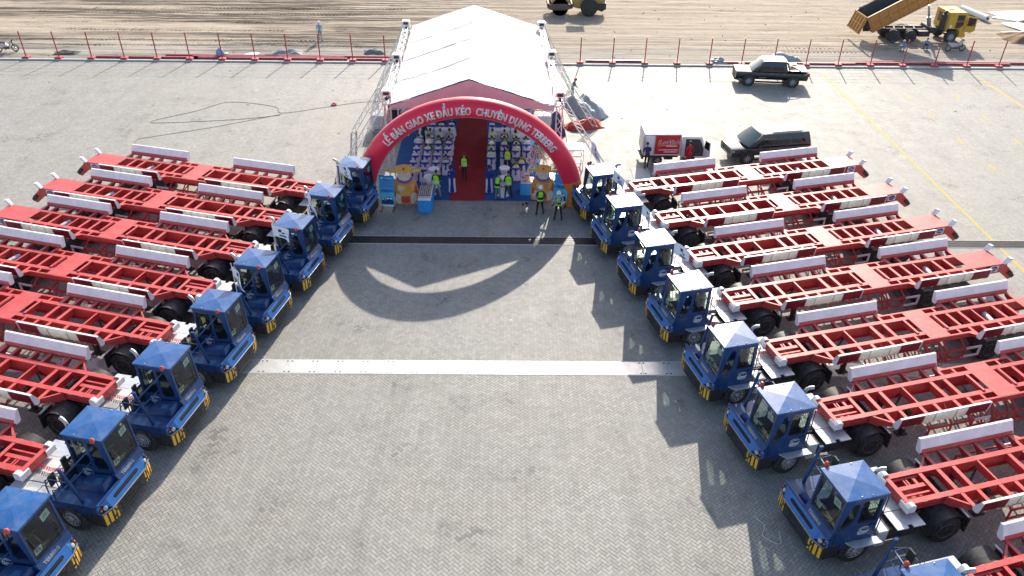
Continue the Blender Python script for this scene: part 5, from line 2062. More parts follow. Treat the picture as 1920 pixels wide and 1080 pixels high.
def person(label, loc, rz, kind, shirt, trouser, forearm=None, vest=False, vtrim=False, hair=True, helmet=None, long_hair=False, h=1.66, shoe=None, cat="person", group=None, skirt=None, turban=None, bag=None):
    t = thing("person", label, cat, loc, rz, group)
    s_ = h / 1.68
    t.scale = (s_, s_, s_)
    src, J = body_mesh(kind)
    me = src.copy()
    for k, m_ in enumerate((SKIN, shirt, forearm or SKIN, trouser, shoe or SHOE)):
        me.materials[k] = m_
    link("body", me, t)
    hc = J["h2"]
    hd = (J["h3"] - J["h1"]).normalized()
    Mh = Matrix.Translation(hc) @ hd.to_track_quat('Z', 'Y').to_matrix().to_4x4()
    Mh = Matrix.Translation(hc) @ Vector((0, 0, 1)).rotation_difference(hd).to_matrix().to_4x4()
    # face: brow, eyes, nose, mouth, ears (face looks along +y)
    m = MB()
    for s in (-1, 1):
        m.lathe([(.0, .0), (.013, .003), (.0, .010)], c=(s * .030, .078, -.010), ax='y', n=8, sy=.6)
    m.xf(Mh)
    m.build("eye", WHT, t)
    m = MB()
    for s in (-1, 1):
        m.lathe([(.006, .0095), (.0, .013)], c=(s * .030, .078, -.010), ax='y', n=6)
        m.bar((s * .014, .088, .012), (s * .046, .080, .014), .009, .006)
    m.xf(Mh)
    m.build("brow_and_pupil", HAIRM, t)
    m = MB()
    m.mesh([(-.014, .082, -.042), (.014, .082, -.042), (0, .110, -.040), (0, .086, .005), (0, .085, -.05)], [(0, 2, 3), (2, 1, 3), (0, 4, 2), (4, 1, 2)])
    for s in (-1, 1):
        m.lathe([(.0, -.01), (.026, -.006), (.030, .004), (.0, .010)], c=(s * .083, -.002, -.02), ax='x', n=8, sx=.6)
    m.xf(Mh)
    m.build("nose_and_ears", SKIN, t, smooth=True)
    m = MB()
    m.bar((-.022, .082, -.066), (.022, .082, -.066), .010, .008)
    m.xf(Mh)
    m.build("mouth", REDC, t)
    if hair:
        m = MB()
        n1, n2 = 8, 14
        for a in range(n1 + 1):
            ph = R(90 - a * 13.5)
            for b in range(n2):
                th = 2 * math.pi * b / n2
                fr_ = math.sin(th)
                low = math.cos(ph)
                z = .100 * math.sin(ph) + .012
                if fr_ > .35 and a > 4:
                    z = max(z, .035)
                if long_hair and fr_ < .3 and a == n1:
                    z -= .22
                m.v.append((.088 * low * math.cos(th), .100 * low * fr_ - .008, z))
        for a in range(n1):
            for b in range(n2):
                m.f.append((a * n2 + b, a * n2 + (b + 1) % n2, (a + 1) * n2 + (b + 1) % n2, (a + 1) * n2 + b))
                m.m.append(0)
        m.xf(Mh)
        m.build("hair", HAIRM, t, smooth=True, auto=80)
    if helmet:
        m = MB()
        m.lathe([(.0, .135), (.045, .128), (.082, .100), (.104, .055), (.112, .020), (.125, .012), (.123, .004), (.105, .006)], n=18, sy=1.12)
        m.box(-.06, .06, .11, .165, .006, .014)
        m.bar((0, -.09, .10), (0, .09, .105), .02, .05)
        m.xf(Mh)
        m.build("helmet", helmet, t, smooth=True)
    if turban:
        m = MB()
        pts = [(.145 * math.cos(2 * math.pi * k / 22), -.02 + .03 * math.sin(2 * math.pi * k / 22), .01 + .150 * math.sin(2 * math.pi * k / 22)) for k in range(23)]
        m.tube(pts, .045, 8, cap=False)
        m.xf(Mh)
        m.build("turban_ring", turban, t, smooth=True)
    if vest:
        dz = J["che"].z - 1.26
        up = (J["nb"] - J["pel"])
        m = MB()
        rows = [(-.06, .172, .138), (.02, .165, .132), (.07, .162, .128), (.12, .162, .126), (.17, .166, .126), (.24, .178, .130), (.30, .190, .134), (.36, .190, .130), (.43, .150, .105), (.47, .095, .085)]
        ns = 22
        for (zz, rx, ry) in rows:
            f = (zz + .0) / .48
            c = J["pel"].lerp(J["nb"], max(0, f)) if f >= 0 else J["pel"] + Vector((0, 0, zz))
            for k in range(ns):
                a = 2 * math.pi * k / ns
                m.v.append((c.x + rx * math.cos(a), c.y + ry * math.sin(a), c.z))
        for q in range(len(rows) - 1):
            for k in range(ns):
                side_ = abs(math.cos(2 * math.pi * (k + .5) / ns))
                if q in (5, 6, 7) and side_ > .86:
                    continue
                fr_ = math.sin(2 * math.pi * (k + .5) / ns)
                if q >= 7 and fr_ > .75:
                    continue
                m.f.append((q * ns + k, q * ns + (k + 1) % ns, (q + 1) * ns + (k + 1) % ns, (q + 1) * ns + k))
                stripe = q in (1, 3) or (q in (4, 5, 6, 7) and .55 < side_ < .80 and vtrim)
                trim = vtrim and q in (2,)
                m.m.append(1 if stripe and not vtrim else (2 if stripe or trim else 0))
        m.build("hi_vis_vest", [LIME, REFL, BLK if vtrim else REFL], t, smooth=True, auto=80)
    if skirt:
        m = MB()
        for s, c in ((1, 1), (-1, -1)):
            rows = [(1.0, .15, .10), (.85, .165, .115), (.6, .15, .125), (.3, .165, .15), (.08, .18, .17)]
            i0 = len(m.v)
            for (z, rx, ry) in rows:
                for k in range(8):
                    a = -math.pi * .42 + math.pi * .84 * k / 7
                    m.v.append((rx * math.sin(a), s * ry * math.cos(a), z))
            for q in range(len(rows) - 1):
                for k in range(7):
                    m.f.append((i0 + q * 8 + k, i0 + q * 8 + k + 1, i0 + (q + 1) * 8 + k + 1, i0 + (q + 1) * 8 + k))
                    m.m.append(0)
        m.build("dress_panel", skirt, t, smooth=True, auto=80)
        m = MB()
        for s in (-1, 1):
            m.lathe([(.10, .90), (.105, .5), (.13, .05)], c=(s * .09, 0, 0), n=12)
        m.build("wide_trouser", WHT, t, smooth=True)
    return t


G_ = .022
person("person in yellow vest and black trousers walking up the red carpet, seen from behind", (-2.37, 41.35, G_), 0, "walk", BLK, BLK, BLK, vest=True)
person("woman in royal blue long dress and ring turban standing left of the red carpet", (-2.97, 39.7, .014), 0, "clasp", DRESS, WHT, DRESS, turban=DRESS, skirt=DRESS, h=1.60)
person("woman in royal blue long dress and ring turban standing right of the red carpet", (-.90, 39.7, .014), 0, "clasp", DRESS, WHT, DRESS, turban=DRESS, skirt=DRESS, h=1.60)
person("person in yellow vest and khaki trousers beside the table topped with bottles", (-3.78, 39.05, .013), R(-12), "stand_wide", BLK, KHAKI, vest=True)
person("person in black trimmed yellow vest and grey green trousers leaning towards a standing table", (-.42, 38.80, .013), R(-30), "lean", GREYC, GREEN, GREYC, vest=True, vtrim=True, h=1.62)
person("person in yellow vest and black trousers standing closest to the nearest right standing table", (.17, 39.0, .013), 0, "stand_wide", BLK, BLK, BLK, vest=True)
person("person in yellow vest standing among the right block chairs, seen from behind", (.12, 42.35, .013), R(-5), "stand", BLK, BLK, BLK, vest=True)
person("worker in white helmet and black trimmed vest with back turned, before the right cutout", (1.86, 37.15, 0), R(8), "stand_wide", DGREY, BLK, DGREY, vest=True, vtrim=True, hair=False, helmet=HELM, h=1.68)
person("worker in white helmet and pale blue sleeves facing the camera with arms crossed", (2.80, 36.65, 0), R(168), "cross", LBLUEC, BLK, LBLUEC, vest=True, vtrim=True, hair=False, helmet=HELM, h=1.68)
person("person in yellow vest half hidden behind the right blue banner", (3.0, 40.4, 0), 0, "stand", DGREY, BLK, vest=True)
person("worker in red helmet and green shirt beside the grey tarpaulin heap", (4.75, 54.4, 0), R(-70), "lean", GREEN, DGREY, GREEN, hair=False, helmet=mat("red_helmet", (.6, .04, .02), .35))
person("barefoot man in navy shirt and black shorts at the tail of the small box truck", (8.42, 43.0, 0), R(10), "lean", NAVY, BLK, shoe=SKIN)
person("person in red clothes standing at the open door of the small box truck", (10.95, 43.3, 0), R(20), "stand", REDC, REDC, REDC)
person("worker in white helmet and pale jacket walking across the sand", (-16.05, 68.35, 0.02), R(20), "walk", LBLUEC, GREYC, LBLUEC, hair=False, helmet=HELM)
person("worker in white helmet and pale blue shirt crouching behind the fence by the dump truck", (33.9, 66.9, .02), R(120), "crouch", LBLUEC, GREYC, LBLUEC, hair=False, helmet=HELM)
person("worker in blue shirt crouching behind the fence, right of the helmeted one", (36.2, 67.7, .02), R(150), "crouch", LBLUEC, NAVY, LBLUEC)

seated = [
    (-5.33, 44.88, WHT, None, 0, "white shirt in the left block, third row from the tables, outermost"),
    (-4.66, 44.88, WHT, 1, 0, "yellow vest in the left block, second seat from outside, behind table row"),
    (-4.08, 44.88, DGREY, 1, 0, "yellow vest in the left block, third seat from outside, behind table row"),
    (-3.46, 44.88, DGREY, None, 0, "dark jacket in the left block beside the red carpet, behind table row"),
    (-4.66, 45.85, GREYC, None, 0, "grey shirt at the left white table, outer seat"),
    (-4.08, 45.85, WHT, 1, 0, "yellow vest at the left white table, middle seat"),
    (-3.46, 45.85, GREYC, None, 0, "grey checked shirt at the left white table beside the red carpet"),
    (-4.66, 44.02, DGREY, 1, 2, "yellow vest and white cap in the left block"),
    (-3.46, 42.15, GREEN, None, 0, "grey green shirt alone beside the red carpet, second nearest left row"),
    (-5.33, 47.85, BLK, None, 0, "black suit in the foremost left row, outermost seat"),
    (-4.08, 47.85, BLK, None, 0, "black suit in the foremost left row, third seat from outside"),
    (-3.46, 47.85, BLK, None, 0, "black suit in the foremost left row beside the red carpet"),
    (-.84, 42.95, WHT, 1, 0, "yellow vest in the second nearest right row beside the red carpet"),
    (-.06, 42.95, LBLUEC, None, 0, "pale blue shirt in the right block, no vest"),
    (.92, 42.1, BLK, 1, 0, "yellow vest over black jacket just ahead of the nearest right chair"),
    (.62, 41.45, BLK, 1, 0, "yellow vest over black jacket on the nearest chair of the right block"),
    (-.84, 43.95, GREYC, 1, 2, "yellow vest and white cap in the right block beside the red carpet"),
    (.62, 43.95, WHT, 1, 0, "yellow vest in the right block, third row, third seat from carpet"),
    (-.84, 44.85, GREYC, 1, 0, "yellow vest in the right block beside the red carpet, fourth row"),
    (-.06, 44.85, DGREY, 1, 0, "yellow vest in the right block, fourth row, second seat from carpet"),
    (.62, 44.85, DGREY, 1, 0, "yellow vest in the right block, fourth row, third seat from carpet"),
    (1.26, 44.85, WHT, 1, 0, "bright yellow vest in the right block, fourth row, outermost seat"),
    (-.84, 45.85, WHT, 1, 0, "yellow vest at the right white table beside the red carpet"),
    (-.06, 45.85, DGREY, 1, 0, "yellow vest at the right white table, second seat from carpet"),
    (.62, 45.85, WHT, 1, 1, "yellow vest with long dark hair at the right white table"),
    (-.06, 47.95, BLK, None, 0, "black suit in the foremost right row, second seat from carpet"),
    (.62, 47.95, BLK, None, 0, "black suit in the foremost right row, third seat from carpet"),
]
for (x, y, sh, v, hd, lab) in seated:
    person("seated guest in " + lab, (x + random.uniform(-.03, .03), y + random.uniform(-.02, .03), .013), random.uniform(-.12, .12), "sit", sh, random.choice((BLK, DGREY, NAVY)), sh if random.random() < .6 else None, vest=bool(v), hair=hd != 2, long_hair=hd == 1, helmet=HELM if hd == 2 else None, h=random.uniform(1.6, 1.7), group="seated guests in the tent")
person("man in dark suit bending over the outermost seat at the left white table", (-5.15, 45.95, .013), R(-40), "lean", BLK, BLK, BLK, h=1.68)
# ================================================================ FENCE
POSTRED = mat("fence_red_paint", (0.42, 0.02, 0.03), 0.45, dust=.2)
BLOCKRED = mat("red_concrete_block", (0.45, 0.05, 0.06), 0.7, dust=.3)
WIRE = mat("fence_wire", (0.35, 0.35, 0.36), 0.4, metal=.6)
FY = 62.74
fpost = lambda i: -38.47 + 2.6134 * i
m = MB()
m.tube([(0, 0, .24), (0, 0, 2.18)], .045, 8)
m.lathe([(.05, 2.18), (.05, 2.21), (0, 2.215)], n=8)
POST_ME = m.data("post", POSTRED)
m = MB()
m.box(-.26, .26, -.26, .22, 0, .25)
BLK_ME = m.data("base_block", BLOCKRED, bevel=.03)
m = MB()
for z in (.45, .85, 1.25, 1.65, 2.05):
    m.bar((-.09, -.01, z), (.09, -.01, z), .03, .03)
CLIP_ME = m.data("wire_bracket", POSTRED)
for (a, b, lab) in ((-2, 12, "red post and wire fence on red blocks along the kerb, left of the tent"), (16, 34, "red post and wire fence on red blocks along the kerb, right of the tent")):
    f = thing("wire_fence", lab, "fence", (fpost(a), FY, 0))
    for i in range(a, b + 1):
        p = link("post", POST_ME, f, (fpost(i) - fpost(a), 0, 0), (random.uniform(-.012, .012), random.uniform(-.012, .012), 0))
        link("base_block", BLK_ME, p, None, (0, 0, random.uniform(-.06, .06)))
        link("wire_bracket", CLIP_ME, p)
    for z in (.45, .85, 1.25, 1.65, 2.05):
        m = MB()
        m.tube([(0, -.03, z), (fpost(b) - fpost(a), -.03, z)], .011, 5)
        m.build("wire", WIRE, f)

# red steel beams lying along the fence
PINK = mat("red_beam_paint", (0.40, 0.03, 0.06), 0.4, dust=.35, dustcol=(.45, .35, .36))
beams = [(5, 9.8, .0), (5.0, 9.7, .16), (2, 5.2, .0), (4.1, 7.6, .32), (7.2, 12.2, .33), (9.9, 12.1, 0), (17.2, 19, .1), (23.1, 25.6, .0), (25.0, 30.5, .12), (26.2, 33, .30), (21.2, 22.6, .05)]
for k, (a, b, dy) in enumerate(beams):
    m = MB()
    x0, x1, y = fpost(a), fpost(b), 63.15 + dy * 2
    m.box(x0, x1, y - .07, y + .07, .03, .05)
    m.box(x0, x1, y - .07, y + .07, .17, .19)
    m.box(x0, x1, y - .012, y + .012, .05, .17)
    tag(m.build("steel_beam", PINK), "long red steel beam lying on the sand behind the fence, %s" % ("left of the tent" if x0 < 0 else "right of the tent"), "beam", "red beams along the fence " + ("left of the tent" if x0 < 0 else "right of the tent"))


# ================================================================ ROAD VEHICLES (local +x forward, +y left, origin under the front axle)
def car_wheel(parent, x, y, r, side, w=.24, spokes=9):
    m = MB()
    ww = w / 2
    m.lathe([(r * .62, -ww), (r * .93, -ww), (r, -ww * .7), (r, ww * .7), (r * .93, ww), (r * .62, ww)], ax='y', n=26)
    t = m.build("wheel", RUBBER, parent, smooth=True)
    t.location = (x, y, r)
    t.rotation_euler = (0, 0, 0 if side > 0 else math.pi)
    m = MB()
    m.lathe([(r * .63, ww * .95), (r * .58, ww * .6), (r * .56, ww * .2)], ax='y', n=24)
    m.lathe([(0, ww * .8), (r * .13, ww * .8), (r * .15, ww * .55)], ax='y', n=12)
    for k in range(spokes):
        a = 2 * math.pi * k / spokes
        c, s = math.cos(a), math.sin(a)
        m.bar((r * .10 * c, ww * .93, r * .10 * s), (r * .60 * c, ww * .97, r * .60 * s), r * .10, .03, up=(0, 1, 0))
    m.build("rim", RIM, t)
    m = MB()
    m.lathe([(r * .56, ww * .2), (0, ww * .15)], ax='y', n=20)
    m.build("brake_disc", DARKM, t)


def loft(mb, stations, half, mi=0, cap=True):
    """stations: x values; half(x)-> list of (y,z) from bottom centre to top centre on the left half"""
    secs = []
    for x in stations:
        h = half(x)
        full = [(x, y, z) for (y, z) in h] + [(x, -y, z) for (y, z) in reversed(h[1:-1])]
        secs.append(full)
    n = len(secs[0])
    i0 = len(mb.v)
    for s in secs:
        mb.v += s
    for k in range(len(secs) - 1):
        for j in range(n):
            a, b = i0 + k * n + j, i0 + k * n + (j + 1) % n
            mb.f.append((a, b, b + n, a + n))
            mb.m.append(mi)
    if cap:
        mb.f.append(tuple(i0 + j for j in range(n)))
        mb.m.append(mi)
        mb.f.append(tuple(i0 + (len(secs) - 1) * n + j for j in reversed(range(n))))
        mb.m.append(mi)


def lerp_tab(tab):
    xs_ = [q[0] for q in tab]
    return lambda x: [float(np.interp(x, xs_, [q[k] for q in tab])) for k in range(1, len(tab[0]))]


def wheel_arch(mb, x, r, hw):
    for s in (-1, 1):
        mb.lathe([(r, s * (hw - .25)), (r, s * (hw + .004))], c=(x, 0, r * .92), ax='y', n=24)


def car_body(t, paint, tab, gh, wx, wr, hw, lower):
    """tab: x, halfwidth, z_bottom, z_belt ; gh: greenhouse dict"""
    f = lerp_tab(tab)
    xs_ = sorted(set([q[0] for q in tab] + list(np.linspace(tab[0][0], tab[-1][0], 26))))

    def half(x):
        w, zb, zt = f(x)
        return [(0, zb), (w * .9, zb), (w * .97, zb + .12), (w, zb + (zt - zb) * .45), (w * .985, zb + (zt - zb) * .78), (w * .95, zt - .02), (w * .88, zt + .01), (0, zt + .035)]
    m = MB()
    loft(m, xs_, half)
    body = m.build("body", paint, t, smooth=True, auto=42)
    # greenhouse: roof skin with pillars, glass set in panels
    B, T = gh['bottom'], gh['top']          # [(x_front, hw_front), (x_rear, hw_rear), z]
    (bf, bwf), (br, bwr), bz = B
    (tf, twf), (tr, twr), tz = T

    def P(u, s, v):
        """u 0 front..1 rear, s side, v 0 belt..1 roof"""
        xb, xt = bf + (br - bf) * u, tf + (tr - tf) * u
        yb, yt = bwf + (bwr - bwf) * u, twf + (twr - twf) * u
        c = .03 * math.sin(math.pi * v)
        return Vector((xb + (xt - xb) * v, s * (yb + (yt - yb) * v + c), bz + (tz - bz) * v))
    m = MB()
    nu, nv = 10, 4
    for s in (-1, 1):
        i0 = len(m.v)
        for a in range(nu + 1):
            for c in range(nv + 1):
                m.v.append(tuple(P(a / nu, s, c / nv)))
        for a in range(nu):
            for c in range(nv):
                q = i0 + a * (nv + 1) + c
                m.f.append((q, q + 1, q + nv + 2, q + nv + 1))
                m.m.append(0)
    crown = .06
    i0 = len(m.v)
    for a in range(nu + 1):
        for c in range(7):
            k = -1 + 2 * c / 6
            p = P(a / nu, 1, 1)
            m.v.append((p.x + (.05 * (1 - k * k) if a == 0 else 0), p.y * k, p.z + crown * (1 - k ** 4) * (.55 + .45 * math.sin(math.pi * min(1, max(0, .1 + .85 * a / nu))))))
    for a in range(nu):
        for c in range(6):
            q = i0 + a * 7 + c
            m.f.append((q, q + 1, q + 8, q + 7))
            m.m.append(0)
    for u, sg in ((0, 1), (1, -1)):
        lo = [P(u, -1 + 2 * c / 6, 0) for c in range(7)]
        for c in range(6):
            k0, k1 = -1 + 2 * c / 6, -1 + 2 * (c + 1) / 6
            a = P(u, 1, 0)
            e0 = i0 + (0 if u == 0 else nu) * 7 + c
            b0 = len(m.v)
            bow = gh.get('bow', .08) * sg
            m.v += [(a.x + bow * (1 - k0 * k0), a.y * k0, a.z), (a.x + bow * (1 - k1 * k1), a.y * k1, a.z)]
            m.f.append((b0, b0 + 1, e0 + 1, e0))
            m.m.append(0)
    roof = m.build("cabin", paint, t, smooth=True, auto=50)
    for (nm, u0, u1, v0, v1, slant0, slant1) in gh['side']:
        for s in (-1, 1):
            m = MB()
            pts = []
            for (u, v) in ((u0 + slant0 * 0, v0), (u1, v0), (u1 + slant1, v1), (u0 + slant0, v1)):
                p = P(u, s, v)
                pts.append((p.x, p.y + s * .008, p.z))
            m.mesh(pts + [((pts[0][0] + pts[3][0]) / 2, pts[0][1] * .5 + pts[3][1] * .5 + s * .028, (pts[0][2] + pts[3][2]) / 2), ((pts[1][0] + pts[2][0]) / 2, pts[1][1] * .5 + pts[2][1] * .5 + s * .028, (pts[1][2] + pts[2][2]) / 2)], [(0, 1, 5, 4), (4, 5, 2, 3)])
            m.build(nm, CARGLASS, t)
    for nm, u, sg in (("windscreen", 0, 1), ("rear_window", 1, -1)):
        m = MB()
        i0 = 0
        for v in (.06, .5, .93):
            for c in range(7):
                k = (-1 + 2 * c / 6) * .93
                a, b = P(u, 1, 0), P(u, 1, 1)
                bow = gh.get('bow', .08) * sg * (1 - k * k)
                p = a.lerp(b, v)
                bb = bow * (1 - v) + (.05 * (1 - k * k) * v if u == 0 else 0)
                m.v.append((p.x + bb + sg * .012, p.y * k, p.z + crown * .5 * v * (1 - k ** 4) + .012))
        for q in range(2):
            for c in range(6):
                m.f.append((q * 7 + c, q * 7 + c + 1, (q + 1) * 7 + c + 1, (q + 1) * 7 + c))
                m.m.append(0)
        m.build(nm, gh.get('wsg', CARGLASS), t, smooth=True)
    # arches and wheels
    for x in wx:
        for s in (-1, 1):
            m = MB()
            m.lathe([(wr + .07, s * (hw - .25)), (wr + .07, s * (hw + .004))], c=(x, 0, (wr + .07) * .92), ax='y', n=24)
            m.build("wheel_arch", BLACK, t)
    for x in wx:
        for s in (-1, 1):
            car_wheel(t, x, s * (hw - .10), wr, s)
    # sills
    m = MB()
    for s in (-1, 1):
        m.box(wx[1] + wr + .1, wx[0] - wr - .1, s * (hw - .02) - .04, s * (hw - .02) + .04, lower, lower + .09)
    m.build("side_step", BLACK, t)
    return P


BCAR = mat("black_car_paint", (0.004, 0.005, 0.006), 0.36, spec=.6, coat=.5)
SUVC = mat("dark_grey_green_car_paint", (0.045, 0.055, 0.058), 0.32, spec=.5, coat=.4)
for _m in (BCAR, SUVC):
    _m.node_tree.nodes["Principled BSDF"].inputs["Coat Roughness"].default_value = 0.30

# pickup -----------------------------------------------------------
pk = thing("pickup_truck", "black double cab pickup with covered bed and roll bar parked by the fence", "pickup", (18.42, 58.88, 0), R(174.3))
P = car_body(pk, BCAR, [(.985, .72, .50, .84), (.965, .80, .45, .95), (.92, .86, .41, 1.01), (.80, .91, .38, 1.05), (.4, .94, .35, 1.09), (-.25, .95, .34, 1.12), (-2.75, .95, .36, 1.13), (-4.32, .94, .44, 1.13), (-4.40, .90, .5, 1.05)],
             dict(bottom=[(-.22, .88), (-2.78, .90), 1.11], top=[(-1.02, .73), (-2.60, .74), 1.86], side=[("side_window", .10, .46, .14, .90, .03, .0), ("side_window", .50, .90, .14, .90, .0, -.02)], bow=.10, wsg=mat("pale_windscreen", (.05, .07, .075), .05, spec=.9, var=0)),
             (0, -3.27), .40, .95, .30)
m = MB()
m.box(-4.30, -2.82, -.84, .84, 1.165, 1.21)
m.build("bed_cover", BCAR, pk, bevel=.02)
m = MB()
for s in (-1, 1):
    m.tube([(-2.95, s * .72, 1.2), (-2.78, s * .68, 1.55), (-2.72, s * .60, 1.74)], .045, 8)
    m.tube([(-3.75, s * .74, 1.22), (-3.3, s * .72, 1.42), (-2.80, s * .68, 1.56)], .04, 8)
m.bar((-2.72, -.62, 1.74), (-2.72, .62, 1.74), .10, .07)
m.build("roll_bar", BLACK, pk)
m = MB()
m.box(-3.6, -3.0, -.62, .05, 1.40, 1.46)
m.build("bed_rack", BLACK, pk)
for s in (-1, 1):
    m = MB()
    m.box(-4.42, -4.28, s * .86 - .05, s * .86 + .075, .86, 1.12)
    m.build("tail_light", mat("red_lamp", (.55, .01, .01), .2) if "red_lamp" not in MATS else MATS["red_lamp"], pk, bevel=.01)
    m = MB()
    m.box(.82, .962, s * .74 - .12, s * .74 + .12, .80, .94)
    m.build("headlight", LAMP, pk, bevel=.02)
    m = MB()
    m.box(-.82, -.68, s * 1.0 - .08, s * 1.0 + .10, 1.08, 1.22)
    m.build("door_mirror", BCAR, pk, bevel=.03)
    m = MB()
    for x in (-1.62, -2.55):
        m.box(x - .08, x + .08, s * .955 - .012, s * .955 + .012, 1.0, 1.03)
    m.build("door_handle", STEEL, pk)
    m = MB()
    m.box(-1.25, -.72, s * .958 - .006, s * .958 + .006, .66, .70)
    m.box(-4.22, -3.98, s * .948 - .008, s * .948 + .008, .98, 1.06)
    m.build("side_badge", SILVER, pk)
m = MB()
m.box(.90, 1.0, -.56, .56, .62, .86)
m.build("front_grille", BLACK, pk, bevel=.02)
m = MB()
m.prism([(.70, -.85), (1.02, -.60), (1.02, .60), (.70, .85)], 'z', .36, .58)
m.build("front_bumper", BLACK, pk, bevel=.03)

# SUV --------------------------------------------------------------
sv = thing("suv", "dark grey seven seat suv with pale roof rails parked behind the first right trailer", "suv", (14.45, 44.72, 0), R(190))
car_body(sv, SUVC, [(.985, .74, .46, .80), (.965, .83, .41, .91), (.92, .89, .36, .98), (.78, .95, .32, 1.03), (.35, .98, .29, 1.07), (-.1, .99, .28, 1.09), (-3.0, .99, .30, 1.10), (-3.95, .98, .36, 1.10), (-4.08, .94, .40, 1.06), (-4.14, .84, .46, .94)],
         dict(bottom=[(-.02, .92), (-4.05, .91), 1.08], top=[(-.88, .77), (-3.86, .75), 1.80], side=[("side_window", .09, .36, .12, .88, .04, .0), ("side_window", .38, .64, .12, .88, .0, .0), ("side_window", .66, .92, .12, .88, .0, -.05)], bow=.12, wsg=mat("green_windscreen", (.04, .075, .065), .05, spec=.9, var=0)),
         (0, -3.02), .38, .99, .24)
m = MB()
for s in (-1, 1):
    m.tube([(-1.5, s * .62, 1.79), (-1.6, s * .62, 1.86), (-3.4, s * .60, 1.86), (-3.5, s * .60, 1.79)], .022, 6)
m.build("roof_rail", STEEL, sv)
for s in (-1, 1):
    m = MB()
    m.box(.82, .962, s * .75 - .13, s * .75 + .13, .76, .88)
    m.build("headlight", LAMP, sv, bevel=.02)
    m = MB()
    m.box(-.72, -.56, s * 1.04 - .09, s * 1.04 + .10, 1.04, 1.18)
    m.build("door_mirror", SUVC, sv, bevel=.03)
    m = MB()
    m.box(-4.08, -3.92, s * .84 - .06, s * .84 + .07, .90, 1.06)
    m.build("tail_light", MATS["red_lamp"], sv, bevel=.01)
m = MB()
m.box(.90, 1.0, -.58, .58, .60, .82)
m.build("front_grille", BLACK, sv, bevel=.02)
m = MB()
m.box(1.0, 1.012, -.26, .26, .46, .57)
m.build("number_plate", WHITE, sv)

# small box truck ---------------------------------------------------
bx = thing("box_truck", "small white box truck with red lettered side and its cab door open", "truck", (11.15, 44.42, 0), R(1.5))
m = MB()
m.box(-2.92, -.72, -.86, .84, .66, 2.02)
box_ = m.build("cargo_box", WHITE, bx, bevel=.02)
m = MB()
m.box(-2.28, -.79, -.872, -.862, .74, 1.93)
rp = m.build("red_side_panel", mat("red_vinyl", (.50, .02, .03), .4), box_)
m = MB()
for (a, b, c, d) in ((-2.92, -.72, .66, .70), (-2.92, -.72, 1.94, 1.98)):
    m.box(a, b, -.885, -.862, c, d)
for x in (-2.92, -2.33, -.76):
    m.box(x, x + .035, -.885, -.862, .70, 1.94)
m.build("panel_trim", GALV, box_)
tm = text_mesh("LoaVinh", .40, "side_lettering", WHITE, offset=.012, shear=.25, extrude=.003)
xform_mesh(tm, lambda c: Vector((-1.44 + c.x * .92, -.876, 1.50 + c.y * .95)))
link("side_lettering", tm, box_)
m = MB()
pts = [(-1.98 + .10 * math.cos(R(a)), -.878, 1.44 + .20 * math.sin(R(a))) for a in range(70, 320, 20)]
for k in range(len(pts) - 1):
    m.bar(pts[k], pts[k + 1], .03, .006, up=(0, 1, 0))
m.bar((-1.92, -.878, 1.30), (-1.0, -.878, 1.34), .03, .006, up=(0, 1, 0))
m.build("gold_swash", mat("gold_vinyl", (.72, .50, .20), .4), box_)
m = MB()
for (x0, x1, z) in ((-1.60, -.95, 1.24), (-2.05, -.86, 1.0), (-1.72, -.90, .87)):
    m.box(x0, x1, -.878, -.872, z, z + .045)
m.build("small_print", WHITE, box_)
m = MB()
m.box(-2.975, -2.935, -.90, -.55, .72, 1.80)
m.build("rear_door", DIN if "DIN" in globals() else RIM, box_)
m = MB()
m.prism([(.92, .42), (.86, 1.02), (.50, 1.72), (.40, 1.78), (-.66, 1.80), (-.66, .52), (-.42, .50), (-.34, .42)], 'y', -.74, .74)
cab = m.build("cab", WHITE, bx, smooth=True, bevel=.05, auto=30)
m = MB()
m.poly([(.845, -.64, 1.08), (.845, .64, 1.08), (.53, .60, 1.69), (.53, -.60, 1.69)])
for k, v in enumerate(m.v):
    m.v[k] = (v[0] + .03, v[1], v[2] + .012)
m.build("windscreen", CARGLASS, bx)
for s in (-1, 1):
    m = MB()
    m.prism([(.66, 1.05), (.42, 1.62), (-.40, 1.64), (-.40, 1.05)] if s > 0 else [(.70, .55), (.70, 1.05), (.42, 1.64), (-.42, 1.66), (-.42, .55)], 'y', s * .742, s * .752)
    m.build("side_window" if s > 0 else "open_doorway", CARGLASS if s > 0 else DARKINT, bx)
m = MB()
m.box(-.03, .03, -.0, .62, .0, .52)
m.box(-.03, .03, .0, .62, .52, .56)
m.mesh([(-.02, 0, .56), (.02, 0, .56), (.02, .62, .56), (-.02, .62, .56), (-.02, .1, 1.12), (.02, .1, 1.12), (.02, .55, 1.12), (-.02, .55, 1.12)], [(0, 1, 5, 4), (1, 2, 6, 5), (2, 3, 7, 6), (3, 0, 4, 7), (4, 5, 6, 7)])
od = m.build("open_door", WHITE, bx)
od.location = (.72, -.76, .52)
od.rotation_euler = (0, 0, R(200))
m = MB()
m.box(-.024, .024, .08, .54, .60, 1.06)
m.build("door_glass", CARGLASS, od)
m = MB()
m.box(-2.9, .3, -.40, .40, .42, .62)
m.box(-2.9, -.8, -.78, -.72, .50, .64)
m.box(-2.98, -2.86, -.7, .7, .36, .46)
m.box(-1.6, -1.1, -.75, -.45, .34, .58)
m.build("chassis", CHASSIS, bx)
for x in (0, -2.0):
    for s in (-1, 1):
        car_wheel(bx, x, s * .68, .29, s, .18, 8)
o = thing("loading_ramp", "grey loading plate lying on the paving at the box truck's tail", "plate", (8.0, 42.2, 0))
m = MB()
m.box(-.5, .55, -.9, .9, .0, .03)
m.build("plate", CONC, o)
m = MB()
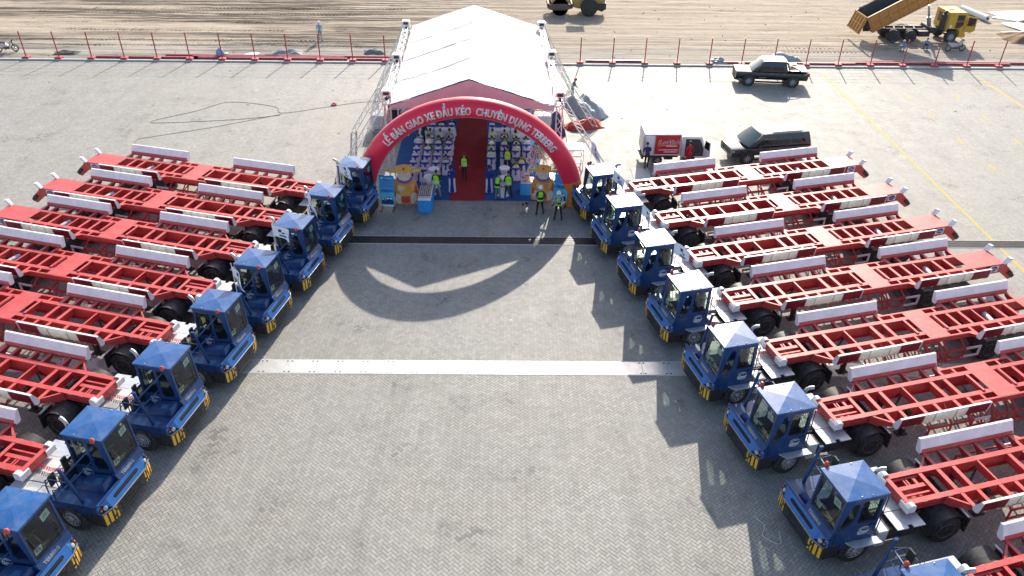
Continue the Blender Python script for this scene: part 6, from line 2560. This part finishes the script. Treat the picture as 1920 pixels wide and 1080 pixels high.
m.lathe([(.24, 0), (.24, .10), (.20, .12), (0, .12)], c=(.85, -.1, .03), n=16)
m.build("cable_coil", GALV, o)

# dump truck ---------------------------------------------------------
DY = mat("dump_truck_yellow", (0.58, 0.36, 0.02), 0.45, dust=.3, dustcol=(.35, .28, .18))
DO = mat("dump_body_orange", (0.50, 0.22, 0.04), 0.5, dust=.45, dustcol=(.30, .22, .14))
DIN = mat("worn_steel_interior", (.05, .055, .065), .6, dust=.3)
dt = thing("dump_truck", "yellow dump truck with raised orange bed working on the sand behind the fence", "dump truck", (39.1, 70.75, .02), R(1))
m = MB()
for s in (-1, 1):
    m.box(-7.6, 1.1, s * .42 - .05, s * .42 + .05, .80, 1.08)
for x in (-7.4, -6.6, -5.7, -4.8, -3.9, -3.0, -2.1):
    m.bar((x, -.38, 1.0), (x + .25, .38, 1.0), .10, .12)
m.box(-2.9, -1.9, -1.15, -.55, .55, 1.0)
m.box(-3.0, -2.0, .55, 1.15, .5, 1.0)
m.tube([(-5, -1.0, .54), (-5, 1.0, .54)], .1)
m.tube([(-3.55, -1.0, .54), (-3.55, 1.0, .54)], .1)
m.tube([(0, -1.0, .54), (0, 1.0, .54)], .08)
m.build("chassis_frame", CHASSIS, dt)
for x, d in ((0, False), (-3.55, True), (-5.0, True)):
    for s in (-1, 1):
        put_wheel(dt, x, s * 1.08, .54, s, d, sc=1.03)
m = MB()
m.prism([(1.18, .55), (1.22, 1.35), (1.02, 2.52), (.90, 2.62), (-.62, 2.62), (-.62, 1.05), (-.55, 1.02), (-.46, 1.22), (.46, 1.22), (.62, .95), (.70, .55)], 'y', -1.18, 1.18)
dc = m.build("cab", DY, dt, bevel=.05)
m = MB()
m.poly([(1.235, -1.02, 1.42), (1.235, 1.02, 1.42), (1.065, .98, 2.42), (1.065, -.98, 2.42)])
m.build("windscreen", CARGLASS, dt)
for s in (-1, 1):
    m = MB()
    m.prism([(.80, 1.55), (.76, 2.40), (.12, 2.42), (.12, 1.30), (.55, 1.30)], 'y', s * 1.183, s * 1.192)
    m.build("side_window", CARGLASS, dt)
m = MB()
m.prism([(-.1, .05), (.05, 1.35), (.75, 1.32), (.80, .2), (.5, 0)], 'y', -.03, .03)
m.build("open_door", DY, dt, bevel=.01).location = (.98, -1.25, 1.0)
dt.children
od = [c for c in CH[dt.name] if c.name.startswith("open_door")][0]
od.rotation_euler = (0, 0, R(-28))
m = MB()
m.prism([(.08, .55), (.10, 1.25), (.68, 1.22), (.70, .6)], 'y', -.034, .034)
m.build("door_glass", CARGLASS, od)
m = MB()
m.box(-.2, .2, -.18, .18, 2.625, 2.68)
m.build("roof_hatch", WHITE, dt, bevel=.02)
m = MB()
m.lathe([(.14, 0), (.14, .006), (0, .006)], ax='y', n=20)
m.xf(Matrix.Translation((-.28, -1.19, 1.45)) @ Matrix.Rotation(math.pi, 4, 'Z'))
m.build("door_sign", WHITE, dt)
m = MB()
m.prism([(-.57, 1.55), (-.57, 2.35), (-.625, 2.35), (-.625, 1.55)], 'y', -.7, .7)
m.build("rear_window", CARGLASS, dt)
m = MB()
m.box(-1.15, -.78, -1.15, -.75, 1.1, 2.45)
m.tube([(-.95, -.95, 2.45), (-.95, -.95, 2.6), (-.85, -1.05, 2.66)], .15, 10)
m.build("air_intake", BLACK, dt, bevel=.03)
m = MB()
m.tube([(-1.5, 0, .9), (-2.1, 0, 2.95)], [.13, .08], 10)
m.tube([(-1.5, 0, .9), (-1.8, 0, 1.95)], [.17, .17], 10)
m.build("hoist_ram", STEEL, dt)
m = MB()
m.box(-1.9, -1.3, -1.0, .9, .8, 1.3)
m.build("gearbox_cover", CHASSIS, dt, bevel=.05)
m = MB()
m.prism([(.60, .50), (1.22, .50), (1.26, .80), (.64, .80)], 'y', -1.22, 1.22)
m.build("front_bumper", DY, dt, bevel=.03)
# raised bed, own local frame hinged at the rear: u forward along the floor, v up
bedM = Matrix.Translation((-6.9, 0, 1.02)) @ Matrix.Rotation(R(-30), 4, 'Y')
BL, BH, BWd = 5.9, 1.50, 1.24
m = MB()
m.box(-.25, BL, -BWd, BWd, .0, .10)
m.box(BL - .08, BL, -BWd, BWd, .10, BH + .1)
for s in (-1, 1):
    m.box(-.25, BL - .081, s * BWd - .04, s * BWd + .04, .101, BH)
m.xf(bedM)
bed = m.build("tipping_bed", DO, dt)
m = MB()
m.poly([(-.25, -BWd + .045, .105), (BL - .085, -BWd + .045, .105), (BL - .085, BWd - .045, .105), (-.25, BWd - .045, .105)])
for s in (-1, 1):
    yy = s * (BWd - .045)
    m.poly([(-.25, yy, .105), (BL - .085, yy, .105), (BL - .085, yy, BH - .01), (-.25, yy, BH - .01)])
m.poly([(BL - .085, -BWd + .045, .105), (BL - .085, BWd - .045, .105), (BL - .085, BWd - .045, BH), (BL - .085, -BWd + .045, BH)])
m.xf(bedM)
m.build("bed_lining", DIN, bed)
for s in (-1, 1):
    for k in range(8):
        u = -.10 + k * .80
        m = MB()
        yy = s * (BWd + .075)
        m.box(u, u + .16, yy - .035, yy + .035, .0, BH - .13)
        m.xf(bedM)
        m.build("bed_rib", DO, bed, bevel=.01)
    for v in (.0, .62, BH - .12):
        m = MB()
        yy = s * (BWd + .08)
        m.box(-.22, BL, yy - .04, yy + .045, v, v + .13)
        m.xf(bedM)
        m.build("bed_rail", DO, bed, bevel=.01)
# dirt rim clinging to the edge
m = MB()
for k in range(30):
    u = k * .19
    h = .05 + .06 * random.random()
    m.box(u, u + .19, BWd - .03, BWd + .05, BH + .001, BH + h)
m.xf(bedM)
m.build("clinging_dirt", DIRT, bed)["kind"] = "stuff"
m = MB()
m.box(-.06, .06, -BWd - .05, BWd + .05, -1.45, .05)
tg = m.build("tailgate", DO, dt)
tg.location = (-7.85, 0, 2.15)
tg.rotation_euler = (0, R(18), 0)
for k in range(5):
    m = MB()
    y = -1.12 + k * .56
    m.box(-.13, -.061, y - .05, y + .05, -1.40, .02)
    m.build("gate_rib", DO, tg)
for z in (-1.42, -.74, -.06):
    m = MB()
    m.box(-.14, -.062, -1.25, 1.25, z, z + .10)
    m.build("gate_rail", DO, tg)

# road roller ----------------------------------------------------------
RY = mat("roller_yellow", (0.42, 0.28, 0.06), .5, dust=.5, dustcol=(.33, .27, .2))
rl = thing("road_roller", "dusty yellow road roller with one steel drum on the sand behind the tent", "road roller", (5.15, 78.4, .02))
m = MB()
m.lathe([(.80, -1.02), (.82, -1.0), (.82, 1.0), (.80, 1.02), (.70, 1.02), (.62, .9), (.0, .9)], c=(0, 0, .82), ax='y', n=36)
m.lathe([(.0, -.9), (.62, -.9), (.70, -1.02), (.80, -1.02)], c=(0, 0, .82), ax='y', n=36)
m.build("steel_drum", DIN, rl, smooth=True)
m = MB()
for s in (-1, 1):
    m.prism([(-1.15, .62), (-1.1, 1.05), (-.5, 1.12), (.4, 1.15), (1.1, 1.05), (1.15, .72), (.5, .55), (-.6, .52)], 'y', s * 1.06 - .06, s * 1.06 + .06)
m.box(-1.25, -1.05, -1.12, 1.12, .75, 1.15)
m.box(1.0, 1.2, -1.12, 1.12, .75, 1.15)
m.build("drum_frame", mat("rusty_frame", (.10, .06, .04), .7, dust=.4), rl, bevel=.02)
m = MB()
m.prism([(-.7, 1.65), (.75, 1.65), (.9, 1.2), (-.9, 1.2)], 'y', -1.0, 1.0)
m.build("drum_cover", RY, rl, bevel=.03)
m = MB()
m.prism([(1.25, .75), (1.25, 1.45), (1.7, 1.75), (4.0, 1.75), (4.3, 1.55), (4.3, .8), (3.6, .62), (1.8, .62)], 'y', -.72, .72)
m.build("engine_body", RY, rl, bevel=.04)
m = MB()
m.box(4.28, 4.42, -.8, .8, .55, 1.15)
m.prism([(3.5, .6), (4.0, .45), (4.25, .6), (4.25, 1.1), (3.5, 1.1)], 'y', -1.15, -.76)
m.build("rear_weight", BLACK, rl, bevel=.03)
m = MB()
for (x, y) in ((1.55, -.66), (1.55, .66), (2.7, -.66), (2.7, .66)):
    m.tube([(x, y, 1.7), (x, y, 2.9)], .04, 6)
m.box(1.35, 2.95, -.85, .85, 2.9, 2.98)
m.build("canopy", RY, rl)
for s in (-1, 1):
    m = MB()
    rr = .80
    m.lathe([(rr * .5, -.28), (rr * .9, -.30), (rr, -.2), (rr, .2), (rr * .9, .30), (rr * .5, .28)], ax='y', n=28)
    for k in range(20):
        a = 2 * math.pi * k / 20
        c, s_ = math.cos(a), math.sin(a)
        m.bar((rr * c, -.28, rr * s_), (rr * c, .28, rr * s_), .10, .05, up=(c, 0, s_))
    w = m.build("wheel", RUBBER, rl, smooth=True)
    w.location = (2.78, s * .92, .82)
    w.rotation_euler = (0, 0, 0 if s > 0 else math.pi)
    m = MB()
    m.lathe([(rr * .5, .27), (rr * .42, .20), (rr * .22, .18), (rr * .2, .26), (0, .26)], ax='y', n=20)
    m.build("rim", RY, w, smooth=True)


# motorbikes -----------------------------------------------------------
def motorbike(label, loc, rz):
    t = thing("motorbike", label, "motorbike", loc, rz)
    for x in (.62, -.62):
        m = MB()
        pts = [(.25 * math.cos(2 * math.pi * k / 18), 0, .25 * math.sin(2 * math.pi * k / 18)) for k in range(19)]
        m.tube(pts, .045, 8, cap=False)
        w = m.build("wheel", RUBBER, t, smooth=True)
        w.location = (x, 0, .295)
        m = MB()
        for k in range(5):
            a = 2 * math.pi * k / 5
            m.bar((0, 0, 0), (.22 * math.cos(a), 0, .22 * math.sin(a)), .03, .02, up=(0, 1, 0))
        m.lathe([(.05, -.05), (.05, .05), (0, .05)], ax='y', n=10)
        m.build("rim", STEEL, w)
    m = MB()
    m.prism([(-.75, .62), (-.55, .80), (.0, .72), (.18, .52), (.1, .38), (-.4, .36)], 'y', -.10, .10)
    m.prism([(.30, .45), (.52, .92), (.42, .98), (.20, .55)], 'y', -.14, .14)
    m.build("fairing", GALV, t, bevel=.03)
    m = MB()
    m.prism([(-.80, .80), (-.70, .86), (.05, .80), (.08, .73), (-.55, .76)], 'y', -.13, .13)
    m.build("saddle", BLACK, t, bevel=.03)
    m = MB()
    m.tube([(.62, 0, .30), (.44, 0, .98)], .04, 6)
    m.tube([(.42, -.34, 1.02), (.46, 0, 1.0), (.42, .34, 1.02)], .02, 6)
    m.lathe([(.09, .50), (.07, .58), (0, .60)], c=(0, 0, .92), ax='x', n=10)
    m.box(-.2, .2, -.12, .12, .24, .42)
    m.bar((-.62, .08, .3), (0, .08, .32), .05)
    m.bar((-.1, .12, .3), (-.25, .35, .02), .025)
    m.build("frame_and_fork", DARKM, t)
    return t


motorbike("silver motorbike standing behind the fence at the left edge", (-40.9, 64.5, .02), R(12))
motorbike("motorbike parked behind the fence in front of the dump truck cab", (38.5, 67.2, .02), R(5))

# ================================================================ LOOSE THINGS
TARP = mat("grey_tarpaulin", (.36, .39, .40), .6, bump=.3, bscale=3)
RTARP = mat("red_fabric", (.46, .04, .02), .6, bump=.3, bscale=5)


def heap(name, label, cat, cx, cy, rx, ry, h, m_, seed, rz=0, n=26, ridge=1.0):
    mb = MB()
    for a in range(n + 1):
        for b in range(n + 1):
            u, v = -1 + 2 * a / n, -1 + 2 * b / n
            r = math.sqrt(u * u + v * v)
            sq = max(abs(u), abs(v))
            x, y = u * rx, v * ry
            k = max(0, 1 - sq ** 2.2)
            z = h * k * (.55 + .55 * noise.noise((u * 1.8 + seed, v * 1.8, seed))) + .10 * h * abs(noise.noise((u * 5 + seed, v * 5, 2)))
            wob = 1 + .22 * noise.noise((u * 1.5 + seed, v * 1.5, 5 + seed))
            mb.v.append((x * wob, y * wob, max(.004, z) + .01))
    for a in range(n):
        for b in range(n):
            i = a * (n + 1) + b
            mb.f.append((i, i + 1, i + n + 2, i + n + 1))
            mb.m.append(0)
    o = mb.build(name, m_, smooth=True, auto=70)
    o.location = (cx, cy, 0)
    o.rotation_euler = (0, 0, rz)
    return tag(o, label, cat)


heap("tarpaulin", "crumpled pale grey tarpaulin heaped beside the right side of the tent", "tarpaulin", 5.45, 52.6, 1.0, 2.0, 1.5, TARP, 3.1, R(25))
heap("folded_fabric", "heap of red fabric lying on the paving right of the tent", "fabric", 5.25, 49.6, 1.25, .7, .75, RTARP, 8.4, R(20))
heap("blue_sheet", "dark blue sheet bunched up against the right tent tower", "sheet", 3.35, 49.2, .5, 1.2, 1.4, MATS["navy_sheet"], 12.2)
heap("sand_heap", "brown heap of sand at the right edge beside white sheets", "sand heap", 48.0, 71.2, 3.0, 1.6, .95, mat("brown_sand", (.22, .14, .075), .95, bump=.4), 5.5)
heap("sand_heap", "smaller brown sand heap further back at the right edge", "sand heap", 51.4, 75.0, 2.2, 1.8, 1.2, MATS["brown_sand"], 15.5)
GEO = mat("white_geotextile", (.74, .74, .74), .7, bump=.3, bscale=2)


def sheet(label, pts, seed):
    mb = MB()
    lp = smooth_loop(pts, 3)
    c = (sum(p[0] for p in lp) / len(lp), sum(p[1] for p in lp) / len(lp))
    mb.v.append((c[0], c[1], .10))
    n = len(lp)
    for f, z in ((.5, .13), (1, .09)):
        for k, p in enumerate(lp):
            mb.v.append((c[0] + (p[0] - c[0]) * f, c[1] + (p[1] - c[1]) * f, z + .05 * noise.noise((p[0] * f, p[1] * f, seed))))
    for k in range(n):
        mb.f.append((0, 1 + k, 1 + (k + 1) % n))
        mb.m.append(0)
        mb.f.append((1 + k, 1 + n + k, 1 + n + (k + 1) % n, 1 + (k + 1) % n))
        mb.m.append(0)
    return tag(mb.build("white_sheet", GEO, smooth=True), label, "sheet")


sheet("large white ground sheet spread on the sand at the upper right corner", [(48.6, 80.5), (56, 80.6), (56, 77.2), (50, 76.6), (48.6, 77.4), (47.4, 78.2), (48.3, 79)], 1)
sheet("narrow white ground sheet on the sand below the larger one", [(47.5, 76.4), (52, 76.3), (51, 74.5), (50, 72.8), (47.7, 72.8), (47.9, 73.6), (47.5, 74.5)], 4)
sheet("small white ground sheet nearest the brown sand heap at the right edge", [(45.7, 73.3), (48.5, 73.3), (47.2, 72.5), (45.9, 71.8), (46.2, 72.6)], 6)
o = thing("fabric_roll", "rolled white ground sheet lying on the sand right of the dump truck", "roll", (46.0, 78.6, .02))
m = MB()
m.tube([(-.30, 2.3, .28), (.25, -1.7, .28)], .28, 16)
m.build("rolled_sheet", GEO, o, smooth=True)
m = MB()
d_ = Vector((.55, -4.0, 0)).normalized()
m.tube([Vector((.25, -1.7, .28)), Vector((.25, -1.7, .28)) + d_ * .03], .12, 10)
m.build("core_tube", DARKM, o)
# site litter behind the fence
pil = [(-36.0, 64.3, 1.0, .5, .35, "dark tangle of nets lying behind the fence near the motorbike", "nets"), (-18.2, 64.9, 1.3, .6, .45, "grey pile of cut branches behind the fence left of the walking worker", "pile"), (-10.9, 65.2, 1.0, .5, .5, "dark green bundle of sheeting behind the fence beside the tent", "bundle"), (17.3, 63.6, .7, .5, .6, "grey wrapped bundle on the sand behind the fence left of the pickup", "bundle"), (23.0, 64.1, 1.3, .7, .9, "grey bagged materials stacked behind the pickup", "bags")]
for k, (x, y, rx, ry, h, lab, cat) in enumerate(pil):
    heap("material_pile" if cat != "nets" else "net_pile", lab, cat, x, y, rx, ry, h, (DGREY, GREYC, GREEN, TARP, TARP)[k], 20 + k * 3.3, 0, 16)
o = thing("sack", "pale blue bag standing on red beams behind the left fence", "bag", (-23.25, 63.7, .1))
m = MB()
m.lathe([(.0, 0), (.30, .02), (.34, .25), (.26, .48), (.10, .60), (0, .66)], n=14, sy=.8)
m.build("bag_body", LBLUEC, o, smooth=True)
m = MB()
m.lathe([(.0, .0), (.2, .02), (.2, .2), (0, .26)], c=(.42, .1, 0), n=10)
m.build("white_bundle", WHT, o, smooth=True)
sheet("small white cloth scrap on the beams behind the left fence", [(-21.5, 64.3), (-20.6, 64.0), (-20.3, 64.6), (-20.9, 64.9)], 7)
# cables on the paving
CAB = mat("black_cable", (.06, .06, .06), .7)


def cable(label, pts, r=.011, m_=None):
    q = [Vector((*p, r + .004)) for p in pts]
    out = []
    for k in range(len(q) - 1):
        p0, p1, p2, p3 = q[max(0, k - 1)], q[k], q[k + 1], q[min(len(q) - 1, k + 2)]
        for s in range(8):
            t = s / 8
            out.append(.5 * ((2 * p1) + (p2 - p0) * t + (2 * p0 - 5 * p1 + 4 * p2 - p3) * t * t + (3 * p1 - p0 - 3 * p2 + p3) * t ** 3))
    out.append(q[-1])
    out = [Vector((p.x, p.y, r + .004)) for p in out]
    return tag(MB().tube(out, r, 5).build("ground_cable", m_ or CAB), label, "cable")


cable("long dark cable looped across the open paving left of the tent", [(-8.0, 53.9), (-10.2, 53.7), (-12.3, 52.8), (-15.3, 51.5), (-16.2, 52.7), (-19.5, 53.5), (-21.2, 51.8), (-23.6, 49.8), (-22.3, 49.6), (-17.9, 50.3), (-15.4, 51.1)])
cable("thin dark cable running from the loop to the first left trailer", [(-15.3, 51.3), (-19.2, 48.9), (-22.4, 47.3), (-23.4, 46.6), (-22.9, 44.9), (-22.8, 43.4)])
o = thing("red_plug_reel", "small red connector lying on the cable left of the tent", "connector", (-12.1, 53.15, 0))
m = MB()
m.tube([(.16 * math.cos(a), .16 * math.sin(a), .06) for a in [k * .5 for k in range(14)]], .05, 6)
m.build("coil", INKR, o)
cable("pale wire curl lying beside the seventh right tractor", [(8.05, 16.9), (8.3, 16.5), (8.15, 16.1), (8.6, 15.8), (8.7, 16.3)], .008, PAPER)
# equipment beside the tent
o = thing("water_tank", "white caged water tank beside the left tent tower", "tank", (-8.2, 48.9, 0))
m = MB()
m.box(-.5, .5, -.6, .6, .15, 1.1)
m.build("tank_body", WHITETAPE, o, bevel=.06)
m = MB()
for z in (.3, .6, .9):
    for a, b in (((-.52, -.62), (.52, -.62)), ((.52, -.62), (.52, .62)), ((.52, .62), (-.52, .62)), ((-.52, .62), (-.52, -.62))):
        m.bar((*a, z), (*b, z), .025)
for x in (-.52, 0, .52):
    for y in (-.62, .62):
        m.bar((x, y, .1), (x, y, 1.12), .025)
m.box(-.52, .52, -.62, .62, 0, .12)
m.build("tank_cage", GALV, o)
o = thing("loudspeaker_stack", "black loudspeaker boxes stacked inside the left tent corner", "loudspeaker", (-7.4, 50.2, 0))
for k, (z, w) in enumerate(((0, .5), (.75, .42), (1.4, .34))):
    m = MB()
    m.box(-w, w, -w * .8, w * .8, z, z + .7 - k * .08)
    m.build("speaker_box", DARKM, o, bevel=.02)
o = thing("white_cabinet", "white equipment cabinet standing inside the right tent corner", "cabinet", (2.45, 47.6, 0))
m = MB()
m.box(-.4, .4, -.3, .3, .1, 1.6)
m.build("cabinet_body", WHITE, o, bevel=.02)
m = MB()
m.box(-.36, .36, -.31, -.302, .2, 1.5)
m.build("cabinet_door", LGREY, o)
o = thing("white_step_frame", "white tubular frame stand behind the right arch foot", "frame", (4.1, 43.4, 0))
m = MB()
for (x, y) in ((-.5, -.5), (.5, -.5), (.5, .5), (-.5, .5)):
    m.tube([(x, y, 0), (x, y, 1.2)], .03, 6)
for z in (.4, .8, 1.2):
    for (a, b) in (((-.5, -.5), (.5, -.5)), ((.5, -.5), (.5, .5)), ((.5, .5), (-.5, .5)), ((-.5, .5), (-.5, -.5))):
        m.tube([(*a, z), (*b, z)], .03, 6)
m.build("tube_frame", WHITE, o)
m = MB()
m.box(-.52, .52, -.52, .52, 1.21, 1.26)
m.build("top_board", WHITE, o)
# flowers and clutter by the right cutout
FLW = [mat("pink_petals", (.6, .2, .22), .7), mat("cream_petals", (.7, .6, .45), .7), mat("leaf_green", (.06, .11, .03), .7)]
for k, (x, y, lab) in enumerate(((1.55, 42.0, "pink and cream flower stand behind the right cutout board"), (2.3, 42.6, "leafy flower stand nearest the right arch foot"), (1.75, 43.4, "flower stand furthest from the paving, right of the chairs"))):
    o = thing("flower_stand", lab, "flowers", (x, y, .013))
    m = MB()
    for a in range(3):
        m.tube([(.3 * math.cos(a * 2.1), .3 * math.sin(a * 2.1), 0), (0, 0, .9)], .02, 5)
    m.build("stand_leg", WHITE, o)
    m = MB()
    for q in range(220):
        d = Vector((random.gauss(0, 1), random.gauss(0, 1), random.gauss(0, 1))).normalized() * (.14 + .24 * random.random())
        c = Vector((0, 0, 1.0)) + d
        a, b = Vector((random.uniform(-1, 1), random.uniform(-1, 1), random.uniform(-1, 1))).normalized() * .06, Vector((random.uniform(-1, 1), random.uniform(-1, 1), random.uniform(-1, 1))).normalized() * .06
        m.poly([c, c + a, c + a + b, c + b], random.choice((0, 1, 1, 2)))
    m.build("blossoms", FLW, o)["kind"] = "stuff"
# shoes and paper scraps on the paving near the carpet
for k, (x, y, rz) in enumerate(((.97, 38.25, .3), (1.17, 38.38, .5))):
    m = MB()
    m.lathe([(.0, -.0), (.045, .005), (.05, .03), (.035, .07), (0, .075)], n=10, sy=2.6)
    o = m.build("shoe", BLK, smooth=True)
    o.location, o.rotation_euler = (x, y, 0), (0, 0, rz)
    tag(o, ("left" if k == 0 else "right") + " one of two black shoes left on the paving beside the carpet edge", "shoe", "shoes on the paving")
sc = MB()
for k in range(70):
    X, Y = random.uniform(-45, 45), random.uniform(45, 62)
    if abs(X + 2) < 6:
        continue
    s = random.uniform(.04, .14)
    a = random.random() * 6
    sc.poly([(X + s * math.cos(a), Y + s * math.sin(a), .012), (X + s * math.cos(a + 2), Y + s * math.sin(a + 2), .02), (X + s * .6 * math.cos(a + 4), Y + s * .6 * math.sin(a + 4), .012)], random.choice((0, 1, 1)))
for (X, Y) in ((1.0, 37.6), (1.1, 37.35), (1.22, 37.7), (.95, 37.9), (2.0, 36.2), (.2, 27.5)):
    sc.poly([(X, Y, .008), (X + .13, Y + .02, .016), (X + .09, Y + .07, .008)], 0)
tag(sc.build("paper_scraps", [PAPER, DGREY]), kind='stuff')

# ================================================================ FLAGS ON THE MIRROR POLES
FLAG = mat("white_flag_cloth", (.78, .79, .82), .7, var=.05)


def flag(tr_loc, tr_rz, label, seed, drop, yaw):
    M = Matrix.Translation(tr_loc) @ Matrix.Rotation(tr_rz, 4, 'Z')
    base = M @ Vector((.20, -1.20, 2.30))
    t = thing("pole_flag", label, "flag", base, yaw, "white flags on tractor poles")
    m = MB()
    m.tube([(0, 0, -.25), (0, 0, 1.45)], .014, 6)
    m.build("flag_pole", WHITE, t)
    m = MB()
    nx, nz = 12, 8
    W2, H2 = .82, .56
    for a in range(nx + 1):
        for b in range(nz + 1):
            u, v = a / nx, b / nz
            x = W2 * u * (1 - drop * .45 * u)
            z = 1.42 - H2 * v - drop * W2 * u * (.55 + .4 * u)
            y = .09 * math.sin(u * 6 + v * 2 + seed) * u + .04 * noise.noise((u * 3, v * 3, seed))
            m.v.append((x, y, z))
    for a in range(nx):
        for b in range(nz):
            i = a * (nz + 1) + b
            m.f.append((i, i + 1, i + nz + 2, i + nz + 1))
            m.m.append(0)
    verts = list(m.v)
    fo = m.build("flag_cloth", FLAG, t, smooth=True)
    m = MB()
    for (a0, a1, b0, b1) in ((4, 6, 2, 4), (6, 8, 4, 5), (4, 9, 6, 7)):
        for sg in (-1, 1):
            for a in range(a0, a1):
                for b in range(b0, b1):
                    q = [verts[i] for i in (a * 9 + b, a * 9 + b + 1, (a + 1) * 9 + b + 1, (a + 1) * 9 + b)]
                    m.poly([(p[0], p[1] + sg * .006, p[2]) for p in q])
    m.build("flag_emblem", INK, fo)
    return t


tl = [o for o in COL.objects if o.name.startswith("terminal_tractor")]
rows_ = {"left": sorted([o for o in tl if o.location.x < 0], key=lambda o: -o.location.y), "right": sorted([o for o in tl if o.location.x > 0], key=lambda o: -o.location.y)}
for side, k, drop, yaw in (("left", 0, .35, -25), ("left", 1, .95, -50), ("left", 2, .25, -12), ("left", 3, .75, -40), ("right", 0, .65, -50), ("right", 1, .60, -35), ("right", 2, .85, -40), ("right", 3, .45, -20)):
    o = rows_[side][k]
    flag(tuple(o.location), o.rotation_euler.z, "white flag with dark emblem on the %s tractor of the %s row from the arch" % (ordn[k], side), k * 2.1 + (5 if side == "left" else 0), drop, R(yaw))
